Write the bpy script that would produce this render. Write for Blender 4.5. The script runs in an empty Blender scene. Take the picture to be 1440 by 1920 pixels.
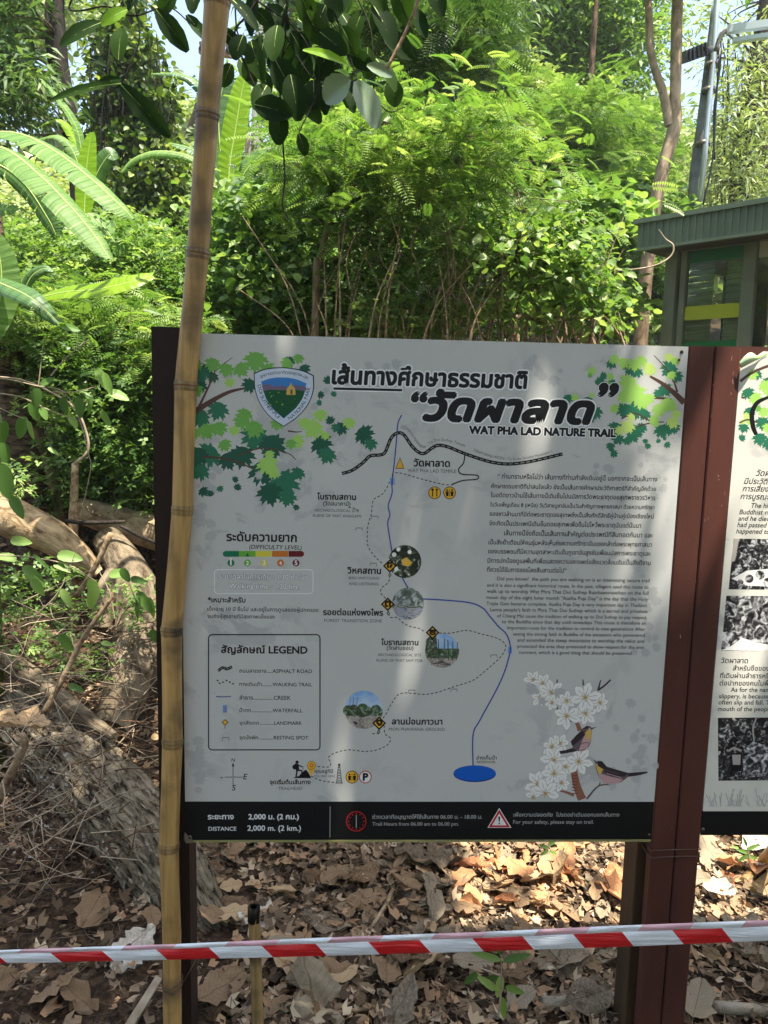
import bpy, math, random
import numpy as np
from mathutils import Vector, Matrix
R = math.radians
scene = bpy.context.scene
COL = scene.collection

# ------------------------------------------------------------------ camera, world, sun, exposure
FPX = 1440.0
CAM_Z = 1.72
CAM = Vector((0, 0, CAM_Z))
dn = Vector((-246 / FPX, -10520 / FPX, -1.0)).normalized()      # world down, seen from the camera
upc = -dn
fw = Vector((0, 0, -1)); fwd = (fw - upc * fw.dot(upc)).normalized()
rtc = fwd.cross(upc).normalized()
# camera -> world : rows are world axes expressed in camera coordinates
M3 = Matrix((rtc, fwd, upc))
cam_data = bpy.data.cameras.new('camera'); cam = bpy.data.objects.new('camera', cam_data); COL.objects.link(cam)
cam.matrix_world = Matrix.Translation(CAM) @ M3.to_4x4()
cam_data.sensor_fit = 'VERTICAL'; cam_data.sensor_height = 36.0; cam_data.lens = 27.0
cam_data.clip_start = 0.05; cam_data.clip_end = 600
scene.camera = cam

SUN = Vector((0.17, -0.235, 0.95)).normalized()                  # towards the sun
world = bpy.data.worlds.new('World'); scene.world = world; world.use_nodes = True
wn = world.node_tree; wn.nodes.clear()
sky = wn.nodes.new('ShaderNodeTexSky'); sky.sky_type = 'NISHITA'; sky.sun_disc = False
sky.sun_elevation = math.asin(SUN.z); sky.sun_rotation = math.atan2(SUN.x, SUN.y)
sky.air_density = 1.0; sky.dust_density = 3.0; sky.ozone_density = 1.0
bg = wn.nodes.new('ShaderNodeBackground'); bg.inputs[1].default_value = 0.15
wo = wn.nodes.new('ShaderNodeOutputWorld')
wn.links.new(sky.outputs[0], bg.inputs[0]); wn.links.new(bg.outputs[0], wo.inputs[0])
sl = bpy.data.lights.new('sun', 'SUN'); sl.energy = 5.0; sl.angle = R(0.53); sl.color = (1.0, 0.93, 0.82)
so = bpy.data.objects.new('sun', sl); COL.objects.link(so)
so.rotation_euler = SUN.to_track_quat('Z', 'Y').to_euler()
scene.view_settings.view_transform = 'Standard'; scene.view_settings.look = 'None'
scene.view_settings.gamma = 1.0; scene.view_settings.use_curve_mapping = False
scene.view_settings.exposure = 1.6
scene.render.engine = 'CYCLES'
scene.cycles.max_bounces = 6; scene.cycles.diffuse_bounces = 4; scene.cycles.transmission_bounces = 5
scene.cycles.glossy_bounces = 2; scene.cycles.transparent_max_bounces = 8
scene.cycles.use_denoising = True
scene.cycles.sample_clamp_indirect = 6.0

# ------------------------------------------------------------------ picking points
def ray(px, py):
    c = Vector(((px - 720) / FPX, -(py - 960) / FPX, -1.0))
    return M3 @ c
def at(px, py, Y):
    r = ray(px, py); return CAM + r * (Y / r.y)
def pxm(n, Y): return n * Y / FPX * 1.0           # n photo pixels at depth Y, in metres
def sstep(a, b, x):
    t = min(1, max(0, (x - a) / (b - a))); return t * t * (3 - 2 * t)
def hgt(x, y):
    t = max(0.0, y - 3.0)
    z = 0.24 * t * t / (t + 1.2)
    z += 0.62 * sstep(-0.3, -1.7, x) * sstep(3.0, 5.2, y)
    z += 0.025 * math.sin(x * 2.3 + 1.1) * math.cos(y * 1.9) + 0.012 * math.sin(x * 7.1 + y * 5.3) + 0.008 * math.sin(x * 13.7 - y * 11.3)
    return z
def gp(px, py, lift=0.0):
    r = ray(px, py); lo = 0.5
    y = 0.6
    while y < 80:
        p = CAM + r * (y / r.y)
        if p.z <= hgt(p.x, p.y) + lift: return p
        y += 0.01 + y * 0.002
    return CAM + r * (80 / r.y)

# ------------------------------------------------------------------ materials
def C(r, g, b, a=1.0):
    f = lambda v: (v / 255 / 12.92) if v / 255 <= 0.04045 else ((v / 255 + 0.055) / 1.055) ** 2.4
    return (f(r), f(g), f(b), a)
MATS = {}
def new_mat(name):
    m = bpy.data.materials.new(name); m.use_nodes = True; nt = m.node_tree; nt.nodes.clear()
    out = nt.nodes.new('ShaderNodeOutputMaterial'); MATS[name] = m
    return m, nt, out
def plain(name, col, rough=0.6, spec=0.3, metal=0.0, noise=0.0, nscale=20.0, bump=0.0, bscale=60.0, col2=None, stretch=(1, 1, 1), detail=4):
    if name in MATS: return MATS[name]
    m, nt, out = new_mat(name); N = nt.nodes; L = nt.links
    b = N.new('ShaderNodeBsdfPrincipled'); b.inputs['Roughness'].default_value = rough
    b.inputs['Specular IOR Level'].default_value = spec; b.inputs['Metallic'].default_value = metal
    b.inputs['Base Color'].default_value = col
    L.new(b.outputs[0], out.inputs[0])
    if noise or bump or col2:
        tc = N.new('ShaderNodeTexCoord'); mp = N.new('ShaderNodeMapping'); mp.inputs['Scale'].default_value = stretch
        L.new(tc.outputs['Object'], mp.inputs[0])
    if noise or col2:
        t = N.new('ShaderNodeTexNoise'); t.inputs['Scale'].default_value = nscale; t.inputs['Detail'].default_value = detail
        L.new(mp.outputs[0], t.inputs[0])
        r = N.new('ShaderNodeValToRGB'); r.color_ramp.elements[0].position = 0.35; r.color_ramp.elements[1].position = 0.65
        c2 = col2 or tuple(c * (1 - noise) for c in col[:3]) + (1,)
        r.color_ramp.elements[0].color = c2; r.color_ramp.elements[1].color = col
        L.new(t.outputs[0], r.inputs[0]); L.new(r.outputs[0], b.inputs['Base Color'])
    if bump:
        t2 = N.new('ShaderNodeTexNoise'); t2.inputs['Scale'].default_value = bscale; t2.inputs['Detail'].default_value = 5
        L.new(mp.outputs[0], t2.inputs[0])
        bp_ = N.new('ShaderNodeBump'); bp_.inputs['Strength'].default_value = bump; bp_.inputs['Distance'].default_value = 0.01
        L.new(t2.outputs[0], bp_.inputs['Height']); L.new(bp_.outputs[0], b.inputs['Normal'])
    return m
def leaf_mat(name, stops, trans=0.45, rough=0.45, spec=0.35, tcol=None):
    """stops: list of colours picked by the per-leaf value 'v'"""
    if name in MATS: return MATS[name]
    m, nt, out = new_mat(name); N = nt.nodes; L = nt.links
    a = N.new('ShaderNodeAttribute'); a.attribute_name = 'v'
    r = N.new('ShaderNodeValToRGB'); cr = r.color_ramp
    while len(cr.elements) < len(stops): cr.elements.new(0.5)
    for i, s in enumerate(stops):
        cr.elements[i].position = i / (len(stops) - 1); cr.elements[i].color = s
    L.new(a.outputs['Fac'], r.inputs[0])
    b = N.new('ShaderNodeBsdfPrincipled'); b.inputs['Roughness'].default_value = rough; b.inputs['Specular IOR Level'].default_value = spec
    L.new(r.outputs[0], b.inputs['Base Color'])
    t = N.new('ShaderNodeBsdfTranslucent')
    mx = N.new('ShaderNodeMix'); mx.data_type = 'RGBA'; mx.blend_type = 'MULTIPLY'; mx.inputs[0].default_value = 1.0
    L.new(r.outputs[0], mx.inputs[6]); mx.inputs[7].default_value = tcol or (1.2, 1.25, 0.62, 1)
    L.new(mx.outputs[2], t.inputs[0])
    ms = N.new('ShaderNodeMixShader'); ms.inputs[0].default_value = trans
    L.new(b.outputs[0], ms.inputs[1]); L.new(t.outputs[0], ms.inputs[2]); L.new(ms.outputs[0], out.inputs[0])
    return m

# ------------------------------------------------------------------ objects
ORG = {}
def props(o, label=None, cat=None, group=None, kind=None):
    if label: o['label'] = label
    if cat: o['category'] = cat
    if group: o['group'] = group
    if kind: o['kind'] = kind
    return o
def empty(name, loc, label, cat, group=None):
    o = bpy.data.objects.new(name, None); COL.objects.link(o); o.location = loc; o.empty_display_size = 0.1
    ORG[o.name] = Vector(loc); return props(o, label, cat, group)
def link_mesh(name, me, parent=None, org=None):
    o = bpy.data.objects.new(name, me); COL.objects.link(o)
    if parent is not None:
        o.parent = parent; ORG[o.name] = ORG[parent.name]
    else:
        o.location = org or (0, 0, 0); ORG[o.name] = Vector(o.location)
    return o
class MB:
    def __init__(s): s.v = []; s.f = []; s.mi = []; s.sm = []; s.va = []
    def add(s, vs, fs, mi=0, smooth=False, val=0.5):
        k = len(s.v); s.v += [tuple(p) for p in vs]
        for f in fs: s.f.append(tuple(i + k for i in f)); s.mi.append(mi); s.sm.append(smooth); s.va.append(val)
    def box(s, o, ax, ay, az, mi=0, val=0.5):
        o = Vector(o); ax = Vector(ax); ay = Vector(ay); az = Vector(az)
        v = [o, o + ax, o + ax + ay, o + ay, o + az, o + ax + az, o + ax + ay + az, o + ay + az]
        s.add(v, [(0, 3, 2, 1), (4, 5, 6, 7), (0, 1, 5, 4), (1, 2, 6, 5), (2, 3, 7, 6), (3, 0, 4, 7)], mi, False, val)
    def tube(s, pts, rad, n=8, mi=0, cap=True, val=0.5, smooth=True, jit=0.0, rng=None):
        pts = [Vector(p) for p in pts]
        if not hasattr(rad, '__len__'): rad = [rad] * len(pts)
        d0 = (pts[1] - pts[0]).normalized(); a = Vector((0, 0, 1)) if abs(d0.z) < 0.9 else Vector((1, 0, 0))
        u = d0.cross(a).normalized(); vs = []
        for i, p in enumerate(pts):
            d = (pts[min(i + 1, len(pts) - 1)] - pts[max(i - 1, 0)]).normalized()
            u = (u - d * u.dot(d)).normalized(); w = d.cross(u)
            for k in range(n):
                t = 2 * math.pi * k / n; r = rad[i]
                if jit: r *= 1 + jit * (rng.random() * 2 - 1)
                vs.append(p + (u * math.cos(t) + w * math.sin(t)) * r)
        fs = []
        for i in range(len(pts) - 1):
            for k in range(n):
                k2 = (k + 1) % n; fs.append((i * n + k, i * n + k2, (i + 1) * n + k2, (i + 1) * n + k))
        s.add(vs, fs, mi, smooth, val)
        if cap:
            b = len(s.v) - len(vs)
            s.f.append(tuple(b + k for k in reversed(range(n)))); s.mi.append(mi); s.sm.append(False); s.va.append(val)
            b2 = b + (len(pts) - 1) * n
            s.f.append(tuple(b2 + k for k in range(n))); s.mi.append(mi); s.sm.append(False); s.va.append(val)
    def build(s, name, mats, parent=None, org=None, attr=False):
        if not isinstance(mats, (list, tuple)): mats = [mats]
        o_ = ORG[parent.name] if parent is not None else Vector(org or (0, 0, 0))
        me = bpy.data.meshes.new(name)
        me.from_pydata([(p[0] - o_.x, p[1] - o_.y, p[2] - o_.z) for p in s.v], [], s.f)
        for m in mats: me.materials.append(m)
        me.polygons.foreach_set('material_index', s.mi); me.polygons.foreach_set('use_smooth', s.sm)
        if attr:
            at_ = me.attributes.new('v', 'FLOAT', 'FACE'); at_.data.foreach_set('value', s.va)
        me.update()
        return link_mesh(name, me, parent, org)
def spline(pts, n=8):
    """Catmull-Rom through points"""
    P = [Vector(p) for p in pts]; P = [P[0] * 2 - P[1]] + P + [P[-1] * 2 - P[-2]]; out = []
    for i in range(1, len(P) - 2):
        for k in range(n):
            t = k / n
            out.append(0.5 * ((2 * P[i]) + (P[i + 1] - P[i - 1]) * t + (2 * P[i - 1] - 5 * P[i] + 4 * P[i + 1] - P[i + 2]) * t * t + (-P[i - 1] + 3 * P[i] - 3 * P[i + 1] + P[i + 2]) * t ** 3))
    out.append(P[-2]); return out
def lerp(a, b, t): return a + (b - a) * t
def interp(vals, n):
    vals = list(vals); m = len(vals) - 1
    return [lerp(vals[min(int(i / (n - 1) * m), m - 1)], vals[min(int(i / (n - 1) * m), m - 1) + 1], i / (n - 1) * m - min(int(i / (n - 1) * m), m - 1)) for i in range(n)]

# leaf clouds: numpy, one mesh of many leaves
def tmpl_leaf(w=0.42, fold=0.08, droop=0.12):
    v = np.array([[0, 0, 0], [-w / 2, .42, fold], [0, .5, 0], [w / 2, .42, fold], [0, 1, -droop]], float)
    return v, np.array([[0, 3, 4, 2], [0, 2, 4, 1]])
def tmpl_round(w=0.75, fold=0.07, droop=0.15):
    v = np.array([[0, 0, 0], [-w * .38, .12, fold * .7], [-w / 2, .42, fold], [-w * .3, .78, fold * .3], [0, 1, -droop], [w * .3, .78, fold * .3], [w / 2, .42, fold], [w * .38, .12, fold * .7], [0, .4, 0]], float)
    return v, np.array([[0, 8, 2, 1], [8, 4, 3, 2], [8, 6, 5, 4], [0, 7, 6, 8]])
def tmpl_pinnate(pairs=11, ll=0.26, lw=0.055, droop=0.25):
    v = []; f = []
    def q(a, b, c, d):
        k = len(v); v.extend([a, b, c, d]); f.append([k, k + 1, k + 2, k + 3])
    zz = lambda t: -droop * t * t
    q((-.006, 0, 0), (.006, 0, 0), (.004, 1, zz(1)), (-.004, 1, zz(1)))
    for i in range(pairs):
        t = 0.12 + 0.86 * i / (pairs - 1); l = ll * (1 - 0.55 * abs(t - 0.5) ** 1.5 * 2)
        for sgn in (-1, 1):
            z = zz(t)
            q((0, t, z), (sgn * l * .5, t + lw * .9 + l * .1, z + .015), (sgn * l, t + l * .25, z - .03), (sgn * l * .55, t - lw * .35 + l * .1, z))
    return np.array(v, float), np.array(f)
def rotbasis(rng, N, up, dirs=None, dw=0.0):
    n = rng.normal(size=(N, 3)); n /= np.linalg.norm(n, axis=1)[:, None]
    n[:, 2] = np.abs(n[:, 2]) * 1.0; n += np.array([SUN.x, SUN.y, 1.0]) * up; n /= np.linalg.norm(n, axis=1)[:, None]
    d = rng.normal(size=(N, 3))
    if dirs is not None: d = d * (1 - dw) + dirs * dw * 1.5
    d -= n * (d * n).sum(1)[:, None]; d /= np.linalg.norm(d, axis=1)[:, None] + 1e-9
    x = np.cross(d, n)
    return np.stack([x, d, n], axis=1)        # rows
def cloud(name, pts, sizes, tmpl, mat, parent, rng, up=0.6, dirs=None, dw=0.5, vals=None, kind=None, org=None):
    tv, tf = tmpl; N = len(pts)
    B = rotbasis(rng, N, up, dirs, dw if dirs is not None else 0)
    V = np.einsum('kj,njc->nkc', tv, B) * np.asarray(sizes)[:, None, None] + np.asarray(pts)[:, None, :]
    o_ = ORG[parent.name] if parent is not None else Vector(org or (0, 0, 0))
    V = V.reshape(-1, 3) - np.array(o_)
    F = (tf[None] + (np.arange(N) * len(tv))[:, None, None]).reshape(-1, tf.shape[1])
    me = bpy.data.meshes.new(name); me.vertices.add(len(V)); me.vertices.foreach_set('co', V.astype(np.float32).ravel())
    k = F.shape[1]; me.loops.add(F.size); me.loops.foreach_set('vertex_index', F.astype(np.int32).ravel())
    me.polygons.add(len(F)); me.polygons.foreach_set('loop_start', (np.arange(len(F)) * k).astype(np.int32))
    me.polygons.foreach_set('loop_total', np.full(len(F), k, np.int32))
    if vals is None: vals = rng.random(N)
    a = me.attributes.new('v', 'FLOAT', 'FACE'); a.data.foreach_set('value', np.repeat(np.clip(vals, 0, 1), len(tf)).astype(np.float32))
    me.materials.append(mat); me.update(calc_edges=True)
    o = link_mesh(name, me, parent, org)
    if kind: o['kind'] = kind
    return o
def blobs(rng, spec):
    """spec rows: px,py,rx,ry (photo px), depth, ddepth, clusters, leaves per cluster, cluster radius m -> points, outward dirs, cluster centres, cluster value"""
    P = []; D = []; CC = []; VV = []
    for (px, py, rx, ry, Y, dY, nc, nl, cr) in spec:
        for _ in range(nc):
            while True:
                a, b = rng.uniform(-1, 1, 2)
                if a * a + b * b < 1: break
            c = np.array(at(px + a * rx, py + b * ry, Y + rng.uniform(-dY, dY)))
            CC.append(c); cv = rng.random()
            off = rng.normal(size=(nl, 3)); off /= np.linalg.norm(off, axis=1)[:, None] + 1e-9
            rr = cr * rng.random(nl) ** 0.5 * rng.uniform(.6, 1.3)
            q = off * rr[:, None] * np.array([1.15, 1.15, .75])
            P.append(c + q); dd = off.copy(); dd[:, 2] = dd[:, 2] * .5 - .35; D.append(dd)
            VV.append(np.clip(cv * .5 + rng.random(nl) * .5, 0, 1))
    return np.concatenate(P), np.concatenate(D), CC, np.concatenate(VV)
# ------------------------------------------------------------------ sign geometry
uc = Vector(((33690 - 720) / FPX, -(1388 - 960) / FPX, -1.0)); U = M3 @ uc; U.z = 0; U.normalize()
W = Vector((0, 0, -1)); NRM = Vector((U.y, -U.x, 0)); NRM = NRM if NRM.y < 0 else -NRM      # towards the camera
def plane_hit(px, py, o, n):
    r = ray(px, py); return CAM + r * ((o - CAM).dot(n) / r.dot(n))
o_ = Vector((0, 1.0, 1.0)); a_ = plane_hit(336, 630, o_, NRM); b_ = plane_hit(1292, 646, o_, NRM)
k_ = 1.2 / (b_ - a_).length
BO = CAM + (a_ - CAM) * k_            # a point of the board plane
def P(px, py, l=0.0): return plane_hit(px, py, BO, NRM) + NRM * l
BTL = P(336, 630)
def bu(p): return (p - BTL).dot(U)
print('board TL', BTL, 'TR', P(1292, 646), 'BL', P(348, 1578), 'BR', P(1222, 1574))
top_z = (P(336, 628).z + P(1292, 646).z) / 2; bot_z = (P(348, 1576).z + P(1222, 1573).z) / 2
BW = bu(P(1257, 1100)) - bu(P(342, 1100))
x0b = bu(P(342, 1100)); x1b = x0b + BW
def BP(x, z, l=0.0): return Vector((BTL.x, BTL.y, 0)) + U * x + Vector((0, 0, z)) + NRM * l

sheet = None
def sheet_mat(name, base, dark, streaks=True):
    m, nt, out = new_mat(name); N = nt.nodes; L = nt.links
    b = N.new('ShaderNodeBsdfPrincipled'); b.inputs['Roughness'].default_value = 0.33; b.inputs['Specular IOR Level'].default_value = 0.35
    L.new(b.outputs[0], out.inputs[0])
    tc = N.new('ShaderNodeTexCoord')
    t = N.new('ShaderNodeTexNoise'); t.inputs['Scale'].default_value = 9; t.inputs['Detail'].default_value = 6; t.inputs['Roughness'].default_value = .62; t.inputs['Distortion'].default_value = .6
    L.new(tc.outputs['Object'], t.inputs[0])
    r = N.new('ShaderNodeValToRGB'); e = r.color_ramp.elements; e[0].position = .53; e[0].color = base; e[1].position = .60; e[1].color = dark
    L.new(t.outputs[0], r.inputs[0])
    # watermark foliage only towards the sheet's rim
    gr = N.new('ShaderNodeTexNoise'); gr.inputs['Scale'].default_value = 1.4; L.new(tc.outputs['Object'], gr.inputs[0])
    rr = N.new('ShaderNodeValToRGB'); rr.color_ramp.elements[0].position = .45; rr.color_ramp.elements[1].position = .6
    L.new(gr.outputs[0], rr.inputs[0])
    mx = N.new('ShaderNodeMix'); mx.data_type = 'RGBA'; L.new(rr.outputs[0], mx.inputs[0]); mx.inputs[6].default_value = base; L.new(r.outputs[0], mx.inputs[7])
    L.new(mx.outputs[2], b.inputs['Base Color'])
    mp = N.new('ShaderNodeMapping'); mp.inputs['Scale'].default_value = (1, 1, .35); L.new(tc.outputs['Object'], mp.inputs[0])
    t2 = N.new('ShaderNodeTexNoise'); t2.inputs['Scale'].default_value = 4.5; t2.inputs['Detail'].default_value = 1; L.new(mp.outputs[0], t2.inputs[0])
    bm = N.new('ShaderNodeBump'); bm.inputs['Strength'].default_value = .6; bm.inputs['Distance'].default_value = .02
    L.new(t2.outputs[0], bm.inputs['Height']); L.new(bm.outputs[0], b.inputs['Normal'])
    return m
M_SHEET = sheet_mat('printed_sheet', C(202, 202, 196), C(180, 181, 178))
M_BAND = plain('black_print', (0.008, 0.009, 0.009, 1), .35, .35)
M_ALU = plain('sheet_edge', C(150, 146, 96), .5, .3)
M_RED = plain('red_brown_paint', C(92, 52, 42), .5, .3, noise=.0, col2=C(70, 42, 35), nscale=6, bump=.15, bscale=40, stretch=(1, 1, .25))
M_REDB = plain('shade_darkened_brown', C(50, 33, 24), .6, .25, col2=C(38, 27, 20), nscale=7, bump=.15, bscale=50, stretch=(1, 1, .2))  # near-black brown: the left post's shade is put into the colour
M_OLIVE = plain('brown_timber_side', C(88, 66, 44), .6, .3, col2=C(60, 44, 30), nscale=8, bump=.2, stretch=(1, 1, .2))
M_STEEL = plain('screw_steel', C(120, 112, 100), .4, .5, metal=.8)
M_RUST = plain('rusty_screw', C(96, 58, 36), .7, .3)
M_WIRE = plain('rusty_wire', C(92, 70, 58), .6, .4)

def ink(name, col): return plain('ink_' + name, col, .38, .3)
INK = dict(k=ink('black', C(24, 24, 26)), w=ink('white', C(238, 238, 236)), g=ink('grey', C(98, 98, 100)), D=ink('dark_green', C(48, 118, 88)),
           D2=ink('deep_green', C(36, 92, 72)), L=ink('light_green', C(168, 214, 104)), M=ink('mid_green', C(118, 178, 82)), Y=ink('yellow_green', C(196, 222, 118)),
           b=ink('blue', C(52, 74, 158)), o=ink('amber', C(232, 178, 52)), br=ink('branch_brown', C(92, 66, 56)), r=ink('red', C(196, 40, 44)),
           s=ink('sky_blue', C(70, 150, 220)), res=ink('reservoir_blue', C(22, 96, 196)), rd=ink('reservoir_rim', C(14, 60, 140)), wm=ink('pale_grey', C(184, 185, 182)),
           ft=ink('footer_grey', C(170, 170, 168)), cb=ink('bark_pink', C(150, 98, 78)), pk=ink('belly_pink', C(196, 158, 158)), gy=ink('plumage_grey', C(104, 92, 96)),
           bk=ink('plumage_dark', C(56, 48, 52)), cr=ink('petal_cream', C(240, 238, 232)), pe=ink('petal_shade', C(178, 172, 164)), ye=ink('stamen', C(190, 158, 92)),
           t1=ink('level_green', C(22, 120, 84)), t2=ink('level_lime', C(110, 178, 60)), t3=ink('level_yellow', C(224, 210, 70)), t4=ink('level_orange', C(206, 120, 50)), t5=ink('level_maroon', C(110, 34, 40)),
           si=ink('shield_silver', C(206, 218, 232)), em=ink('shield_forest', C(24, 86, 48)), ep=ink('shield_hills', C(120, 104, 130)), sk=ink('shield_sky', C(60, 130, 200)), gd=ink('gold', C(214, 178, 92)))

class Flat:
    """flat print on the sheet: polygons by photo position, each a hair above the one before"""
    def __init__(s, l0=0.00003, step=1.5e-6): s.mb = MB(); s.l = l0; s.st = step; s.mats = []
    def mi(s, c):
        m = INK[c] if isinstance(c, str) else c
        if m not in s.mats: s.mats.append(m)
        return s.mats.index(m)
    def poly(s, pts, c):
        s.l += s.st; n = len(pts)
        s.mb.add([P(x, y, s.l) for x, y in pts], [tuple(range(n))], s.mi(c))
    def fan(s, cx, cy, pts, c):
        s.l += s.st; n = len(pts)
        s.mb.add([P(cx, cy, s.l)] + [P(x, y, s.l) for x, y in pts], [(0, 1 + i, 1 + (i + 1) % n) for i in range(n)], s.mi(c))
    def disc(s, cx, cy, r, c, ry=None, n=28):
        ry = ry or r; s.fan(cx, cy, [(cx + r * math.cos(t * 2 * math.pi / n), cy + ry * math.sin(t * 2 * math.pi / n)) for t in range(n)], c)
    def line(s, pts, w, c, closed=False):
        s.l += s.st; n = len(pts); vs = []
        pp = [Vector(p) for p in pts]
        ws = w if hasattr(w, '__len__') else [w] * n
        for i in range(n):
            a = pp[(i - 1) % n] if closed else pp[max(i - 1, 0)]; b = pp[(i + 1) % n] if closed else pp[min(i + 1, n - 1)]
            d = (b - a); d = d.normalized() if d.length > 1e-6 else Vector((1, 0)); q = Vector((-d.y, d.x)) * ws[i] / 2
            vs += [P(*(pp[i] + q), s.l), P(*(pp[i] - q), s.l)]
        fs = [(2 * i, 2 * i + 1, 2 * i + 3, 2 * i + 2) for i in range(n - 1)]
        if closed: fs.append((2 * n - 2, 2 * n - 1, 1, 0))
        s.mb.add(vs, fs, s.mi(c))
    def dashed(s, pts, w, c, on=5.5, off=3.5):
        pp = [Vector(p) for p in pts]; acc = 0; cur = [pp[0]]; draw = True
        for i in range(len(pp) - 1):
            a, b = pp[i], pp[i + 1]; L = (b - a).length; t = 0
            while t < L:
                rem = (on if draw else off) - acc
                if t + rem > L:
                    acc += L - t; t = L
                    if draw: cur.append(b)
                else:
                    t += rem; q = a.lerp(b, t / L)
                    if draw: cur.append(q); s.line(cur, w, c); s.l -= s.st
                    draw = not draw; acc = 0; cur = [q]
        if draw and len(cur) > 1: s.line(cur, w, c)
    def build(s, name, parent, label=None):
        o = s.mb.build(name, s.mats, parent)
        if label: o['label'] = label
        return o
def cr2(pts, n=6):
    return [(p.x, p.y) for p in spline([Vector((x, y, 0)) for x, y in pts], n)]
def rrect(x0, y0, x1, y1, r, n=5):
    out = []
    for cx, cy, a0 in ((x1 - r, y0 + r, -90), (x1 - r, y1 - r, 0), (x0 + r, y1 - r, 90), (x0 + r, y0 + r, 180)):
        for i in range(n + 1):
            a = R(a0 + 90 * i / n); out.append((cx + r * math.cos(a), cy + r * math.sin(a)))
    return out
MAPLE = [(90, 1), (80, .72), (70, .8), (62, .55), (50, .95), (42, .72), (34, .82), (24, .5), (10, .9), (2, .66), (-8, .72), (-22, .45), (-40, .62), (-52, .42), (-75, .4)]
MAPLE = MAPLE + [(180 - a, r) for a, r in reversed(MAPLE[1:])]
def maple(fl, x, y, r, c, rng):
    a0 = rng.uniform(0, 360) if r < 14 else rng.uniform(-50, 50) + 180
    k = rng.uniform(.85, 1.12)
    fl.fan(x, y, [(x + math.cos(R(a + a0)) * r * k * q, y - math.sin(R(a + a0)) * r * k * q) for a, q in MAPLE], c)

# ---- lettering
TEXTS = []
def T(key, s, x0, y, x1, col='k', bold=0.0, hs=1.0, shear=0.0, outline=None, layer=0.00012, ow=0.0, em=None):
    TEXTS.append(dict(key=key, s=s, x0=x0, y=y, x1=x1, col=col, bold=bold, hs=hs, shear=shear, outline=outline, layer=layer, ow=ow, em=em))
PATHS = []
def TP(key, s, path, h, col='k', bold=0.0): PATHS.append(dict(key=key, s=s, path=path, h=h, col=col, bold=bold))
def clusters(s):
    out = []
    for ch in s:
        if out and (ch in '\u0e31\u0e34\u0e35\u0e36\u0e37\u0e38\u0e39\u0e3a\u0e47\u0e48\u0e49\u0e4a\u0e4b\u0e4c\u0e4d\u0e4e'): out[-1] += ch
        else: out.append(ch)
    return out
def text_meshes(reqs):
    """reqs: list of (string, bold) -> dict of (verts, faces)"""
    objs = {}
    for s, b in set(reqs):
        cu = bpy.data.curves.new('lettering', 'FONT'); cu.body = s; cu.size = 1.0; cu.offset = b; cu.resolution_u = 2 if len(s) > 40 else 3
        o = bpy.data.objects.new('lettering', cu); COL.objects.link(o); objs[(s, b)] = o
    bpy.context.view_layer.update(); dg = bpy.context.evaluated_depsgraph_get(); out = {}
    for k, o in objs.items():
        me = bpy.data.meshes.new_from_object(o.evaluated_get(dg))
        out[k] = ([tuple(v.co) for v in me.vertices], [tuple(p.vertices) for p in me.polygons])
        bpy.data.meshes.remove(me); cu = o.data; bpy.data.objects.remove(o); bpy.data.curves.remove(cu)
    return out
def make_texts(root_of):
    reqs = [(t['s'], 0.0) for t in TEXTS]
    for p in PATHS: reqs += [(c, 0.0) for c in clusters(p['s']) if c.strip()]
    TM = text_meshes(reqs); builders = {}
    def get(key):
        if key not in builders: builders[key] = (MB(), [])
        return builders[key]
    for t in TEXTS:
        mb, mats = get(t['key']); vs, fs = TM[(t['s'], 0.0)]
        if not vs: print('EMPTY TEXT', t['s']); continue
        xs = [v[0] for v in vs]; lo, hi = min(xs), max(xs)
        A = P(t['x0'], t['y']);
        if t['em']: k = t['em'] * 1.95 / FPX
        else: k = ((P(t['x1'], t['y']) - A).dot(U)) / (hi - lo)
        def put(c, layer, dx=0, dy=0):
            m = INK[c]
            if m not in mats: mats.append(m)
            mb.add([A + U * (((v[0] - lo) + v[1] * t['shear']) * k + dx) + Vector((0, 0, 1)) * (v[1] * k * t['hs'] + dy) + NRM * layer for v in vs], fs, mats.index(m))
        if t['outline']:
            w = t['ow'] * 1.95 / FPX
            for i in range(12):
                a = i / 12 * 2 * math.pi; put(t['outline'], t['layer'] - 0.00003 + i * 1.5e-6, w * math.cos(a), w * math.sin(a))
        put(t['col'], t['layer']); bw = (t['bold'] + .012) * k * 1.1
        nb = 8 if t['bold'] > .01 else 4
        for i in range(nb):
            a = (i + .5) / nb * 2 * math.pi; put(t['col'], t['layer'] + (i + 1) * 1.5e-6, bw * math.cos(a), bw * math.sin(a))
    for p in PATHS:
        mb, mats = get(p['key']); cl = clusters(p['s']); ws = []
        for c in cl:
            if not c.strip(): ws.append(.28); continue
            xs = [v[0] for v in TM[(c, 0.0)][0]]; ws.append((max(xs) - min(xs)) + .07)
        pp = [Vector(q) for q in cr2(p['path'], 8)]; seg = [(pp[i + 1] - pp[i]).length for i in range(len(pp) - 1)]; Lt = sum(seg)
        k = Lt / sum(ws); acc = 0; m = INK[p['col']]
        if m not in mats: mats.append(m)
        kh = p['h']
        for c, w in zip(cl, ws):
            mid = (acc + w / 2) * k; acc += w
            if not c.strip(): continue
            d = mid; i = 0
            while i < len(seg) - 1 and d > seg[i]: d -= seg[i]; i += 1
            q = pp[i].lerp(pp[i + 1], d / seg[i]); tg = (pp[i + 1] - pp[i]).normalized(); nn = Vector((tg.y, -tg.x))
            vs, fs = TM[(c, 0.0)]; xs = [v[0] for v in vs]; cx = (min(xs) + max(xs)) / 2
            mb.add([P(*(q + tg * ((v[0] - cx) * k) + nn * (v[1] * kh * FPX / 1.95)), 0.00036) for v in vs], fs, mats.index(m))
    for key, (mb, mats) in builders.items():
        mb.build(key.split('|')[0], mats, root_of(key))
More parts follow.
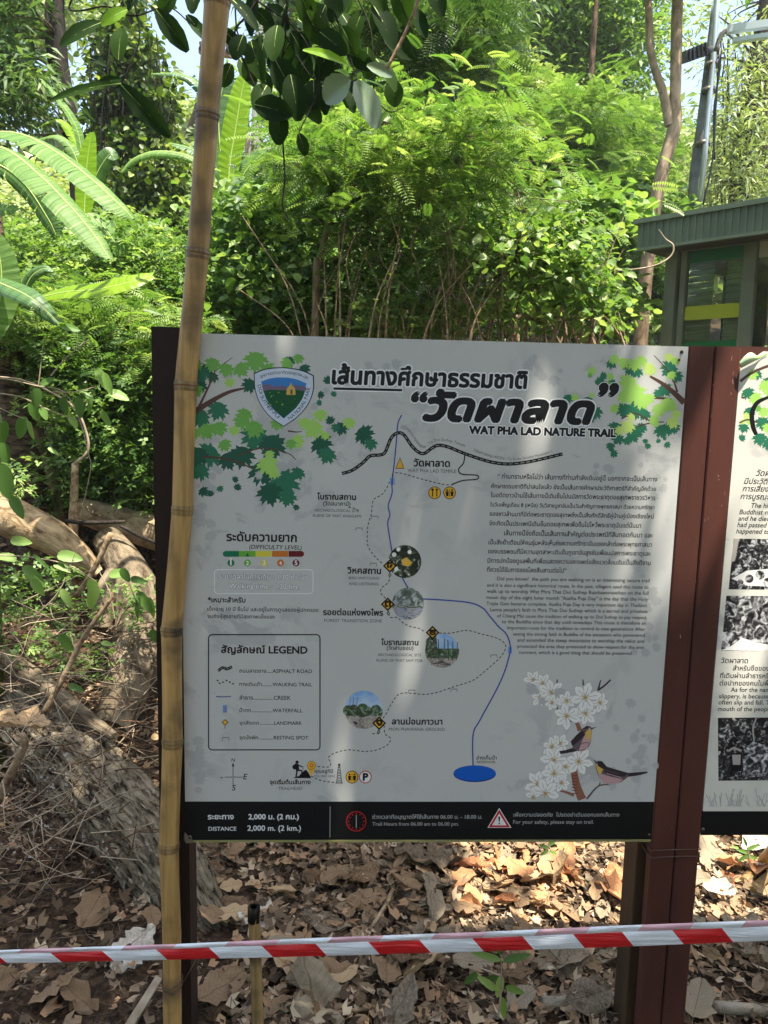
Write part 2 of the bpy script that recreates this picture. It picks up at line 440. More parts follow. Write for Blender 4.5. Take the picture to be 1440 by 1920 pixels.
# ------------------------------------------------------------------ the map board
board = empty('information_board', Vector((BTL.x, BTL.y, 0)) + U * .6, 'large grey trail map board with printed green leaves and a black strip along its foot', 'sign')
def slab(mb, x0, x1, z0, z1, t0, t1, mi=0):
    mb.box(BP(x0, z0, t0), U * (x1 - x0), NRM * (t1 - t0), Vector((0, 0, z1 - z0)), mi)
band_z = P(780, 1503).z
# the black strip: exact top from the photo
mb = MB(); slab(mb, x0b, x1b, band_z, top_z, -.003, 0); panel = mb.build('map_panel', M_SHEET, board); panel['label'] = 'pale grey printed trail map sheet'
mb = MB(); slab(mb, x0b, x1b, bot_z, band_z - .0002, -.003, 0); foot = mb.build('footer_strip', M_BAND, board); foot['label'] = 'black strip with white distance and trail hours lettering'
mb = MB(); slab(mb, x0b, x1b - .002, bot_z - .006, bot_z - .0005, -.02, .001); mb.build('edge_trim', M_ALU, board)

rng = random.Random(5)
# watermark leaves
fl = Flat(.00001, 1e-6)
for cx, cy, sx, sy, n in ((385, 900, 25, 130, 26), (365, 1450, 25, 50, 10), (1010, 690, 60, 25, 10), (560, 760, 120, 100, 18), (1225, 900, 28, 60, 16), (1215, 1150, 22, 90, 18), (1200, 1400, 30, 80, 22), (1130, 1440, 60, 40, 14), (1020, 1300, 30, 30, 5), (700, 690, 40, 20, 6), (1140, 880, 30, 10, 4)):
    for _ in range(n): maple(fl, min(max(cx + rng.gauss(0, sx * .5), 372 - 0.0), 1250), cy + rng.gauss(0, sy * .5), rng.uniform(7, 17), 'wm', rng)
fl.build('watermark_leaves', panel)

# leaf artwork, left and right corners
fl = Flat(.00004, 1.0e-6)
br = lambda pts, w0, w1: fl.line(cr2(pts), interp([w0, w1], len(cr2(pts))), 'br')
DL = [(388,690,22),(378,722,20),(410,765,28),(400,705,18),(470,720,20),(570,690,18),(545,675,14),(480,815,34),(455,850,30),(510,830,34),(395,850,32),(370,880,30),(425,860,26),(490,880,34),(530,900,38),(505,920,30),(540,930,22),(560,885,20),(600,830,26),(615,850,22),(640,800,22),(680,812,30),(695,830,16),(620,790,12),(600,740,12),(615,715,12),(625,740,9),(380,920,14),(412,915,10),(445,915,12),(395,927,10),(600,755,8),(630,800,14),(556,950,10),(440,900,10),(360,850,26),(360,700,26),(350,780,30)]
LL = [(400,680,24,'M'),(425,690,22,'M'),(450,690,22,'M'),(480,672,28,'M'),(500,692,24,'M'),(540,680,20,'M'),(560,670,16,'M'),(430,715,16,'L'),(455,788,24,'M'),(460,775,20,'M'),(478,800,28,'M'),(385,805,26,'M'),(410,800,20,'M'),(420,832,18,'M'),(520,792,20,'M'),(590,800,26,'L'),(600,775,20,'L'),(570,790,16,'L'),(655,790,18,'L'),(555,825,20,'L'),(500,868,27,'L'),(515,885,18,'L'),(505,850,15,'L'),(545,830,14,'M'),(440,805,15,'L'),(610,815,14,'L'),(362,680,20,'M'),(365,810,18,'M'),(350,730,20,'M')]
DR = [(1145,680,14),(1185,690,18),(1195,695,16),(1258,690,24),(1268,705,16),(1245,728,20),(1235,737,14),(1130,705,11),(1125,715,11),(1100,750,14),(1065,745,15),(1115,770,20),(1105,780,15),(1170,765,20),(1195,765,24),(1210,775,18),(1155,800,22),(1185,815,22),(1195,805,20),(1160,820,20),(1145,835,14),(1150,850,10),(1175,825,14),(1240,805,24),(1260,800,22),(1272,800,14),(1210,826,8),(1215,835,9),(1235,828,7),(1250,833,11),(1245,822,7),(1205,800,14),(1148,842,9),(1150,718,11),(1120,718,9)]
LR = [(1150,672,15,'L'),(1170,678,16,'L'),(1190,680,22,'L'),(1205,675,18,'L'),(1220,690,20,'Y'),(1180,715,24,'L'),(1190,735,28,'L'),(1170,740,20,'L'),(1202,750,22,'L'),(1215,745,16,'L'),(1146,705,12,'L'),(1140,720,12,'M'),(1108,694,12,'L'),(1105,703,8,'M'),(1255,668,14,'Y'),(1266,675,12,'L'),(1258,702,13,'L'),(1250,755,20,'L'),(1235,765,20,'L'),(1262,760,14,'L'),(1268,790,17,'Y'),(1274,775,13,'Y'),(1225,785,14,'L'),(1178,797,20,'Y'),(1185,782,12,'Y'),(1163,807,12,'Y'),(1080,745,11,'L'),(1110,740,8,'L'),(1150,765,12,'L'),(1230,792,12,'L')]
for x, y, r in DL: maple(fl, max(x, 350 + r * .9), y, r, rng.choice(['D', 'D2', 'D2']), rng)
redge = lambda y: 1291 - .0754 * (y - 646)
for x, y, r in DR: maple(fl, min(x, redge(y) - r * 1.05), y, r, 'D', rng)
br([(360, 775), (400, 750), (430, 735), (458, 728)], 11, 4); br([(372, 765), (385, 738), (400, 705), (408, 680)], 5, 1.5); br([(405, 695), (420, 682), (436, 670)], 3, 1)
br([(380, 856), (420, 860), (450, 868), (476, 880)], 4, 2.5); br([(445, 855), (470, 845), (500, 840), (540, 850), (555, 862)], 3, 1.5); br([(540, 808), (555, 810), (566, 809)], 3, 1.5)
br([(1283, 755), (1262, 735), (1240, 718), (1218, 705)], 12, 4); br([(1270, 735), (1262, 712), (1248, 690), (1226, 666)], 4, 1.2); br([(1165, 785), (1190, 775), (1220, 790)], 3, 2.5); br([(1195, 800), (1220, 793), (1245, 791)], 3, 2); br([(1226, 746), (1245, 747), (1260, 750)], 4, 5)
for x, y, r, c in LL: maple(fl, max(x, 350 + r * .9), y, r, c, rng)
for x, y, r, c in LR: maple(fl, min(x, redge(y) - r * 1.05), y, r, c, rng)
fl.build('leaf_artwork', panel, 'printed branches of light and dark green leaves in the upper corners')

# map: road, trails, creek
fl = Flat(.00003, 1.2e-6)
creek = cr2([(753, 778), (746, 795), (743, 830), (739, 870), (735, 905), (735, 925), (728, 948), (731, 965), (727, 980), (730, 1005), (735, 1035)])
fl.line(creek, 2.4, 'b'); fl.line(cr2([(754, 1082), (760, 1094), (766, 1104)]), 2.6, 'b')
fl.line(cr2([(792, 1123), (830, 1125), (880, 1130), (905, 1140), (918, 1155), (935, 1175), (950, 1190), (957, 1215), (952, 1240), (945, 1262), (930, 1295), (900, 1350), (887, 1378), (887, 1440)]), 2.6, 'b')
road = cr2([(641, 888), (660, 882), (680, 868), (694, 855), (712, 853), (722, 848), (733, 822), (745, 812), (757, 815), (772, 836), (785, 848), (796, 850), (810, 840), (822, 835), (840, 838), (870, 850), (905, 862), (930, 868), (955, 870), (985, 867), (1010, 862), (1035, 856), (1055, 851)])
fl.line(road, 6.4, 'k'); fl.dashed(road, .9, 'wm', 7, 4)
fl.line(cr2([(872, 850), (869, 868), (860, 880), (866, 889), (893, 891), (897, 895), (892, 899), (868, 901), (848, 908)]), 2.4, 'k')
TRAILS = [[(741, 886), (755, 888), (790, 898), (830, 908), (850, 909)], [(737, 888), (725, 915), (715, 928), (700, 938), (696, 965), (690, 985), (689, 1020), (700, 1040), (718, 1058)],
          [(653, 951), (664, 953), (675, 960)], [(731, 1078), (728, 1092), (716, 1102), (714, 1112), (723, 1122)], [(728, 1150), (733, 1158), (745, 1158), (756, 1168), (770, 1175), (785, 1178), (797, 1185)],
          [(823, 1187), (845, 1187), (875, 1182), (900, 1188), (930, 1196), (945, 1205), (948, 1215), (940, 1230), (925, 1245), (905, 1262), (886, 1276), (850, 1288), (820, 1298), (795, 1302), (752, 1300), (735, 1318), (724, 1338), (717, 1348)],
          [(720, 1360), (722, 1376), (732, 1384), (728, 1395), (710, 1405), (685, 1409), (655, 1406), (630, 1411), (616, 1420), (620, 1430), (616, 1438), (592, 1437)], [(583, 1455), (600, 1463), (630, 1468)], [(698, 1376), (712, 1375)]]
for t in TRAILS: fl.dashed(cr2(t, 5), 1.7, 'k', 5, 3.2)
for x, y in ((703, 969), (673, 991), (700, 1057), (772, 1295), (851, 1293), (926, 1229), (423, 1384)):
    fl.line([(x - 6, y + 4), (x - 6, y - 1), (x + 6, y - 1), (x + 6, y + 4)], 1.5, 'g')
def falls(x, y, k=1):
    for i, dx in enumerate((-3, 0, 3)): fl.line([(x + dx * k, y - 7 * k), (x + dx * k, y + 7 * k)], 2 * k, 's' if i != 1 else 'b')
falls(736, 902); falls(956, 1219, .9); falls(422, 1329, 1)
def marker(x, y, r=13):
    fl.poly([(x, y - r), (x + r, y), (x, y + r), (x - r, y)], 'k'); q = r * .7; fl.poly([(x, y - q), (x + q, y), (x, y + q), (x - q, y)], 'o')
fl.build('map_lines', panel, 'printed road, dashed trails and blue creek of the trail map')
# picture discs: procedural photographs
def photo_mat(name, cols, scale=38, sky_=None, seed=0):
    m, nt, out = new_mat(name); N = nt.nodes; L = nt.links
    b = N.new('ShaderNodeBsdfPrincipled'); b.inputs['Roughness'].default_value = .38; L.new(b.outputs[0], out.inputs[0])
    tc = N.new('ShaderNodeTexCoord'); mp = N.new('ShaderNodeMapping'); mp.inputs['Location'].default_value = (seed, seed * .7, 0); L.new(tc.outputs['Object'], mp.inputs[0])
    t = N.new('ShaderNodeTexNoise'); t.inputs['Scale'].default_value = scale; t.inputs['Detail'].default_value = 7; t.inputs['Distortion'].default_value = 1.2; L.new(mp.outputs[0], t.inputs[0])
    r = N.new('ShaderNodeValToRGB'); r.color_ramp.interpolation = 'LINEAR'
    while len(r.color_ramp.elements) < len(cols): r.color_ramp.elements.new(.5)
    for i, (p, c) in enumerate(cols): r.color_ramp.elements[i].position = p; r.color_ramp.elements[i].color = c
    L.new(t.outputs[0], r.inputs[0]); L.new(r.outputs[0], b.inputs['Base Color']); return m
M_BIRD = photo_mat('photo_dark_leaves', [(.35, C(20, 26, 20)), (.55, C(48, 60, 42)), (.62, C(150, 160, 140)), (.7, C(230, 235, 230))], 60, seed=3)
M_STREAM = photo_mat('photo_stream', [(.3, C(60, 76, 62)), (.5, C(104, 116, 104)), (.65, C(190, 196, 200))], 70, seed=7)
M_FOREST = photo_mat('photo_forest', [(.3, C(30, 46, 34)), (.5, C(70, 92, 60)), (.66, C(150, 170, 150))], 80, seed=11)
M_SOIL = photo_mat('photo_soil', [(.35, C(120, 112, 104)), (.6, C(190, 180, 170)), (.7, C(60, 56, 52))], 70, seed=13)
M_PSKY = plain('photo_sky', C(120, 172, 226), .38, .3, col2=C(190, 210, 230), nscale=30)
M_RIVER = photo_mat('photo_river', [(.35, C(110, 116, 132)), (.5, C(170, 176, 192)), (.65, C(86, 90, 98))], 90, seed=17)
fl = Flat(.00008, 1.2e-6)
fl.disc(759, 1053, 31, M_BIRD); fl.poly([(752, 1050), (762, 1045), (774, 1055), (766, 1062), (755, 1060)], 'gd'); fl.poly([(757, 1054), (765, 1051), (770, 1056), (762, 1060)], 'o')
for x, y, r in ((739, 1040, 4.5), (747, 1030, 4), (768, 1035, 4), (743, 1066, 4), (730, 1050, 2.5)): fl.disc(x, y, r, 'cr', n=9)
fl.disc(765, 1132, 30, M_STREAM)
def halfdisc(cx, cy, r, y0, y1, c):
    a0 = math.asin(max(-1, min(1, (y0 - cy) / r))); a1 = math.asin(max(-1, min(1, (y1 - cy) / r)))
    pts = [(cx + r * math.cos(lerp(a0, a1, i / 12)), cy + r * math.sin(lerp(a0, a1, i / 12))) for i in range(13)]
    fl.poly(pts + [(2 * cx - x, y) for x, y in reversed(pts)], c)
halfdisc(765, 1132, 29.8, 1140, 1161.7, M_RIVER)
for i in range(5): fl.line(cr2([(742, 1136 + i * 5), (755, 1133 + i * 5 + rng.uniform(-2, 2)), (770, 1137 + i * 5), (788, 1134 + i * 5)]), 1.2, 'pe')
fl.disc(829, 1220, 32, M_PSKY); halfdisc(829, 1220, 31.9, 1216, 1236, M_FOREST); halfdisc(829, 1220, 31.9, 1234, 1251.8, M_SOIL); fl.poly([(798, 1228), (798, 1200), (806, 1193), (818, 1192), (822, 1232)], M_FOREST)
for x in (808, 816, 823, 832, 841, 849, 856): fl.line([(x, 1238), (x + rng.uniform(-2, 2), 1196 + abs(x - 829) * .3)], 1.6, 'em' if x % 2 else 'gy')
for i in range(6): fl.line([(808 + i * 6, 1246 - i % 3), (830 + i * 3, 1238 + i * 2)], 1, 'k')
fl.disc(682, 1331, 36, M_PSKY); halfdisc(682, 1331, 35.8, 1338, 1366.8, M_SOIL)
for cx, r in ((652, 9), (663, 10), (680, 12), (705, 10), (712, 5), (690, 7)): fl.disc(cx, 1332, r, M_FOREST, ry=r * 1.1, n=14)
halfdisc(682, 1331, 35.7, 1334, 1342, M_FOREST)
for x in (655, 661, 668): fl.line([(x, 1335), (x + 2, 1307)], 1, 'gy')
for (x, y) in ((731, 1061), (727, 1133), (811, 1186), (711, 1356)): marker(x, y)
for (x, y) in ((731, 1078), (728, 1150), (810, 1202), (710, 1372)):
    fl.line([(x, y - 5), (x, y)], 1.6, 'k'); fl.disc(x, y, 3, 'k', n=12); fl.disc(x, y, 1.6, 'wm', n=12)
fl.build('map_pictures', panel, 'small round printed photographs beside the numbered diamonds')
fl = Flat(.00006, 1e-6)
# temple, toilets, food, parking, reservoir, hiker, pin, tower, compass
fl.poly([(750, 857), (756, 872), (758, 879), (741, 879), (744, 872)], 'br'); fl.poly([(750, 860), (755, 873), (756.5, 877.5), (743, 877.5), (745.5, 872)], 'o')
for x, y in ((815, 924), (843, 924), (660, 1457)): fl.disc(x, y, 12, 'k'); fl.disc(x, y, 10.6, 'o')
fl.line([(811, 917), (811, 931)], 2, 'k'); fl.disc(811, 918, 2.6, 'k', n=10); fl.line([(819, 917), (819, 931)], 2, 'k'); fl.disc(819, 918, 2.2, 'k', n=10)
for cx, cy in ((843, 924), (660, 1457)):
    fl.line([(cx, cy - 7), (cx, cy + 7)], 1, 'k')
    for s_ in (-1, 1): fl.disc(cx + s_ * 4.6, cy - 5, 1.8, 'k', n=10); fl.poly([(cx + s_ * 4.6 - 3, cy - 2.5), (cx + s_ * 4.6 + 3, cy - 2.5), (cx + s_ * 4.6 + 2, cy + 6.5), (cx + s_ * 4.6 - 2, cy + 6.5)], 'k')
fl.disc(685, 1457, 12, 'r'); fl.disc(685, 1457, 10.2, 'w')
fl.disc(890, 1451, 40, 'rd', ry=15.5, n=40); fl.disc(890, 1449.5, 39.6, 'res', ry=14.5, n=40)
fl.poly([(548, 1459), (560, 1455), (566, 1449), (570, 1445), (574, 1443), (579, 1450), (584, 1459)], 'k'); fl.disc(557, 1429, 3.2, 'k', n=12); fl.disc(553, 1438, 5, 'k', n=12)
fl.poly([(553, 1431), (560, 1433), (561, 1443), (555, 1446)], 'k'); fl.line([(558, 1434), (567, 1438)], 2.2, 'k'); fl.line([(557, 1444), (566, 1445), (566, 1451)], 3, 'k'); fl.line([(557, 1445), (555, 1457)], 3, 'k'); fl.line([(568, 1436), (568, 1444)], 1, 'k')
fl.poly([(576, 1438), (592, 1438), (584, 1456)], 'o'); fl.disc(584, 1435, 8, 'br'); fl.disc(584, 1435, 7.2, 'o'); fl.disc(584, 1435, 3.6, 'r', n=12); fl.disc(584, 1435, 2.2, 'o', n=12)
fl.line([(631, 1468), (634.5, 1436)], 1.1, 'k'); fl.line([(641, 1468), (637, 1436)], 1.1, 'k'); fl.line([(629, 1468), (643, 1468)], 1.6, 'k'); fl.disc(636, 1434, 2.4, 'k', n=10)
for i in range(6):
    y = 1466 - i * 5; w = 5 - i * .65; fl.line([(636 - w, y), (636 + w, y - 4)], .8, 'k'); fl.line([(636 + w, y), (636 - w, y - 4)], .8, 'k')
fl.line([(437, 1432), (437, 1477)], 1.3, 'k'); fl.line([(421, 1457), (455, 1457)], 1.3, 'k'); fl.poly([(437, 1429), (439.4, 1437), (434.6, 1437)], 'k'); fl.disc(437, 1457, 2.2, 'k', n=12); fl.disc(437, 1457, 1.2, 'w', n=12)
# legend box and icons
fl.line(rrect(391, 1190, 600, 1406, 7), 2.2, 'k', True)
fl.line(cr2([(409, 1258), (417, 1252), (426, 1254), (435, 1250)]), 5.5, 'k'); fl.dashed(cr2([(409, 1258), (417, 1252), (426, 1254), (435, 1250)]), .8, 'wm', 4, 2)
for x, y in ((408, 1276), (412, 1281), (418, 1279), (425, 1276), (431, 1279), (437, 1282)): fl.disc(x, y, 1.7, 'k', n=10)
fl.line(cr2([(405, 1306), (418, 1306.5), (433, 1306)]), 1.8, 'b')
fl.poly([(422, 1348), (428.5, 1354.5), (422, 1361), (415.5, 1354.5)], 'br'); fl.poly([(422, 1350), (426.5, 1354.5), (422, 1359), (417.5, 1354.5)], 'o'); fl.line([(422, 1361), (422, 1366)], 1.2, 'k')
# difficulty bar
xs = [418, 448, 479, 510, 541, 570]
for i, c in enumerate(('t1', 't2', 't3', 't4', 't5')):
    a, b = xs[i], xs[i + 1] - (.8 if i in (2, 3) else 0)
    if i == 0: fl.poly([(a + 4, 1033), (b, 1033), (b, 1044), (a + 4, 1044), (a, 1041), (a, 1036)], c)
    elif i == 4: fl.poly([(a, 1033), (b - 4, 1033), (b, 1036), (b, 1041), (b - 4, 1044), (a, 1044)], c)
    else: fl.poly([(a, 1033), (b, 1033), (b, 1044), (a, 1044)], c)
    fl.disc((433, 464, 495, 526, 555)[i], 1055.5, 6.6, c, n=18)
fl.poly([(464, 1037), (468, 1043), (460, 1043)], 'D2')
fl.line(rrect(402, 1068, 587, 1113, 7), 1.5, 'w', True)
# footer
fl.line([(619, 1512), (618.6, 1570)], 1.2, 'ft')
fl.disc(668, 1540, 19, 'r'); fl.disc(668, 1540, 17.6, M_BAND)
for i in range(12):
    a = R(i * 30); fl.line([(668 + 13 * math.cos(a), 1540 + 13 * math.sin(a)), (668 + 15.5 * math.cos(a), 1540 + 15.5 * math.sin(a))], 1.8, 'r')
fl.line([(668, 1528), (668, 1552)], 1.5, 'ft')
fl.poly([(936, 1515), (959, 1552), (914, 1552)], 'w'); fl.poly([(936, 1517.5), (956.5, 1551), (916, 1551)], 'r'); fl.poly([(936, 1525), (950, 1547.5), (922.5, 1547.5)], 'w')
fl.poly([(934.2, 1531), (937.8, 1531), (936.8, 1541), (935.2, 1541)], 'k'); fl.disc(936, 1544, 1.5, 'k', n=10)
# title underline
fl.line([(624, 728.5), (755, 731.8)], 8.6, 'w'); fl.line([(625, 728.5), (754, 731.6)], 4.6, 'k')
fl.build('map_symbols', panel, 'printed legend box, difficulty bar, compass and pictograms')

# shield
fl = Flat(.00024, 1.2e-6)
q = lambda L_: [(460 + x / 10.286, 680 + y / 10.286) for x, y in L_]
outer = cr2(q([(180, 215), (400, 135), (740, 108), (1080, 160), (1300, 258)]), 5) + cr2(q([(1300, 258), (1302, 520), (1200, 800), (1000, 1035), (740, 1218)]), 5)[1:] + cr2(q([(740, 1218), (480, 1035), (290, 780), (195, 500), (180, 215)]), 5)[1:-1]
gx = [(528 + (x - 528) * 1.035, 744 + (y - 744) * 1.035) for x, y in outer]
fl.fan(528, 744, gx, 'k'); fl.fan(528, 744, outer, 'si')
inner = cr2(q([(305, 365), (500, 300), (740, 285), (960, 315), (1180, 400)]), 5) + cr2(q([(1180, 400), (1120, 650), (980, 870), (740, 1080)]), 5)[1:] + cr2(q([(740, 1080), (540, 900), (400, 700), (305, 365)]), 5)[1:-1]
fl.fan(528, 738, inner, 'sk')
fl.fan(528, 745, cr2(q([(320, 450), (430, 405), (560, 455), (700, 440), (830, 470), (960, 430), (1070, 450), (1165, 470), (1150, 560), (740, 700), (350, 560)]), 2), 'ep')
fl.fan(528, 755, q([(345, 545), (470, 520), (700, 530), (1000, 525), (1145, 545), (1110, 670), (980, 865), (740, 1070), (545, 900), (410, 700)]), 'em')
for _ in range(26): x, y = rng.uniform(430, 1050), rng.uniform(570, 820); fl.disc(*q([(x, y)])[0], rng.uniform(1, 2.2), rng.choice(['D', 'D2', 'em', 'M']), n=7)
fl.poly(q([(880, 380), (905, 440), (960, 500), (970, 620), (790, 620), (800, 500), (855, 440)]), 'gd'); fl.poly(q([(870, 520), (910, 520), (910, 610), (870, 610)]), 'br')
fl.build('park_emblem', panel, 'shield shaped national park emblem with white rim')
TP('lettering|emblem', 'อุทยานแห่งชาติดอยสุเทพ-ปุย', q([(285, 300), (480, 235), (740, 215), (980, 240), (1200, 320)]), 8.2 * 1.95 / FPX)
TP('lettering|emblem', 'DOI SUTHEP-PUI', q([(232, 430), (300, 680), (430, 880), (625, 1085)]), 9.5 * 1.95 / FPX, bold=.012)
TP('lettering|emblem', 'NATIONAL PARK', q([(850, 1110), (1040, 950), (1180, 730), (1262, 480)]), 9.5 * 1.95 / FPX, bold=.012)

# flowers and birds
fl = Flat(.00005, 8e-7)
b7 = lambda L_: [(900 + x / 4, 1230 + y / 4) for x, y in L_]
def ln(pts, w0, w1, c): pp = cr2(b7(pts)); fl.line(pp, interp([w0, w1], len(pp)), c)
ln([(765, 1076), (725, 970), (705, 865), (700, 830)], 16, 11, 'cb'); ln([(770, 860), (760, 700), (755, 620)], 8, 8, 'cb'); ln([(750, 560), (720, 490), (660, 420)], 9, 5, 'cb'); ln([(705, 1045), (640, 1020), (590, 1010)], 6, 3, 'cb')
ln([(690, 490), (600, 430), (560, 345), (520, 250), (410, 185)], 4, 2, 'bk'); ln([(570, 250), (580, 175)], 4, 2, 'bk'); ln([(775, 220), (772, 175)], 3, 2, 'bk'); ln([(885, 260), (905, 180)], 4, 2, 'bk'); ln([(885, 255), (930, 225), (980, 178)], 4, 3, 'bk'); ln([(740, 420), (800, 370), (880, 330)], 3, 2, 'bk')
ln([(800, 1072), (890, 975), (990, 965)], 4, 2.5, 'gy'); ln([(890, 975), (905, 940)], 2.5, 2, 'gy'); ln([(790, 1060), (760, 1010)], 3, 2, 'cb')
for i in range(7): ln([(690, 900 + i * 22), (735, 895 + i * 22)], 1.2, .8, 'bk')
for x, y, r in ((400,180,60),(470,205,62),(450,310,62),(535,275,85),(540,350,50),(650,335,60),(790,430,78),(900,350,60),(790,310,100),(650,450,85),(600,655,62),(540,680,66),(640,830,64),(555,780,92),(740,790,88),(430,960,84),(555,880,88),(610,950,60),(490,1030,96),(400,1060,60)):
    n = 6; a0 = rng.uniform(0, 60); r *= 1.22
    for k in range(n):
        a = R(a0 + k * 360 / n + rng.uniform(-8, 8)); L_ = r * rng.uniform(.85, 1.1); w = r * .27; ca, sa = math.cos(a), math.sin(a)
        loc = lambda u, v: (x + ca * u - sa * v, y + sa * u + ca * v)
        pet = [loc(0, 0), loc(L_ * .35, w * .8), loc(L_ * .7, w), loc(L_, w * .15), loc(L_ * .95, -w * .3), loc(L_ * .65, -w), loc(L_ * .3, -w * .7)]
        cxy = loc(L_ * .5, 0)
        if 2 * w and y + sa * L_ < 1078:
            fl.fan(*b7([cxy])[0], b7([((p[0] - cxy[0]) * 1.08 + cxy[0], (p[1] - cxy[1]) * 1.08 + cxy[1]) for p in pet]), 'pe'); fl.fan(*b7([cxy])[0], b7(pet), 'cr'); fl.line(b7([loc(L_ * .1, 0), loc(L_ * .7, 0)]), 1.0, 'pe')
    for k in range(6): a = R(k * 60 + a0 + 30); fl.line(b7([(x, y), (x + math.cos(a) * r * .28, y + math.sin(a) * r * .28)]), 1.2, 'ye')
    fl.disc(*b7([(x, y)])[0], r * .02 + .8, 'ye', n=8)
fl.poly(b7([(690, 690), (640, 705), (595, 712), (602, 735), (650, 728), (720, 715), (760, 690)]), 'bk')
fl.fan(*b7([(770, 620)])[0], b7([(690, 650), (730, 590), (765, 545), (800, 524), (830, 527), (842, 548), (835, 600), (832, 645), (815, 680), (780, 705), (735, 715), (695, 690)]), 'gy')
fl.fan(*b7([(800, 600)])[0], b7([(790, 575), (815, 545), (838, 550), (830, 640), (800, 690), (740, 712), (760, 650)]), 'pk')
fl.poly(b7([(790, 575), (812, 552), (838, 556), (830, 620), (800, 630)]), 'gd'); fl.poly(b7([(680, 640), (725, 590), (768, 558), (790, 590), (760, 620), (715, 660), (690, 672)]), 'bk')
fl.poly(b7([(765, 548), (800, 522), (830, 530), (800, 545)]), 'bk'); fl.poly(b7([(835, 538), (880, 531), (838, 550)]), 'bk'); ln([(700, 695), (780, 650), (820, 655)], 2, 1.2, 'gy'); fl.disc(*b7([(820, 541)])[0], .9, 'w', n=8)
fl.poly(b7([(1040, 855), (1110, 876), (1250, 866), (1260, 876), (1200, 893), (1110, 906), (1060, 910)]), 'bk')
fl.fan(*b7([(980, 890)])[0], b7([(865, 800), (885, 785), (915, 788), (950, 828), (1040, 855), (1115, 880), (1100, 915), (1060, 945), (985, 966), (925, 950), (890, 905), (868, 845)]), 'gy')
fl.fan(*b7([(960, 930)])[0], b7([(880, 850), (905, 880), (980, 905), (1075, 925), (1040, 952), (985, 965), (925, 950), (892, 905)]), 'pk'); fl.poly(b7([(868, 810), (895, 800), (925, 850), (900, 890), (878, 860)]), 'gd')
fl.poly(b7([(940, 830), (1040, 858), (1112, 880), (1080, 905), (985, 900), (930, 865)]), 'bk'); fl.poly(b7([(875, 790), (915, 788), (948, 826), (925, 850), (885, 825)]), 'bk'); fl.poly(b7([(849, 775), (872, 790), (870, 806)]), 'bk'); ln([(950, 880), (1060, 912)], 1.5, 1, 'pk'); ln([(940, 855), (1040, 885)], 1.2, 1, 'gy')
fl.build('flower_and_bird_artwork', panel, 'printed white blossoms on a branch with two small brown birds')

# lettering
T('lettering|title', 'เส้นทางศึกษาธรรมชาติ', 623, 719, 986, bold=.028, outline='w', ow=4.2, layer=.00031, shear=.06, hs=1.05)
T('lettering|title', '“', 765, 779, 790, hs=.85, bold=.03, outline='w', ow=5, layer=.00027, shear=.2)
T('lettering|title', 'วัดผาลาด', 794, 786, 1102, bold=.034, hs=.80, outline='w', ow=6.5, layer=.00026, shear=.25)
T('lettering|title', '”', 1112, 778, 1143, hs=.9, bold=.03, outline='w', ow=5, layer=.00027, shear=.2)
T('lettering|title', 'WAT PHA LAD NATURE TRAIL', 880, 813, 1154, bold=.042, outline='w', ow=2.6, layer=.00027)
m = 'lettering|map'
T(m, 'วัดผาลาด', 776, 874, 843, bold=.02); T(m, 'WAT PHA LAD TEMPLE', 764, 885, 855, 'g')
TP(m, 'ไปวัดพระธาตุดอยสุเทพ - To Doi Suthep Temple', [(750, 802), (765, 808), (782, 832), (796, 840), (815, 828), (840, 828), (872, 838)], 7.5 * 1.95 / FPX, 'g')
TP(m, 'ไปอนุสาวรีย์ครูบาศรีวิชัย - To Kruba Srivichai Monument >', [(887, 845), (920, 857), (960, 863), (1000, 858), (1036, 848)], 7 * 1.95 / FPX, 'g')
T(m, 'โบราณสถาน', 595, 936, 667, bold=.02); T(m, '(วัดอนาคามี)', 606, 947.5, 657, bold=.01); T(m, 'ARCHAEOLOGICAL SITE', 590, 959, 673, 'g'); T(m, 'RUINS OF WAT ANAGAMI', 587, 969, 677, 'g')
T(m, 'วิหคสถาน', 651, 1075, 714, bold=.02); T(m, 'BIRD WATCHING', 654, 1086, 711, 'g'); T(m, 'AND LISTENING', 654, 1097, 710, 'g')
T(m, 'รอยต่อแห่งพงไพร', 606, 1153, 718, bold=.02); T(m, 'FOREST TRANSITION ZONE', 608, 1166, 716, 'g')
T(m, 'โบราณสถาน', 715, 1209, 784, bold=.02); T(m, '(วัดสามยอบ)', 725, 1218, 775, bold=.01); T(m, 'ARCHAEOLOGICAL SITE', 708, 1230, 790, 'g'); T(m, 'RUINS OF WAT SAM YOB', 706, 1240.5, 792, 'g')
T(m, 'ลานม่อนภาวนา', 735, 1358, 829, bold=.02); T(m, 'MON PHAWANA GROUND', 729, 1370, 834, 'g')
T(m, 'อ่างเก็บน้ำ', 893, 1424, 931, bold=.01); T(m, 'RESERVOIR', 894, 1431, 929, 'br')
T(m, 'จุดเริ่มต้นเส้นทาง', 506, 1470, 582, bold=.02); T(m, 'TRAILHEAD', 522, 1481, 567, 'g'); T(m, 'คุณอยู่ที่นี่', 590, 1449, 624, bold=.01); T(m, 'YOU ARE HERE', 588, 1457, 628, 'g')
T(m, 'P', 681, 1463, 689.5, bold=.04, layer=.00024)
for s, x, y in (('N', 433.5, 1428), ('W', 412, 1460), ('E', 456, 1461), ('S', 434.5, 1482)): T(m, s, x, y, x + 6.2, shear=.2, layer=.00024)
for s, x, y in (('๔', 731, 1065), ('๓', 727, 1137), ('๒', 811, 1190), ('๑', 711, 1360)): T(m, s, x - 5, y, x + 5, bold=.03, layer=.00024)
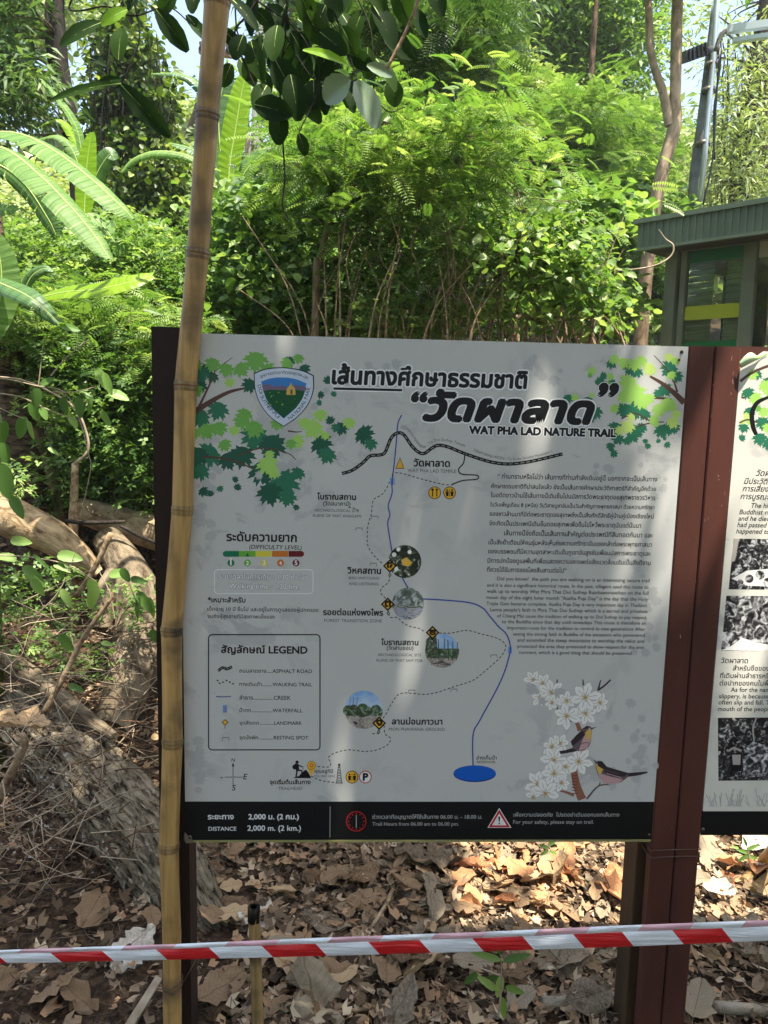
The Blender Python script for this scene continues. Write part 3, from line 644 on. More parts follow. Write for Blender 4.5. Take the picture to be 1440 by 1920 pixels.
for i, x in enumerate((433, 464, 495, 526, 555)): T(m, str(i + 1), x - 2.4, 1059.3, x + 2.4, 'w', bold=.02, layer=.00024) if i else T(m, '1', x - 1.0, 1059.3, x + .9, 'w', bold=.02, layer=.00024)
l = 'lettering|legend'
T(l, 'ระดับความยาก', 425, 1014, 556, bold=.016); T(l, '(DIFFICULTY LEVEL)', 467, 1029, 565, shear=.18)
T(l, 'ระยะเวลาในการเดิน : 1.30 ชั่วโมง', 410, 1085, 577, 'w', bold=.012, outline='k', ow=.8, layer=.00027); T(l, 'Walking time : 1.30 hrs.', 430, 1103, 561, 'w', bold=.012, outline='k', ow=.8, layer=.00027)
T(l, '*เหมาะสำหรับ', 390, 1129, 460, bold=.014); T(l, 'เด็กอายุ 10 ปี ขึ้นไป และอยู่ในการดูแลของผู้ปกครอง', 389, 1145, 597); T(l, 'จนถึงผู้สูงอายุที่มีสุขภาพแข็งแรง', 389, 1158.5, 515)
T(l, 'สัญลักษณ์ LEGEND', 415, 1224, 576, bold=.018)
for s, x1, y in (('ถนนลาดยาง.....ASPHALT ROAD', 585, 1261), ('ทางเดินเท้า.........WALKING TRAIL', 585, 1286), ('ลำธาร................CREEK', 545, 1311.5), ('น้ำตก..................WATERFALL', 567, 1335), ('จุดสังเกต.............LANDMARK', 566, 1358.5), ('จุดนั่งพัก.............RESTING SPOT', 578, 1386)): T(l, s, 449, y, x1)
p_ = 'lettering|story'
for s, x0, x1, y in (('“ ท่านทราบหรือไม่ว่า เส้นทางที่ท่านกำลังเดินอยู่นี้ นอกจากจะเป็นเส้นทาง', 933, 1232, 897), ('ศึกษาธรรมชาติที่น่าสนใจแล้ว ยังเป็นเส้นทางศึกษาประวัติศาสตร์ที่สำคัญอีกด้วย', 921, 1230, 915),
    ('ในอดีตชาวบ้านใช้เส้นทางนี้เดินขึ้นไปนมัสการวัดพระธาตุดอยสุเทพราชวรวิหาร', 920, 1229, 932), ('ในวันเพ็ญเดือน 8 (เหนือ) วันวิสาขบูชาอันเป็นวันสำคัญทางพุทธศาสนา ด้วยความศรัทธา', 919, 1227, 949.5),
    ('ของชาวล้านนาที่มีต่อพระธาตุดอยสุเทพซึ่งเป็นสิ่งศักดิ์สิทธิ์คู่บ้านคู่เมืองเชียงใหม่', 918, 1226, 967), ('จึงเกิดเป็นประเพณีเดินขึ้นดอยสุเทพเพื่อขึ้นไปไหว้พระธาตุนับแต่นั้นมา', 917, 1202, 985),
    ('เส้นทางนี้จึงถือเป็นเส้นทางสำคัญต่อประเพณีที่สืบทอดกันมา และ', 945, 1224, 1003.5), ('เป็นสิ่งย้ำเตือนให้คนรุ่นหลังเห็นถึงความศรัทธาอันแรงกล้าต่อพระพุทธศาสนา', 916, 1222, 1020.5),
    ('ของบรรพชนที่มีความอุตสาหะเดินขึ้นภูเขาอันสูงชันเพื่อนมัสการพระธาตุและ', 915, 1220, 1037.5), ('มีการปกป้องดูแลพื้นที่เพื่อแสดงความเคารพต่อสิ่งแวดล้อมอันเป็นสิ่งดีงาม', 914, 1220, 1055), ('ที่ควรได้รับการจรรโลงสืบสานต่อไป”', 913, 1062, 1072)):
    T(p_, s, x0, y, x1, bold=.006, hs=1.12)
for s, x0, x1, y in (('Did you know?  the path you are walking on is an interesting nature trail', 932, 1218, 1088), ('and it is also a significant historical route. In the past, villagers used this route to', 913, 1216, 1100),
    ('walk up to worship Wat Phra That Doi Suthep Ratchaworawihan on the full', 913, 1216, 1111.5), ('moon day of the eight lunar month "Asalha Puja Day" is the day that the Holy', 912, 1215, 1123),
    ('Triple Gem became complete. Asalha Puja Day is very important day in Thailand.', 912, 1214, 1134.5), ("Lanna people's faith in Phra That Doi Suthep which is a sacred and priceless", 919, 1214, 1146),
    ('of Chiang Mai cause the tradition of walking up to Doi Suthep to pay respect', 932, 1212, 1157.5), ('to the Buddha since that day until nowadays This route is therefore an', 941, 1211, 1168.5),
    ('important route for the tradition to remind to new generations After', 951, 1210, 1180), ('seeing the strong faith in Buddha of the ancestors who persevered', 962, 1209, 1191.5),
    ('and ascended the steep mountains to worship the relics and', 970, 1208, 1203), ('protected the area they protected to show respect for the envi', 970, 1207, 1214.5), ('ronment, which is a good thing that should be preserved.', 973, 1186, 1226)):
    T(p_, s, x0, y, x1, 'k')
f_ = 'lettering|footer'
T(f_, 'ระยะทาง', 390, 1536, 438, 'w', bold=.012); T(f_, '2,000 ม. (2 กม.)', 466, 1536, 560, 'w', bold=.012); T(f_, 'DISTANCE', 391, 1557.5, 443, 'w'); T(f_, '2,000 m. (2 km.)', 464, 1557.5, 564, 'w', bold=.006)
T(f_, 'ช่วงเวลาที่อนุญาตให้ใช้เส้นทาง 06.00 น. - 18.00 น.', 698, 1535, 904, 'ft', bold=.006); T(f_, 'Trail Hours from 06.00 am to 06.00 pm.', 698, 1548, 860, 'ft')
T(f_, 'เพื่อความปลอดภัย  โปรดอย่าเดินออกนอกเส้นทาง', 963, 1531, 1161, 'ft', bold=.006); T(f_, 'For your safety, please stay on trail.', 962, 1544.5, 1113, 'ft')

# screws
def screw(x, y, r, parent, mat):
    c = P(x, y, 0); rr = r * 1.95 / FPX; mb = MB(); mb.tube([c - NRM * .004, c + NRM * .0008, c + NRM * .0030], [rr, rr, rr * .7], 12)
    mb.tube([c + NRM * .0031, c + NRM * .0032], [rr * .35, rr * .35], 6, mi=1); return mb.build('screw', [mat, M_BAND], parent)
screw(1278, 660, 3.2, board, M_RUST); screw(1273, 675, 2.4, board, M_RUST); screw(356, 1570, 4, board, M_STEEL); screw(349, 1573, 3, board, M_STEEL); screw(1217, 1565, 2.4, board, M_STEEL)
mb = MB(); mb.add([P(346, 1560, .001), P(366, 1578, .001), P(350, 1579, .006), P(345, 1573, .004)], [(0, 1, 2, 3)]); mb.build('torn_corner', M_STEEL, board)

# posts
def prism(mb, pts_front, depth, back_extra=(0, 0), mi=0):
    f = [Vector(p) for p in pts_front]; b = [p - NRM * depth for p in f]; v = f + b
    mb.add(v, [(0, 1, 2, 3), (4, 7, 6, 5), (0, 4, 5, 1), (1, 5, 6, 2), (2, 6, 7, 3), (3, 7, 4, 0)], mi)
post = MB(); xl = bu(P(1292, 646)) + .0015; xm = bu(P(1341.5, 650)); xr = bu(P(1390, 652))
ztop = top_z + .002
def plank(name, x0, x1, z0, z1, t0, t1, mat, parent, bev=.003):
    mb = MB(); n = 5; vs = []; L1 = []
    prof = [(x0, t0), (x1, t0), (x1, t1 - bev), (x1 - bev, t1), (x0 + bev, t1), (x0, t1 - bev)]
    for z in (z0, z1):
        for x, t in prof: vs.append(BP(x, z, t))
    k = len(prof); fs = [tuple(range(k)), tuple(reversed(range(k, 2 * k)))] + [(i, (i + 1) % k, (i + 1) % k + k, i + k) for i in range(k)]
    mb.add(vs, fs); return mb.build(name, mat, parent)
pr = MB(); slab(pr, xl + .012, xr - .012, -.3, ztop - .01, -.052, -.030); post_r = pr.build('post', M_REDB, board); post_r['label'] = 'red brown timber post between the two boards'
plank('plank', xl, xm - .0012, -.3, ztop, -.029, .001, M_RED, post_r); plank('plank', xm + .0012, xr, -.3, ztop + .001, -.029, .002, M_RED, post_r)
a = plank('plank', xl - .016, xr - .03, -.3, bot_z - .008, -.14, -.053, M_OLIVE, post_r); a['label'] = 'older brown timber fixed behind the post'
xa = bu(P(283, 660)); xb = x0b + .004
pl = MB(); slab(pl, xa, xb + .004, -.3, top_z + .013, -.09, -.005); post_l = pl.build('post', M_REDB, board); post_l['label'] = 'dark brown timber post behind the bamboo pole'
# scuffs in the paint
mb = MB(); rgs = random.Random(2)
for px, py, ln_, w_ in [(1371, 672, 10, 1.6), (1374, 700, 9, 1.2), (1373, 716, 12, 2.0), (1370, 738, 5, 2), (1337, 722, 3, 1.5), (1346, 892, 4, 3), (1347, 899, 4, 2), (1333, 780, 3, 1), (1331, 845, 3, 1.4), (1358, 925, 9, .8), (1321, 975, 7, 1), (1327, 972, 3, 1.5), (1275, 1193, 10, 3), (1259, 1550, 5, 1.4), (1352, 948, 5, .8), (1304, 1090, 8, .7)]:
    c = P(px, py, .0024); a_ = rgs.uniform(-.2, .2); d_ = (Vector((0, 0, 1)) * math.cos(a_) + U * math.sin(a_)) * pxm(ln_ / 2, 1.95); q_ = U * pxm(w_ / 2, 1.95)
    mb.add([c - d_, c + q_ - d_ * .4, c + q_ * .7 + d_ * .5, c + d_, c - q_ + d_ * .3, c - q_ * .5 - d_ * .6], [(0, 1, 2, 3, 4, 5)])
mb.build('paint_scuffs', plain('paint_scuff', C(150, 112, 98), .7, .2), post_r)['kind'] = 'stuff'
# wire round the post
for y0, y1 in ((1592, 1590), (1605, 1604)):
    mb = MB(); zz = P(1255, y0).z
    pts = [BP(xl - .004, zz - .003, .0035), BP(lerp(xl, xr, .3), zz, .0045), BP(lerp(xl, xr, .7), zz + .002, .0045), BP(xr + .003, zz + .001, .0035), BP(xr + .003, zz, -.15), BP(xl - .004, zz, -.15), BP(xl - .004, zz - .003, .0035)]
    mb.tube(pts, .0013, 6); w = mb.build('binding_wire', M_WIRE, board)

# ------------------------------------------------------------------ the second board
M_SHEET2 = sheet_mat('printed_sheet_cream', C(224, 221, 208), C(200, 198, 190))
hist = empty('history_board', BP(xr + .5, 0, 0), 'second information board with black and white photographs and a curled top corner', 'sign')
hx0 = xr + .0015; hx1 = xr + 1.15; hz0 = P(1310, 1566).z; hz1 = P(1392, 676).z; hband = P(1312, 1521).z
flapx = bu(P(1432, 664)); zc = P(1391, 690).z
mb = MB(); mb.add([BP(hx0, hband), BP(hx1, hband), BP(hx1, top_z - .003), BP(flapx, top_z - .006), BP(hx0, zc), BP(hx0, hband, -.003), BP(hx1, hband, -.003), BP(hx1, top_z - .003, -.003), BP(flapx, top_z - .006, -.003), BP(hx0, zc, -.003)],
       [(0, 1, 2, 3, 4), (9, 8, 7, 6, 5), (0, 4, 9, 5), (4, 3, 8, 9), (3, 2, 7, 8), (1, 6, 7, 2), (0, 5, 6, 1)])
hp = mb.build('history_panel', M_SHEET2, hist); hp['label'] = 'cream printed sheet with Thai and English text'
mb = MB(); slab(mb, hx0, hx1, hz0, hband - .0002, -.003, 0); mb.build('footer_strip', M_BAND, hist)
mb = MB(); slab(mb, hx0 - .001, hx1, hz0 + .002, hz1 + .034, -.03, -.006); mb.build('backing_board', M_RED, hist)
screw(1318, 1555, 3.5, hist, M_STEEL)
# curled flap
mb = MB(); A = P(1386, 692, 0); B_ = P(1440, 664, 0); rows = []
for i in range(9):
    t = i / 8; s0 = A.lerp(B_, t); ln_ = .034 * math.sin(math.pi * min(1, t * 1.1 + .15)) * (1 - t * .75)
    row = []
    for k in range(7):
        a = k / 6 * 2.3; row.append(s0 + NRM * (ln_ * math.sin(a) * .75 + .0015) + Vector((0, 0, 1)) * (ln_ * (1 - math.cos(a)) * .62) - U * (0.001 * k))
    rows.append(row)
vs = [p for r_ in rows for p in r_]; mb.add(vs, [(i * 7 + k, i * 7 + k + 1, (i + 1) * 7 + k + 1, (i + 1) * 7 + k) for i in range(8) for k in range(6)], 0, True)
M_FLAP = plain('curled_print', C(214, 220, 206), .4, .3, col2=C(150, 196, 98), nscale=14)
fp = mb.build('curled_corner', M_FLAP, hist)
fl = Flat(.00004, 1.2e-6)
for x, y, r, c in ((1400,735,16,'D'),(1420,700,18,'D'),(1440,715,20,'D'),(1405,770,18,'D'),(1430,790,22,'D'),(1395,800,14,'D'),(1425,820,18,'D'),(1390,822,10,'D'),(1440,830,20,'D'),(1460,780,26,'D'),(1480,720,26,'D'),(1450,850,14,'D2'),
                   (1410,700,14,'L'),(1432,722,18,'L'),(1415,745,16,'L'),(1448,735,18,'L'),(1398,780,10,'Y'),(1408,790,12,'L'),(1432,770,14,'L'),(1440,800,16,'L'),(1392,790,8,'Y'),(1420,765,10,'M'),(1470,750,22,'L'),(1480,800,20,'M')): maple(fl, max(x, 1391 - .085 * (y - 650) + r * 1.1), y, r, c, rng)
fl.line(cr2([(1388, 715), (1405, 702), (1430, 690), (1460, 680)]), 5, 'br'); fl.line(cr2([(1386, 793), (1402, 787), (1420, 792)]), 3, 'br'); fl.line(cr2([(1390, 745), (1396, 746)]), 4, 'br')
fl.build('leaf_artwork', hp)
M_BW = photo_mat('photo_black_white', [(.36, C(22, 22, 24)), (.46, C(60, 60, 62)), (.54, C(140, 140, 140)), (.64, C(216, 216, 214))], 62, seed=21)
M_BW2 = photo_mat('photo_black_white_2', [(.42, C(22, 22, 24)), (.52, C(48, 48, 50)), (.6, C(120, 120, 120)), (.68, C(216, 216, 214))], 74, seed=5)
fl = Flat(.00009, 1e-6)
for pl_, mt in ((((1376, 1010), (1600, 1012), (1596, 1107), (1366, 1105)), M_BW2), (((1362, 1117), (1600, 1119), (1596, 1222), (1352, 1220)), M_BW), (((1346, 1346), (1600, 1344), (1590, 1462), (1347, 1464)), M_BW2)): fl.poly(pl_, mt)
fl.poly([(1377, 1010), (1386, 1010), (1378, 1052), (1370, 1054)], 'pe'); fl.poly([(1352, 1219), (1370, 1212), (1392, 1196), (1420, 1205), (1460, 1212), (1460, 1221)], 'cr'); fl.poly([(1372, 1085), (1400, 1070), (1450, 1066), (1450, 1100), (1400, 1098)], 'cr')
for x, y, r in ((1405, 1085, 8), (1425, 1078, 9), (1388, 1092, 6), (1440, 1092, 9)): fl.disc(x, y, r, M_BW, n=12)
# chair and roots in the lowest photograph
fl.poly([(1390, 1392), (1404, 1398), (1412, 1390), (1440, 1400), (1440, 1455), (1395, 1458)], M_BW); fl.poly([(1370, 1412), (1391, 1412), (1390, 1446), (1371, 1446)], 'k'); fl.poly([(1372.5, 1415), (1389, 1415), (1388, 1434), (1374, 1434)], 'pe'); fl.line([(1371, 1446), (1370, 1458)], 2, 'k'); fl.line([(1390, 1446), (1391, 1458)], 2, 'k'); fl.line([(1366, 1408), (1376, 1402), (1390, 1408)], 4, 'pe')
fl.line(cr2([(1418, 1346), (1412, 1365), (1414, 1390)]), 3, 'pe')
fl.line(cr2([(1440, 745), (1420, 755), (1410, 775), (1412, 800), (1418, 815)]), interp([5, 8, 9, 9, 7], len(cr2([(1440, 745), (1420, 755), (1410, 775), (1412, 800), (1418, 815)]))), 'k')
fl.line(cr2([(1440, 745), (1452, 742), (1470, 760)]), 6, 'k')
for i in range(60):
    x = rng.uniform(1330, 1500); fl.line([(x, 1512), (x + rng.uniform(-14, 14), 1512 - rng.uniform(8, 34))], 1.6, rng.choice(['wm', 'wm', 'pe']))
fl.build('printed_pictures', hp, 'three black and white printed forest photographs')
h_ = 'lettering|history'
for s, x, y, em, sh in (('วัดผาลาด', 1417, 892, 15, .2), ('มีประวัติศาสตร์ยาวนาน', 1395, 907, 14, .2), ('การเสี่ยงทายของช้าง', 1392, 921, 14, .2), ('การบูรณะปฏิสังขรณ์', 1388, 935.5, 14, .2), ('The history of the temple', 1407, 952, 12.5, .2), ('Buddhist relics and an elephant', 1386, 964, 12.5, .2), ('and he died there on the way', 1384, 976, 12.5, .2), ('had passed away at this place', 1382, 988, 12.5, .2), ('happened to be the place', 1380, 1000, 12.5, .2),
                        ('วัดผาลาด', 1352, 1243, 14, 0), ('สำหรับชื่อของ วัดผาลาด', 1374, 1257, 13, 0), ('ที่เดินผ่านลำธารหรือน้ำตก', 1350, 1271, 13, 0), ('ต่อปากของคนในพื้นที่จนมา', 1349, 1285, 13, 0), ('As for the name of the temple', 1370, 1297, 12.5, 0), ('slippery, is because people', 1348, 1309, 12.5, 0), ('often slip and fall. Therefore', 1347, 1320.5, 12.5, 0), ('mouth of the people in the', 1346, 1333, 12.5, 0)):
    T(h_, s, x, y, 0, em=em, shear=sh, layer=.00016)
make_texts(lambda k: {'footer': foot, 'history': hp}.get(k.split('|')[1], panel))
# ------------------------------------------------------------------ ground
def ground_mat():
    m, nt, out = new_mat('forest_soil'); N = nt.nodes; L = nt.links
    b = N.new('ShaderNodeBsdfPrincipled'); b.inputs['Roughness'].default_value = .95; b.inputs['Specular IOR Level'].default_value = .1; L.new(b.outputs[0], out.inputs[0])
    tc = N.new('ShaderNodeTexCoord')
    t = N.new('ShaderNodeTexNoise'); t.inputs['Scale'].default_value = 26; t.inputs['Detail'].default_value = 8; t.inputs['Roughness'].default_value = .7; L.new(tc.outputs['Object'], t.inputs[0])
    r = N.new('ShaderNodeValToRGB'); e = r.color_ramp.elements; e[0].position = .33; e[0].color = C(44, 35, 27); e[1].position = .70; e[1].color = C(124, 102, 78)
    e2 = r.color_ramp.elements.new(.5); e2.color = C(76, 60, 46)
    L.new(t.outputs[0], r.inputs[0]); L.new(r.outputs[0], b.inputs['Base Color'])
    v = N.new('ShaderNodeTexVoronoi'); v.inputs['Scale'].default_value = 42; L.new(tc.outputs['Object'], v.inputs[0])
    ad = N.new('ShaderNodeMath'); ad.operation = 'ADD'; L.new(t.outputs[0], ad.inputs[0]); L.new(v.outputs['Distance'], ad.inputs[1])
    bm = N.new('ShaderNodeBump'); bm.inputs['Strength'].default_value = .9; bm.inputs['Distance'].default_value = .03; L.new(ad.outputs[0], bm.inputs['Height']); L.new(bm.outputs[0], b.inputs['Normal'])
    return m
M_SOILG = ground_mat()
def axis(ranges):
    out = []
    for a, b, n in ranges: out += [lerp(a, b, i / n) for i in range(n)]
    return out + [ranges[-1][1]]
gx_ = axis([(-150, -30, 8), (-30, -5, 20), (-5, 4, 110), (4, 30, 20), (30, 150, 8)]); gy_ = axis([(-60, -4, 8), (-4, 1, 10), (1, 8, 110), (8, 40, 40), (40, 120, 10)])
def gz(x, y): return hgt(x, min(y, 45)) + (.012 * math.sin(x * 31 + y * 17) * math.cos(y * 37 - x * 11) if abs(x) < 5 and 0 < y < 8 else 0)
mb = MB(); mb.v = [(x, y, gz(x, y)) for y in gy_ for x in gx_]; n_ = len(gx_)
mb.f = [(j * n_ + i, j * n_ + i + 1, (j + 1) * n_ + i + 1, (j + 1) * n_ + i) for j in range(len(gy_) - 1) for i in range(n_ - 1)]
mb.mi = [0] * len(mb.f); mb.sm = [True] * len(mb.f)
ground = mb.build('ground', M_SOILG); ground['kind'] = 'structure'; ground['label'] = 'brown forest soil rising gently behind the boards'

# dead leaves
def dead_mat(name, c1, c2, c3):
    m, nt, out = new_mat(name); N = nt.nodes; L = nt.links
    b = N.new('ShaderNodeBsdfPrincipled'); b.inputs['Roughness'].default_value = .7; b.inputs['Specular IOR Level'].default_value = .25
    tc = N.new('ShaderNodeTexCoord'); t = N.new('ShaderNodeTexNoise'); t.inputs['Scale'].default_value = 22; t.inputs['Detail'].default_value = 6; L.new(tc.outputs['Object'], t.inputs[0])
    oi = N.new('ShaderNodeObjectInfo'); ad = N.new('ShaderNodeMath'); ad.operation = 'MULTIPLY_ADD'; L.new(oi.outputs['Random'], ad.inputs[0]); ad.inputs[1].default_value = .5; L.new(t.outputs[0], ad.inputs[2])
    a = N.new('ShaderNodeAttribute'); a.attribute_name = 'v'; a2 = N.new('ShaderNodeMath'); a2.operation = 'MULTIPLY_ADD'; L.new(a.outputs['Fac'], a2.inputs[0]); a2.inputs[1].default_value = .5; L.new(ad.outputs[0], a2.inputs[2])
    r = N.new('ShaderNodeValToRGB'); e = r.color_ramp.elements; e[0].position = .5; e[0].color = c1; e[1].position = 1.1 if False else 1.0; e[1].color = c3; q = e.new(.75); q.color = c2
    L.new(a2.outputs[0], r.inputs[0])
    sx = N.new('ShaderNodeSeparateXYZ'); L.new(tc.outputs['Object'], sx.inputs[0])
    def M(op, a_, b_=0.0):
        q_ = N.new('ShaderNodeMath'); q_.operation = op
        for i_, z_ in enumerate((a_, b_)):
            if isinstance(z_, (int, float)): q_.inputs[i_].default_value = z_
            else: L.new(z_, q_.inputs[i_])
        return q_.outputs[0]
    ax_ = M('ABSOLUTE', sx.outputs[0]); k1 = M('LESS_THAN', ax_, .008)
    sv = M('SUBTRACT', sx.outputs[1], M('MULTIPLY', ax_, .75)); fr = M('FRACT', M('MULTIPLY', sv, 11.0)); k2 = M('LESS_THAN', fr, .09)
    vein = M('MAXIMUM', k1, M('MULTIPLY', k2, .55))
    mx = N.new('ShaderNodeMix'); mx.data_type = 'RGBA'; mx.blend_type = 'MIX'; L.new(M('MULTIPLY', vein, .5), mx.inputs[0]); L.new(r.outputs[0], mx.inputs[6]); mx.inputs[7].default_value = tuple(c * .55 for c in c1[:3]) + (1,)
    L.new(mx.outputs[2], b.inputs['Base Color'])
    bm = N.new('ShaderNodeBump'); bm.inputs['Strength'].default_value = .5; bm.inputs['Distance'].default_value = .006; L.new(t.outputs[0], bm.inputs['Height']); L.new(bm.outputs[0], b.inputs['Normal'])
    tr = N.new('ShaderNodeBsdfTranslucent'); L.new(mx.outputs[2], tr.inputs[0]); ms = N.new('ShaderNodeMixShader'); ms.inputs[0].default_value = .18
    L.new(b.outputs[0], ms.inputs[1]); L.new(tr.outputs[0], ms.inputs[2]); L.new(ms.outputs[0], out.inputs[0]); return m
M_DEAD = [dead_mat('dead_leaf_tan', C(124, 96, 66), C(158, 128, 92), C(186, 158, 120)), dead_mat('dead_leaf_orange', C(134, 84, 54), C(172, 112, 74), C(200, 146, 102)),
          dead_mat('dead_leaf_grey', C(92, 80, 64), C(122, 108, 88), C(150, 136, 112)), dead_mat('dead_leaf_dark', C(78, 62, 46), C(116, 92, 66), C(146, 120, 90)), dead_mat('dead_leaf_pale', C(160, 148, 128), C(190, 178, 158), C(212, 202, 184))]
def dead_leaf_mesh(rng, mat, nu=8, nv=4):
    """unit length leaf lying in xy, curled and crumpled"""
    mb = MB(); wid = rng.uniform(.5, .78); curl = rng.uniform(-.9, 1.3); roll = rng.uniform(-.5, .9); tw = rng.uniform(-.5, .5); vs = []
    ph = [rng.uniform(0, 6) for _ in range(6)]; am = rng.uniform(.02, .07)
    for i in range(nu + 1):
        t = i / nu; w = wid * .5 * (math.sin(math.pi * min(1, t * .92 + .05)) ** .7) * (1 - .12 * t)
        for j in range(2 * nv + 1):
            s = (j - nv) / nv; edge = 1 + (.13 * math.sin(t * 17 + ph[0] + 2 * s) + .09 * math.sin(t * 37 + ph[1] + s * 3)) * abs(s) - (.35 * max(0.0, math.sin(t * 7 + ph[5] + s) - .75) * 4 * (abs(s) > .6))
            x = s * w * edge; y = t - .5; z = .14 * curl * (y * y * 2 - .2) + roll * x * x * 1.6 / wid + am * math.sin(x * 16 + ph[2]) * math.cos(y * 13 + ph[3]) + am * .6 * math.sin(x * 31 + y * 23 + ph[4]) - .03 * (1 - abs(s)) ** 3
            a = tw * y; vs.append((x * math.cos(a) - z * math.sin(a), y, x * math.sin(a) + z * math.cos(a)))
    n = 2 * nv + 1; skip = set()
    for _ in range(rng.choice([0, 0, 1, 2])): skip.add((rng.randrange(1, nu - 1), rng.randrange(1, 2 * nv - 1)))
    mb.add(vs, [(i * n + j, i * n + j + 1, (i + 1) * n + j + 1, (i + 1) * n + j) for i in range(nu) for j in range(2 * nv) if (i, j) not in skip], 0, True, rng.random())
    # stalk
    mb.tube([(0, -.5, -.01), (.01, -.6, .02), (.03, -.7, .01)], [.012, .010, .008], 3)
    me = bpy.data.meshes.new('dead_leaf'); me.from_pydata(mb.v, [], mb.f); me.materials.append(mat); me.polygons.foreach_set('use_smooth', [True] * len(mb.f))
    a = me.attributes.new('v', 'FLOAT', 'FACE'); a.data.foreach_set('value', [mb.va[0]] * len(mb.f)); me.update(); return me
rng = random.Random(11)
LV = {k: [dead_leaf_mesh(rng, M_DEAD[k]) for _ in range(5)] for k in range(5)}
def place_leaf(me, p, s, rz, rx, ry, parent=ground):
    o = bpy.data.objects.new('dead_leaf', me); COL.objects.link(o); o.parent = parent
    o.location = p; o.scale = (s, s, s); o.rotation_euler = (rx, ry, rz); return o
zones = [((360, 1600, 1180, 1910), 120, [2, 3, 3, 0, 2, 3, 3]), ((860, 1570, 1180, 1720), 52, [1, 1, 0, 1, 0, 3]), ((1290, 1560, 1440, 1720), 22, [1, 0, 2, 4]), ((1270, 1740, 1440, 1915), 14, [2, 3]), ((0, 1600, 300, 1915), 8, [3, 3, 3]), ((200, 1000, 320, 1400), 24, [2, 4, 0]), ((0, 1050, 200, 1500), 18, [2, 0, 3])]
cnt = 0
for (x0, y0, x1, y1), n, cols in zones:
    for _ in range(n):
        px, py = rng.uniform(x0, x1), rng.uniform(y0, y1); p = gp(px, py, 0.02)
        s = rng.choice([.05, .07, .09, .11, .15]) * rng.uniform(.85, 1.15)
        if x0 == 360 and cnt % 4 == 0: s *= 1.15
        place_leaf(rng.choice(LV[rng.choice(cols)]), Vector((p.x, p.y, gz(p.x, p.y) + .015 + rng.random() * .045)), s, rng.uniform(0, 6.3), rng.gauss(0, .28), rng.gauss(0, .28)); cnt += 1
# singled-out leaves
def A(px, py, Y): return at(px, py, Y)
def hero_leaf(px, py, s, rz, mat_i, label, rx=0, ry=0, lift=.05, variant=None):
    rg = random.Random(int(px * 7 + py)); me = dead_leaf_mesh(rg, M_DEAD[mat_i], 14, 7); p = gp(px, py, lift)
    if py < 1400: p = A(px, py, 2.85)
    o = bpy.data.objects.new('dry_leaf', me); COL.objects.link(o); o.location = p; o.scale = (s, s, s); o.rotation_euler = (rx, ry, rz); o['category'] = 'leaf'; o['label'] = label; return o
hero_leaf(482, 1712, .19, 2.6, 4, 'white curled dry leaf lying behind the dark topped bamboo stake', .3, -.2, .05)
hero_leaf(810, 1602, .30, 1.9, 2, 'big pale grey dry leaf just below the foot of the map board', .2, .1, .05)
hero_leaf(590, 1860, .27, .5, 2, 'big grey brown dry leaf standing up below the barrier tape', .5, .1, .06)
hero_leaf(590, 1812, .26, 1.5, 0, 'wide tan dry leaf lying flat under the barrier tape', .1, .1, .05)
hero_leaf(745, 1892, .21, -.5, 2, 'torn grey dry leaf beside the thin lying twig', .4, .0, .05)
hero_leaf(1335, 1598, .26, .2, 2, 'smooth grey dry leaf right of the red brown post', .3, .1, .06)
hero_leaf(1045, 1625, .24, -.6, 1, 'yellow orange dry leaf in the sunlit litter under the board', .5, .1, .06)
hero_leaf(30, 1354, .25, 1.62, 0, 'long brown dry leaf resting on top of the rotten log', .15, -.1, .28)
hero_leaf(250, 1775, .16, -.7, 4, 'small pale dry leaf left of the foot of the bamboo pole', .5, .2, .05)
# litter: too many to pick apart
nr = np.random.default_rng(3)
def ground_pts(n, x0, x1, y0, y1, lift):
    xs = nr.uniform(x0, x1, n); ys = nr.uniform(y0, y1, n)
    return np.array([(x, y, hgt(x, y) + lift * r) for x, y, r in zip(xs, ys, nr.random(n))])
M_LIT = leaf_mat('litter_leaves', [C(54, 43, 33), C(90, 74, 57), C(120, 102, 80), C(146, 124, 98), C(164, 128, 94), C(188, 172, 144)], trans=.12, rough=.8, spec=.2, tcol=(1, .9, .7, 1))
pts = np.concatenate([ground_pts(30000, -2.2, 2.4, 1.2, 3.4, .035), ground_pts(9000, -4, 4, 3.2, 8, .04)])
pts = pts[(nr.random(len(pts)) > .82) | ~((pts[:, 0] < -.42) & (pts[:, 1] < 2.75))]
tm = (np.array([[-.2, 0, 0], [.22, .05, .05], [.3, .6, -.02], [0, 1, .12], [-.28, .55, .07], [0, .5, 0]]), np.array([[0, 1, 2, 5], [0, 5, 3, 4], [5, 2, 3, 3]])[:2])
lt = cloud('leaf_litter', pts, nr.uniform(.012, .06, len(pts)), tm, M_LIT, ground, nr, up=1.6); lt['kind'] = 'stuff'; lt['label'] = 'crumbled brown and grey leaf litter'
M_TWIG = plain('twig_grey', C(120, 102, 82), .8, .2, col2=C(78, 62, 48), nscale=30)
M_TWIGP = plain('twig_pale', C(176, 160, 136), .75, .2, col2=C(140, 122, 98), nscale=20)
def twig_tangle(mb, rng, p, L, r, lift=.02, bend=.25, up=.1):
    a = rng.uniform(0, 6.28); d = Vector((math.cos(a), math.sin(a), rng.gauss(0, up))).normalized(); q = Vector(p); pts = [q.copy()]
    for _ in range(3):
        d = (d + Vector((rng.gauss(0, bend), rng.gauss(0, bend), rng.gauss(0, bend * .5)))).normalized(); q = q + d * L / 3; q.z = max(q.z, hgt(q.x, q.y) + .005); pts.append(q.copy())
    mb.tube(pts, [r, r * .85, r * .7, r * .4], 4, cap=False)
mb = MB()
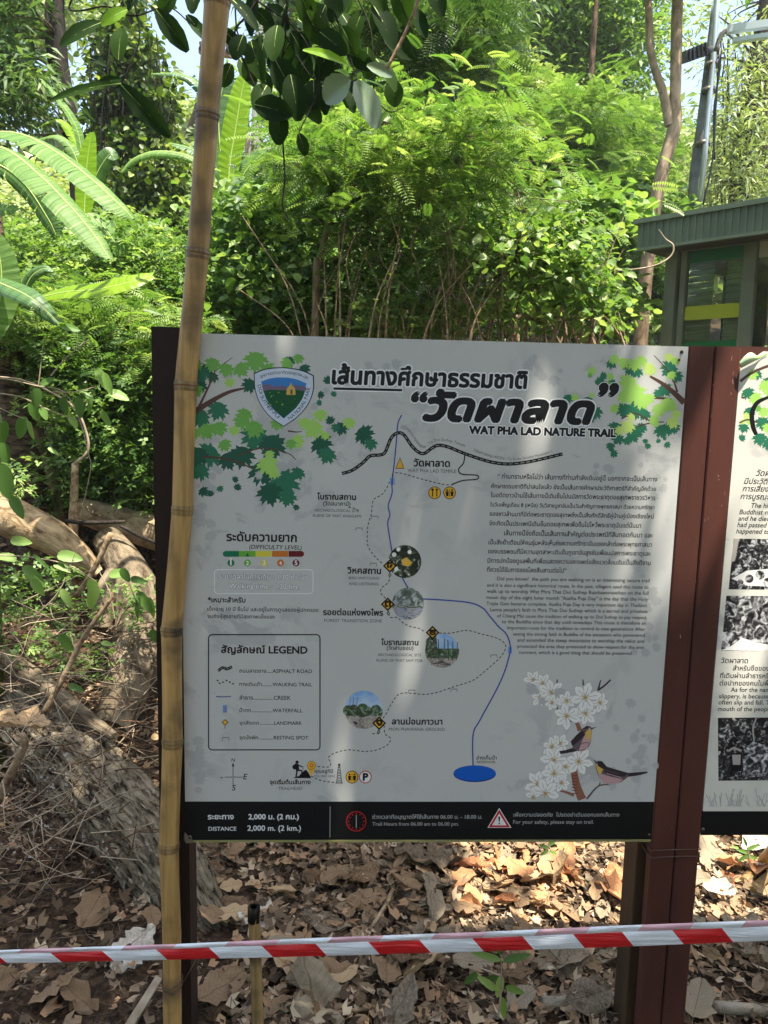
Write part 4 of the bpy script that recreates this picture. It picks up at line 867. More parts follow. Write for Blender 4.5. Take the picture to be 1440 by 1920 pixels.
for _ in range(4200):
    x, y = rng.uniform(-2, 2.2), rng.uniform(1.25, 4.2); twig_tangle(mb, rng, (x, y, hgt(x, y) + rng.random() * .05), rng.uniform(.03, .2), rng.uniform(.0006, .0024))
tw = mb.build('twig_litter', M_TWIG, ground); tw['kind'] = 'stuff'

# ------------------------------------------------------------------ bamboo pole and barrier tape
def bamboo_mat(name, c1, c2, c3, ns=1.0):
    m, nt, out = new_mat(name); N = nt.nodes; L = nt.links
    b = N.new('ShaderNodeBsdfPrincipled'); b.inputs['Roughness'].default_value = .48; b.inputs['Specular IOR Level'].default_value = .35; L.new(b.outputs[0], out.inputs[0])
    tc = N.new('ShaderNodeTexCoord'); mp = N.new('ShaderNodeMapping'); mp.inputs['Scale'].default_value = (60 * ns, 60 * ns, 3.2 * ns); L.new(tc.outputs['Object'], mp.inputs[0])
    t = N.new('ShaderNodeTexNoise'); t.inputs['Scale'].default_value = 1.3; t.inputs['Detail'].default_value = 5; L.new(mp.outputs[0], t.inputs[0])
    t2 = N.new('ShaderNodeTexNoise'); t2.inputs['Scale'].default_value = 7; t2.inputs['Detail'].default_value = 6; L.new(tc.outputs['Object'], t2.inputs[0])
    r = N.new('ShaderNodeValToRGB'); e = r.color_ramp.elements; e[0].position = .36; e[0].color = c2; e[1].position = .62; e[1].color = c1; L.new(t.outputs[0], r.inputs[0])
    r2 = N.new('ShaderNodeValToRGB'); f = r2.color_ramp.elements; f[0].position = .36; f[0].color = (1, 1, 1, 1); f[1].position = .50; f[1].color = (0, 0, 0, 1); L.new(t2.outputs[0], r2.inputs[0])
    mx = N.new('ShaderNodeMix'); mx.data_type = 'RGBA'; L.new(r2.outputs[0], mx.inputs[0]); L.new(r.outputs[0], mx.inputs[6]); mx.inputs[7].default_value = c3; L.new(mx.outputs[2], b.inputs['Base Color'])
    bm = N.new('ShaderNodeBump'); bm.inputs['Strength'].default_value = .25; bm.inputs['Distance'].default_value = .003; L.new(t.outputs[0], bm.inputs['Height']); L.new(bm.outputs[0], b.inputs['Normal']); return m
M_BAM = bamboo_mat('dry_bamboo', C(190, 154, 94), C(156, 122, 72), C(116, 94, 62))
M_BAMN = bamboo_mat('bamboo_node', C(160, 130, 82), C(118, 94, 62), C(66, 54, 40), 2)
M_BAM2 = bamboo_mat('weathered_bamboo', C(168, 142, 92), C(128, 104, 66), C(82, 68, 48))
ctr = [(410, -140, 23), (407.5, 0, 22.5), (389, 215, 20), (371, 475, 20), (348, 722, 20.5), (342, 955, 19.5), (322, 1181, 20), (323.5, 1390, 19.8), (316.5, 1585, 19.7), (322, 1750, 19), (323, 1880, 19), (324, 2000, 19)]
YB = [1.74, 1.755, 1.775, 1.79, 1.80, 1.80, 1.795, 1.785, 1.775, 1.765, 1.76, 1.755]
pole = empty('bamboo_pole', at(324, 1990, 1.755), 'tall leaning yellow bamboo pole standing in front of the map board', 'pole')
bp3 = [at(x, y, Y) for (x, y, r), Y in zip(ctr, YB)]; br3 = [r * Y / FPX for (x, y, r), Y in zip(ctr, YB)]
last = bp3[-1]; bp3[-1] = Vector((last.x, last.y, hgt(last.x, last.y) - .1))
for i in range(len(bp3) - 1):
    a, b = bp3[i], bp3[i + 1]; ra, rb = br3[i], br3[i + 1]; mb = MB(); n = 9; isn = lambda k: k not in (0, 1, 9, 11)
    pts = [a.lerp(b, k / (n - 1)) for k in range(n)]; rad = []
    for k in range(n):
        t = k / (n - 1); r_ = lerp(ra, rb, t) * (1 - .045 * math.sin(math.pi * t))
        rad.append(r_)
    mb.tube(pts, rad, 28, cap=False); mb.build('culm', M_BAM, pole)
    if 0 < i and i not in (9, 10):
        d = (b - a).normalized(); mb = MB()
        prof = [(-.011, 1.0), (-.006, 1.03), (-.0025, 1.075), (0, 1.08), (.0015, .985), (.004, 1.05), (.008, 1.03), (.013, 1.0)]
        mb.tube([a + d * z for z, _ in prof], [ra * k for _, k in prof], 28, cap=False); mb.build('node', M_BAMN, pole)
# wire round the foot
c = at(323, 1845, 1.76); mb = MB()
for k, dz in enumerate((0, .009)):
    mb.tube([c + Vector((math.cos(t) * .0255, math.sin(t) * .0255, dz + .006 * math.sin(t + k))) for t in [i * 2 * math.pi / 24 for i in range(25)]], .0012, 5)
mb.tube([c + Vector((.025, 0, 0)), c + Vector((.05, .06, .03)), c + Vector((.07, .12, .04))], .0011, 5); mb.build('binding_wire', M_WIRE, pole)

M_TW = plain('tape_white', C(232, 236, 240), .3, .45, bump=.5, bscale=16, stretch=(.5, 1, 9))
M_TR = plain('tape_red', C(206, 34, 38), .28, .5, bump=.5, bscale=16, stretch=(.5, 1, 9))
M_TP = plain('tape_pink_backside', C(222, 176, 184), .35, .4, bump=.4, bscale=16, stretch=(.5, 1, 9))
def edge(x, tab):
    for (x0, y0), (x1, y1) in zip(tab, tab[1:]):
        if x <= x1: return lerp(y0, y1, (x - x0) / (x1 - x0))
    return tab[-1][1]
TT = [(-260, 1791), (0, 1781.5), (340, 1769.5), (620, 1757.5), (900, 1747.5), (1170, 1735), (1440, 1725), (1700, 1714)]; TBm = [(-260, 1813), (0, 1806.5), (340, 1799), (620, 1792), (900, 1784), (1170, 1775), (1440, 1764), (1700, 1753)]
YT = 1.46
mb = MB(); k0 = -3
def tq(x0, x1, s0, s1, mi, off, sl=0):
    """a band of tape between fractions s0..s1 of its height; slanted ends"""
    n = 7; rows = []
    for j in range(4):
        s = lerp(s0, s1, j / 3); row = []
        for i in range(n):
            x = lerp(x0, x1, i / (n - 1)) + sl * (s - s0) / (s1 - s0)
            y = lerp(edge(x, TT), edge(x, TBm), s); bulge = .004 * math.sin(math.pi * (s - s0) / (s1 - s0)) + .0015 * math.sin(x * .05 + s * 9)
            row.append(at(x, y, YT - bulge - off))
        rows.append(row)
    vs = [p for r_ in rows for p in r_]; mb.add(vs, [(j * n + i, j * n + i + 1, (j + 1) * n + i + 1, (j + 1) * n + i) for j in range(3) for i in range(n - 1)], mi, True)
reds = [(-100, -8), (94, 191), (292, 391), (490, 591), (690, 786), (885, 979), (1074, 1166), (1260, 1353), (1447, 1540)]
prev = -250
for a, b in reds:
    tq(prev, a, .30, 1, 0, 0, 22); tq(a, b, .30, 1, 1, 0, 22); prev = b
tq(prev, 1690, .30, 1, 0, 0, 22)
tq(-250, 1690, 0, .31, 0, .0012) if False else None
for i in range(20):
    a = -250 + i * 97; tq(a, a + 97, 0, .31, 2 if i % 2 else 0, .0008, -10)
tape = mb.build('barrier_tape', [M_TW, M_TR, M_TP]); tape['label'] = 'red and white striped barrier tape stretched across in front of the boards'; tape['category'] = 'tape'
tape.data.materials

# ------------------------------------------------------------------ logs, stakes and dead branches
def bark_mat(name, c1, c2, c3, st=(1, 1, 1), sc=14, bump=.8, dist=.03, grain=False):
    m, nt, out = new_mat(name); N = nt.nodes; L = nt.links
    b = N.new('ShaderNodeBsdfPrincipled'); b.inputs['Roughness'].default_value = .85; b.inputs['Specular IOR Level'].default_value = .15; L.new(b.outputs[0], out.inputs[0])
    tc = N.new('ShaderNodeTexCoord'); mp = N.new('ShaderNodeMapping'); mp.inputs['Scale'].default_value = st
    if grain: ga = N.new('ShaderNodeAttribute'); ga.attribute_name = 'grain'; L.new(ga.outputs['Vector'], mp.inputs[0])
    else: L.new(tc.outputs['Object'], mp.inputs[0])
    t = N.new('ShaderNodeTexNoise'); t.inputs['Scale'].default_value = sc; t.inputs['Detail'].default_value = 9; t.inputs['Roughness'].default_value = .65; t.inputs['Distortion'].default_value = .5; L.new(mp.outputs[0], t.inputs[0])
    r = N.new('ShaderNodeValToRGB'); e = r.color_ramp.elements; e[0].position = .36; e[0].color = c3; e[1].position = .64; e[1].color = c1; q = e.new(.47); q.color = c2; L.new(t.outputs[0], r.inputs[0]); L.new(r.outputs[0], b.inputs['Base Color'])
    bm = N.new('ShaderNodeBump'); bm.inputs['Strength'].default_value = bump; bm.inputs['Distance'].default_value = dist; L.new(t.outputs[0], bm.inputs['Height']); L.new(bm.outputs[0], b.inputs['Normal']); return m
M_ROT = bark_mat('rotten_wood', C(182, 168, 142), C(142, 128, 104), C(56, 46, 36), st=(1, 1, .22), sc=58, bump=1, dist=.08, grain=True); _e = [n_ for n_ in M_ROT.node_tree.nodes if n_.type == 'VALTORGB'][0].color_ramp.elements; _e[0].position = .40; _e[2].position = .58
M_LOGP = bark_mat('pale_smooth_bark', C(184, 162, 130), C(150, 128, 98), C(92, 74, 54), st=(1, 1, .5), sc=16, bump=.6, grain=True)
M_ROOT = bark_mat('grey_root', C(136, 122, 100), C(104, 92, 74), C(66, 56, 44), st=(1, 1, .3), sc=26, bump=.9, grain=True)
M_WEATH = bark_mat('weathered_branch', C(160, 150, 132), C(128, 118, 100), C(88, 78, 64), st=(1, 1, .5), sc=18, bump=.5)
M_BARK = bark_mat('brown_bark', C(120, 96, 74), C(84, 66, 50), C(48, 38, 30), st=(1, 1, .35), sc=16, bump=1)
M_BARKD = bark_mat('dark_bark', C(64, 58, 51), C(44, 40, 35), C(26, 24, 22), st=(1, 1, .35), sc=14, bump=1)
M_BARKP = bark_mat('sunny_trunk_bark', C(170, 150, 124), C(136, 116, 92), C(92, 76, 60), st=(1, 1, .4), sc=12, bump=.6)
M_FIBRE = bark_mat('fibrous_palm_bark', C(126, 108, 84), C(84, 70, 54), C(44, 36, 28), st=(1, 1, 3), sc=12, bump=1)
M_STICK = bark_mat('dead_stick', C(172, 152, 122), C(136, 114, 88), C(92, 74, 56), sc=30, bump=.4, dist=.008)
def fractal(x, y, z):
    return math.sin(x * 9 + 1.7 * math.sin(z * 7)) * .5 + math.sin(z * 21 + x * 5) * .3 + math.sin(x * 33 + z * 11) * .2
def rough_log(pts, rads, n=40, m=70, amp=.10, mat=None, name='log', label='', cat='log', seed=0, parent=None, squash=1.0, ridges=0):
    pp = spline(pts, max(2, m // (len(pts) - 1))); rr = interp(rads, len(pp)); mb = MB(); rg = random.Random(seed); ph = [rg.uniform(0, 6) for _ in range(8)]
    vs = []; u = None
    for i, p in enumerate(pp):
        d = (pp[min(i + 1, len(pp) - 1)] - pp[max(i - 1, 0)]).normalized()
        if u is None: u = d.cross(Vector((0, 0, 1))).normalized()
        u = (u - d * u.dot(d)).normalized(); w = u.cross(d); s = i / len(pp) * 7
        for k in range(n):
            t = 2 * math.pi * k / n
            f = .35 * math.sin(t * 3 + ph[0] + s * .6) + .3 * math.sin(t * 7 + ph[1] + s) + .22 * math.sin(t * 13 + s * 2.2 + ph[2]) + .28 * math.sin(t * 5 - s * 4 + ph[3]) * math.sin(s * 6 + ph[4]) + .25 * math.sin(t * 19 + 3 * math.sin(s * 2)) + .15 * rg.uniform(-1, 1)
            if ridges:
                f += ridges * abs(math.sin(t * 4.5 + s * .5 + ph[5]))
                f -= 1.1 * max(0.0, math.sin(t * 27 + 2.2 * math.sin(s * 1.9 + ph[6]) + 1.5 * math.sin(t * 3 + s)) - .55) * (0.6 + math.sin(s * 5 + t * 6))
            r_ = rr[i] * (1 + amp * f); vs.append(p + (u * math.cos(t) + w * math.sin(t) * squash) * r_)
    fs = [(i * n + k, i * n + (k + 1) % n, (i + 1) * n + (k + 1) % n, (i + 1) * n + k) for i in range(len(pp) - 1) for k in range(n)] + [tuple(range(n)), tuple(reversed(range((len(pp) - 1) * n, len(pp) * n)))]
    mb.add(vs, fs, 0, True); mb.sm[-1] = mb.sm[-2] = False
    o = mb.build(name, mat, parent); me = o.data; ga = me.attributes.new('grain', 'FLOAT_VECTOR', 'POINT'); acc = 0.0; gv = []
    for i, p in enumerate(pp):
        if i: acc += (p - pp[i - 1]).length
        for k in range(n): tt_ = 2 * math.pi * k / n; gv += [rads[0] * math.cos(tt_), rads[0] * math.sin(tt_), acc]
    ga.data.foreach_set('vector', gv)
    if label: o['label'] = label; o['category'] = cat
    return o
def A(px, py, Y): return at(px, py, Y)
rot = rough_log([A(40, 1330, 3.35), A(110, 1400, 3.1), A(200, 1490, 2.85), A(300, 1610, 2.6), A(372, 1710, 2.42), A(430, 1790, 2.32)], [.12, .14, .145, .135, .10, .05], n=150, m=260, amp=.13, mat=M_ROT, name='rotten_log', label='thick rotten grey log with flaking fibrous bark behind the bamboo pole', seed=4, ridges=.35)
# loose bark flakes on the log and its knot hole
mb = MB(); rg = random.Random(9)
ax_ = [A(110, 1400, 3.1), A(200, 1490, 2.85), A(300, 1610, 2.6), A(372, 1710, 2.42)]
for _ in range(150):
    t = rg.random() * 3; i = min(int(t), 2); p = ax_[i].lerp(ax_[i + 1], t - i); rad = [.14, .145, .135, .10][i] * 1.08; d = (ax_[i + 1] - ax_[i]).normalized()
    th = rg.uniform(-.3, 2.6); u = d.cross(Vector((0, 0, 1))).normalized(); w = u.cross(d); w = w if w.z > 0 else -w
    nrm = (u * math.cos(th) + w * math.sin(th)).normalized(); c0 = p + nrm * rad * rg.uniform(.97, 1.05); s1 = rg.uniform(.010, .030); s2 = s1 * rg.uniform(.15, .3); tdir = (d + nrm * rg.gauss(0, .25)).normalized(); b2 = nrm.cross(tdir)
    mb.add([c0 - tdir * s1, c0 + b2 * s2, c0 + tdir * s1 + nrm * .012, c0 - b2 * s2 + nrm * .008], [(0, 1, 2, 3)])
fk = mb.build('bark_flakes', M_WEATH, rot); fk['kind'] = 'stuff'
c = A(196, 1510, 2.70); mb = MB(); mb.tube([c + Vector((0, .05, -.01)), c + Vector((0, .02, 0)), c, c + Vector((0, .02, 0))], [.012, .016, .024, .034], 16, cap=False, jit=.15, rng=rg); mb.build('knot_hole', M_BARKD, rot)
la = rough_log([A(-60, 930, 4.3), A(30, 975, 4.2), A(100, 1008, 4.15), A(150, 1045, 4.1), A(185, 1075, 4.1)], [.12, .11, .095, .07, .03], mat=M_LOGP, amp=.03, n=24, m=24, name='fallen_log', label='pale fallen log at the left, sunlit on top, ending at the dead stems', seed=1)
lb = rough_log([A(146, 955, 4.5), A(210, 975, 4.5), A(300, 1000, 4.45), A(420, 1020, 4.4)], [.075, .09, .105, .12], mat=M_LOGP, amp=.03, n=24, m=24, name='fallen_log', label='smooth pale fallen log lying behind the left edge of the board', seed=2)
props(la, group='pale fallen logs'); props(lb, group='pale fallen logs')
rt = rough_log([A(200, 1010, 4.25), A(235, 1060, 4.1), A(262, 1130, 3.85), A(250, 1250, 3.6), A(205, 1370, 3.3)], [.08, .10, .12, .12, .08], mat=M_ROOT, amp=.04, n=26, m=30, name='tree_root', label='thick smooth grey root sloping down beside the left edge of the board', cat='root', seed=3)
rough_log([A(215, 1075, 4.0), A(200, 1110, 3.9), A(190, 1180, 3.8)], [.05, .06, .05], mat=M_ROOT, amp=.05, n=14, m=12, name='tree_root', label='short stubby grey root beside the crossed dead sticks', cat='root', seed=7)
rough_log([A(-30, 1212, 3.4), A(60, 1268, 3.2), A(140, 1330, 3.05), A(215, 1382, 2.9)], [.05, .042, .036, .02], mat=M_ROOT, amp=.06, n=14, m=26, name='dead_branch', label='thick dark dead branch slanting down to the rotten log', cat='branch', seed=5)

STK = [([(212, 1118), (160, 1190), (120, 1268), (80, 1342)], 2.95, [.007, .010, .012, .013], 'straight pale stick leaning over the thick dead branch', M_STICK),
       ([(-20, 1535), (10, 1470), (45, 1400), (42, 1375)], 2.5, [.017, .016, .013, .008], 'broken pale stick at the left edge below the long brown leaf', M_STICK),
       ([(208, 1000), (180, 1060), (142, 1120)], 3.7, [.014, .013, .012], 'grey stick leaning against the pale roots', M_STICK),
       ([(141, 868), (138, 960), (137, 1060), (140, 1180)], 4.2, [.018, .024, .03, .028], 'upright broken dead stem between the pale logs', M_STICK),
       ([(122, 977), (170, 980), (235, 978)], 4.1, [.011, .012, .009], 'dark thin stick lying level across the dead stem', M_BARKD),
       ([(225, 985), (262, 1005), (310, 1025)], 4.1, [.010, .010, .008], 'dark thin stick sloping behind the board edge', M_BARKD),
       ([(140, 870), (165, 845), (160, 805), (140, 765), (95, 735), (40, 712), (-20, 705)], 4.0, [.008, .007, .006, .006, .005, .004, .003], 'thin bare twig arching up from the broken stem', M_TWIGP),
       ([(770, 1880), (690, 1890), (610, 1903)], 1.88, [.005, .006, .005], 'thin dry twig lying beneath the tape', M_STICK),
       ([(742, 1655), (722, 1700), (692, 1745)], 2.2, [.008, .008, .007], 'short brown stick lying in the litter behind the tape', M_STICK),
       ([(530, 1610), (600, 1640), (685, 1672)], 2.4, [.004, .005, .003], 'thin dark twig lying below the board foot', M_BARK),
       ([(1015, 1880), (1100, 1878), (1180, 1876), (1300, 1885), (1440, 1895)], 1.98, [.017, .019, .018, .018, .017], 'pale weathered branch lying behind the foot of the red brown post', M_WEATH),
       ([(1310, 1640), (1345, 1672)], 2.25, [.020, .022], 'short yellow bamboo piece lying just right of the post', M_BAM),
       ([(1395, 1655), (1430, 1615), (1480, 1560)], 2.4, [.02, .02, .02], 'yellow bamboo cane at the right edge above the tape', M_BAM),
       ([(1410, 1670), (1450, 1635), (1500, 1600)], 2.3, [.016, .016, .016], 'thinner yellow bamboo cane at the right edge', M_BAM)]
for pts, Y, rr, lab, mt in STK:
    mb = MB(); pp = []
    for i, (x, y) in enumerate(pts):
        Yi = Y if Y > 2.5 else None
        if y > 1580 and Y < 2.6: g = gp(x, y, .03); pp.append(g)
        else: pp.append(A(x, y, Y))
    pp = spline(pp, 5); mb.tube(pp, interp(rr, len(pp)), 10, jit=.06, rng=rg)
    o = mb.build('yellow_cane' if mt is M_BAM else 'dead_stick', mt); o['label'] = lab; o['category'] = 'cane' if mt is M_BAM else 'stick'
# bamboo stake with a dark cut top
sk = empty('bamboo_stake', A(484, 1925, 1.72), 'short bamboo stake with a dark hollow top behind the barrier tape', 'stake')
mb = MB(); a, b = A(476, 1702, 1.72), A(484, 1940, 1.72); mb.tube([a.lerp(b, i / 8) for i in range(9)], [.0145 * k for k in (1, .98, 1, 1.03, 1, .98, 1, 1.02, 1)], 16, cap=False); mb.build('culm', M_BAM2, sk)
mb = MB(); mb.tube([a + Vector((0, 0, -.035)), a + Vector((0, 0, -.005)), a + Vector((0, 0, .002)), a + Vector((0, 0, .002)), a + Vector((0, 0, -.03))], [.0150, .0155, .015, .008, .007], 16, cap=True, jit=.05, rng=rg); mb.build('dark_cut_top', M_BARKD, sk)
# split bamboo slat
mb = MB(); a, b = gp(240, 1925, .03), gp(298, 1832, .10); d = (b - a).normalized(); s_ = d.cross(Vector((0, -.6, .8))).normalized(); mb.add([a - s_ * .012, a + s_ * .012, b + s_ * .010, b - s_ * .010] + [q - Vector((0, 0, .006)) for q in (a - s_ * .012, a + s_ * .012, b + s_ * .010, b - s_ * .010)], [(0, 1, 2, 3), (7, 6, 5, 4), (0, 4, 5, 1), (1, 5, 6, 2), (2, 6, 7, 3), (3, 7, 4, 0)])
o = mb.build('split_bamboo', M_TWIGP); o['label'] = 'pale split bamboo slat leaning on the litter left of the pole foot'; o['category'] = 'slat'
# tangle of dry stems on the left
mb = MB()
for _ in range(150):
    px, py = rg.triangular(-40, 215, 0), rg.uniform(1120, 1640); Y = lerp(3.3, 2.35, (py - 1120) / 520) + rg.uniform(-.25, .1); p = A(px, py, Y)
    twig_tangle(mb, rg, p, rg.uniform(.12, .42), rg.uniform(.001, .0028), up=.5, bend=.35)
for _ in range(70):
    px, py = rg.uniform(160, 330), rg.uniform(1150, 1420); p = A(px, py, lerp(3.6, 2.9, (py - 1150) / 270)); twig_tangle(mb, rg, p, rg.uniform(.1, .4), rg.uniform(.001, .0025), up=.4, bend=.3)
mb2 = MB()
for _ in range(420):
    px, py = rg.uniform(-30, 290), rg.uniform(1130, 1620); Y = lerp(3.5, 2.4, (py - 1130) / 490) + rg.uniform(-.1, .15); twig_tangle(mb2, rg, A(px, py, Y), rg.uniform(.06, .3), rg.uniform(.0010, .0035), up=.35, bend=.4)
o = mb.build('dry_stem_tangle', M_TWIGP); o2 = mb2.build('dark_stems', M_BARK, o); o2['kind'] = 'stuff'; props(o, 'tangle of thin pale dry stems around the rotten log', 'stems', kind='stuff')
mb = MB()
for _ in range(60):
    px, py = rg.uniform(0, 130), rg.uniform(1400, 1620); c = A(px, py, 2.45 + rg.uniform(-.1, .2)); s = rg.uniform(.003, .006)
    for k in range(5):
        a = k * 1.256; mb.add([c, c + Vector((math.cos(a) * s, -.002, math.sin(a) * s)), c + Vector((math.cos(a + .6) * s, -.002, math.sin(a + .6) * s))], [(0, 1, 2)])
o = mb.build('dry_white_flowers', plain('dry_white', C(226, 222, 212), .8), bpy.data.objects['dry_stem_tangle']); o['kind'] = 'stuff'
# brown fallen leaf mounds: small clods
mb = MB()
for _ in range(2600):
    x, y = rg.triangular(-1.6, 1.6, -.9), rg.uniform(1.3, 2.5); s = rg.uniform(.003, .011); c = Vector((x, y, hgt(x, y) + s * .5))
    o8 = [c + Vector((sx * s * rg.uniform(.7, 1.2), sy * s * rg.uniform(.7, 1.2), sz * s * .8)) for sx, sy, sz in ((1, 0, 0), (0, 1, 0), (-1, 0, 0), (0, -1, 0), (0, 0, 1), (0, 0, -1))]
    mb.add(o8, [(0, 1, 4), (1, 2, 4), (2, 3, 4), (3, 0, 4), (1, 0, 5), (2, 1, 5), (3, 2, 5), (0, 3, 5)])
o = mb.build('soil_crumbs', M_BARK, ground); o['kind'] = 'stuff'
# ------------------------------------------------------------------ vegetation
VR = np.random.default_rng(77); vr = random.Random(77)
G = lambda *c: [C(*q) for q in c]
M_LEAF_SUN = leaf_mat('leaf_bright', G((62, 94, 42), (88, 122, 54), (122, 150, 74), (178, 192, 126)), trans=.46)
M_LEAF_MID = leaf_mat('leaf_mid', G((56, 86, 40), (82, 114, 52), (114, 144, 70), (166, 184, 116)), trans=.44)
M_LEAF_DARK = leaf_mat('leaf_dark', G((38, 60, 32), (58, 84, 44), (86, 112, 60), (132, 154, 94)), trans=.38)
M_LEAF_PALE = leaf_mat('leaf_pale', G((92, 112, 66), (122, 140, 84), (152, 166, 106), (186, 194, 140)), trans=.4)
M_LEAF_BIG = leaf_mat('large_leaf', G((28, 46, 20), (36, 58, 24), (56, 82, 30), (120, 160, 44)), trans=.42, rough=.6, spec=.07)
M_BAN = leaf_mat('banana_leaf', G((72, 106, 50), (92, 128, 62), (116, 148, 80), (156, 178, 116)), trans=.42, rough=.5, spec=.22)
M_BANY = leaf_mat('banana_leaf_young', G((112, 156, 26), (132, 174, 32), (150, 186, 40), (172, 198, 58)), trans=.55, rough=.35, spec=.4)
M_BAND_ = leaf_mat('banana_leaf_dull', G((58, 88, 48), (70, 102, 56), (86, 118, 66), (108, 138, 84)), trans=.3, rough=.4)
M_STEM = plain('green_stem', C(112, 130, 62), .6, .3, col2=C(84, 98, 48), nscale=20)
M_MIDRIB = plain('leaf_midrib', C(168, 188, 104), .5, .3)

LEAF = tmpl_leaf(); ROUND = tmpl_round(); PIN = tmpl_pinnate(); PINS = tmpl_pinnate(8, .3, .07); NARROW = tmpl_leaf(.22, .05, .25)
SPRIG = (np.array([[0, 0, 0], [-.2, .25, .06], [0, .45, .02], [.2, .25, .06], [0, .35, 0], [-.3, .65, .0], [-.1, .95, -.05], [.05, .6, .05], [.1, .3, 0], [.35, .5, .04], [.42, .8, -.04], [.15, .62, .03]]), np.array([[0, 3, 2, 1], [4, 7, 6, 5], [8, 9, 10, 11]]))
def crown(root, spec, tmpl, mat, size, up=.6, dw=.5, name='crown', seed=0, twigs=None, tw_r=.006, hub=None, sz=(.7, 1.3)):
    g = np.random.default_rng(seed); spec = [tuple(q[:6]) + (int(q[6] * 1.15), max(6, int(q[7] * .72)), q[8] * 1.35) for q in spec]; size *= .88; P_, D_, CC, VV = blobs(g, spec)
    o = cloud(name, P_, size * g.uniform(sz[0], sz[1], len(P_)), tmpl, mat, root, g, up=up, dirs=D_, dw=dw, vals=VV); o['kind'] = 'stuff'
    if twigs is not None:
        mb = MB(); rr = random.Random(seed)
        hubs = [Vector(h) for h in (hub or [CC[0]])]
        for c in CC[::max(1, twigs)]:
            c = Vector(c); h = min(hubs, key=lambda q: (q - c).length); mid = h.lerp(c, .5) + Vector((rr.gauss(0, .08), rr.gauss(0, .08), rr.gauss(0, .08))) * (h - c).length
            pts = spline([h, mid, c], 3); mb.tube(pts, interp([tw_r * 1.8, tw_r, tw_r * .45], len(pts)), 5, cap=False)
        mb.build('twigs', M_BARK if tw_r > .004 else M_TWIG, root)['kind'] = 'stuff'
    return o
def trunk(root, pts, rads, mat, name='trunk', n=14, amp=.04, seed=0):
    return rough_log(pts, rads, n=n, m=36, amp=amp, mat=mat, name=name, parent=root, seed=seed)
def plant_root(name, px, py, Y, label, cat, group=None):
    p = at(px, py, Y); return empty(name, (p.x, p.y, hgt(p.x, p.y)), label, cat, group)
def gnd(px, py, Y):
    p = at(px, py, Y); return Vector((p.x, p.y, hgt(p.x, p.y) - .05))

# --- tall trees, far to near
t = plant_root('tree', 1010, 600, 14, 'tall airy tree with fine mid green leaves behind the forked sunny trunk', 'tree')
tp = [gnd(1005, 600, 14), A(1012, 400, 14), A(1030, 200, 14), A(1040, 0, 14), A(1050, -150, 14)]; trunk(t, tp, [.14, .12, .10, .08, .05], M_BARK)
crown(t, [(960, 70, 100, 150, 14, 1.6, 54, 260, .6), (1120, 60, 100, 150, 14, 1.6, 54, 260, .6), (1040, -80, 200, 80, 14, 1.5, 22, 200, .7)], LEAF, M_LEAF_MID, .15, seed=1, twigs=3, tw_r=.02, hub=tp[2:])
t = plant_root('tree', 860, 560, 11, 'rounded tree of light yellow green leaf clumps in front of the darker tall trees', 'tree')
tp = [gnd(858, 560, 11), A(860, 420, 11), A(868, 300, 11), A(880, 190, 11)]; trunk(t, tp, [.10, .09, .07, .04], M_BARK)
crown(t, [(860, 190, 100, 60, 11, .9, 60, 170, .42), (800, 235, 60, 50, 11, .9, 26, 150, .40), (940, 230, 70, 60, 11, .9, 30, 150, .4)], SPRIG, M_LEAF_PALE, .16, up=.9, seed=2, twigs=2, tw_r=.012, hub=tp[1:])
t = plant_root('tree', 690, 560, 10, 'tall dark dense tree filling the top centre behind the large leaves', 'tree')
tp = [gnd(705, 560, 10), A(700, 400, 10), A(712, 200, 10), A(730, 0, 10), A(735, -150, 10)]; trunk(t, tp, [.15, .13, .11, .09, .05], M_BARKD)
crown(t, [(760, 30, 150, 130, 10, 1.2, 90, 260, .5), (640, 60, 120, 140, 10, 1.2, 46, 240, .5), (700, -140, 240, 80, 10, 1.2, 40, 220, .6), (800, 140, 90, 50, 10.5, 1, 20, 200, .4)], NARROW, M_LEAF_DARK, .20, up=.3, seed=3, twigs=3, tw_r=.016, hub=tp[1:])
t = plant_root('tree', 1090, 600, 10.0, 'broad shady tree with feathery dark leaves left of the forked trunk', 'tree')
tp = [gnd(1085, 600, 10), A(1080, 450, 10), A(1070, 330, 10), A(1075, 230, 10)]; trunk(t, tp, [.09, .08, .06, .03], M_BARKD)
crown(t, [(1050, 280, 150, 90, 10, 1.0, 66, 90, .40), (1130, 360, 80, 70, 10, .9, 26, 90, .36), (960, 340, 90, 80, 10, .9, 30, 90, .4)], PIN, M_LEAF_MID, .26, up=1.0, seed=4, twigs=2, tw_r=.010, hub=tp[1:])
t = plant_root('tree', 1205, 620, 7.7, 'slender tree with a forked sunlit brown trunk rising behind the green booth', 'tree')
tp = [gnd(1203, 640, 7.7), A(1207, 560, 7.7), A(1218, 467, 7.7), A(1226, 400, 7.7), A(1244, 311, 7.7), A(1264, 240, 7.7), A(1266, 178, 7.7), A(1268, 90, 7.7), A(1270, 0, 7.7), A(1273, -160, 7.7)]
trunk(t, tp, [.070, .066, .062, .060, .060, .062, .050, .052, .050, .042], M_BARKP, seed=2)
f = trunk(t, [A(1256, 235, 7.7), A(1244, 175, 7.7), A(1228, 130, 7.7), A(1219, 90, 7.7), A(1217, 40, 7.7), A(1214, -10, 7.7), A(1205, -130, 7.7)], [.048, .040, .036, .034, .036, .031, .025], M_BARKP, 'fork', seed=6)
crown(t, [(1180, -110, 120, 50, 7.7, .8, 16, 100, .3), (1320, -130, 90, 50, 7.7, .8, 12, 100, .35)], LEAF, M_LEAF_MID, .13, seed=5, twigs=2, tw_r=.01, hub=tp[6:])
t = plant_root('tree', 1400, 500, 11, 'vine hung tree with sparse yellowish leaves above the booth roof', 'tree')
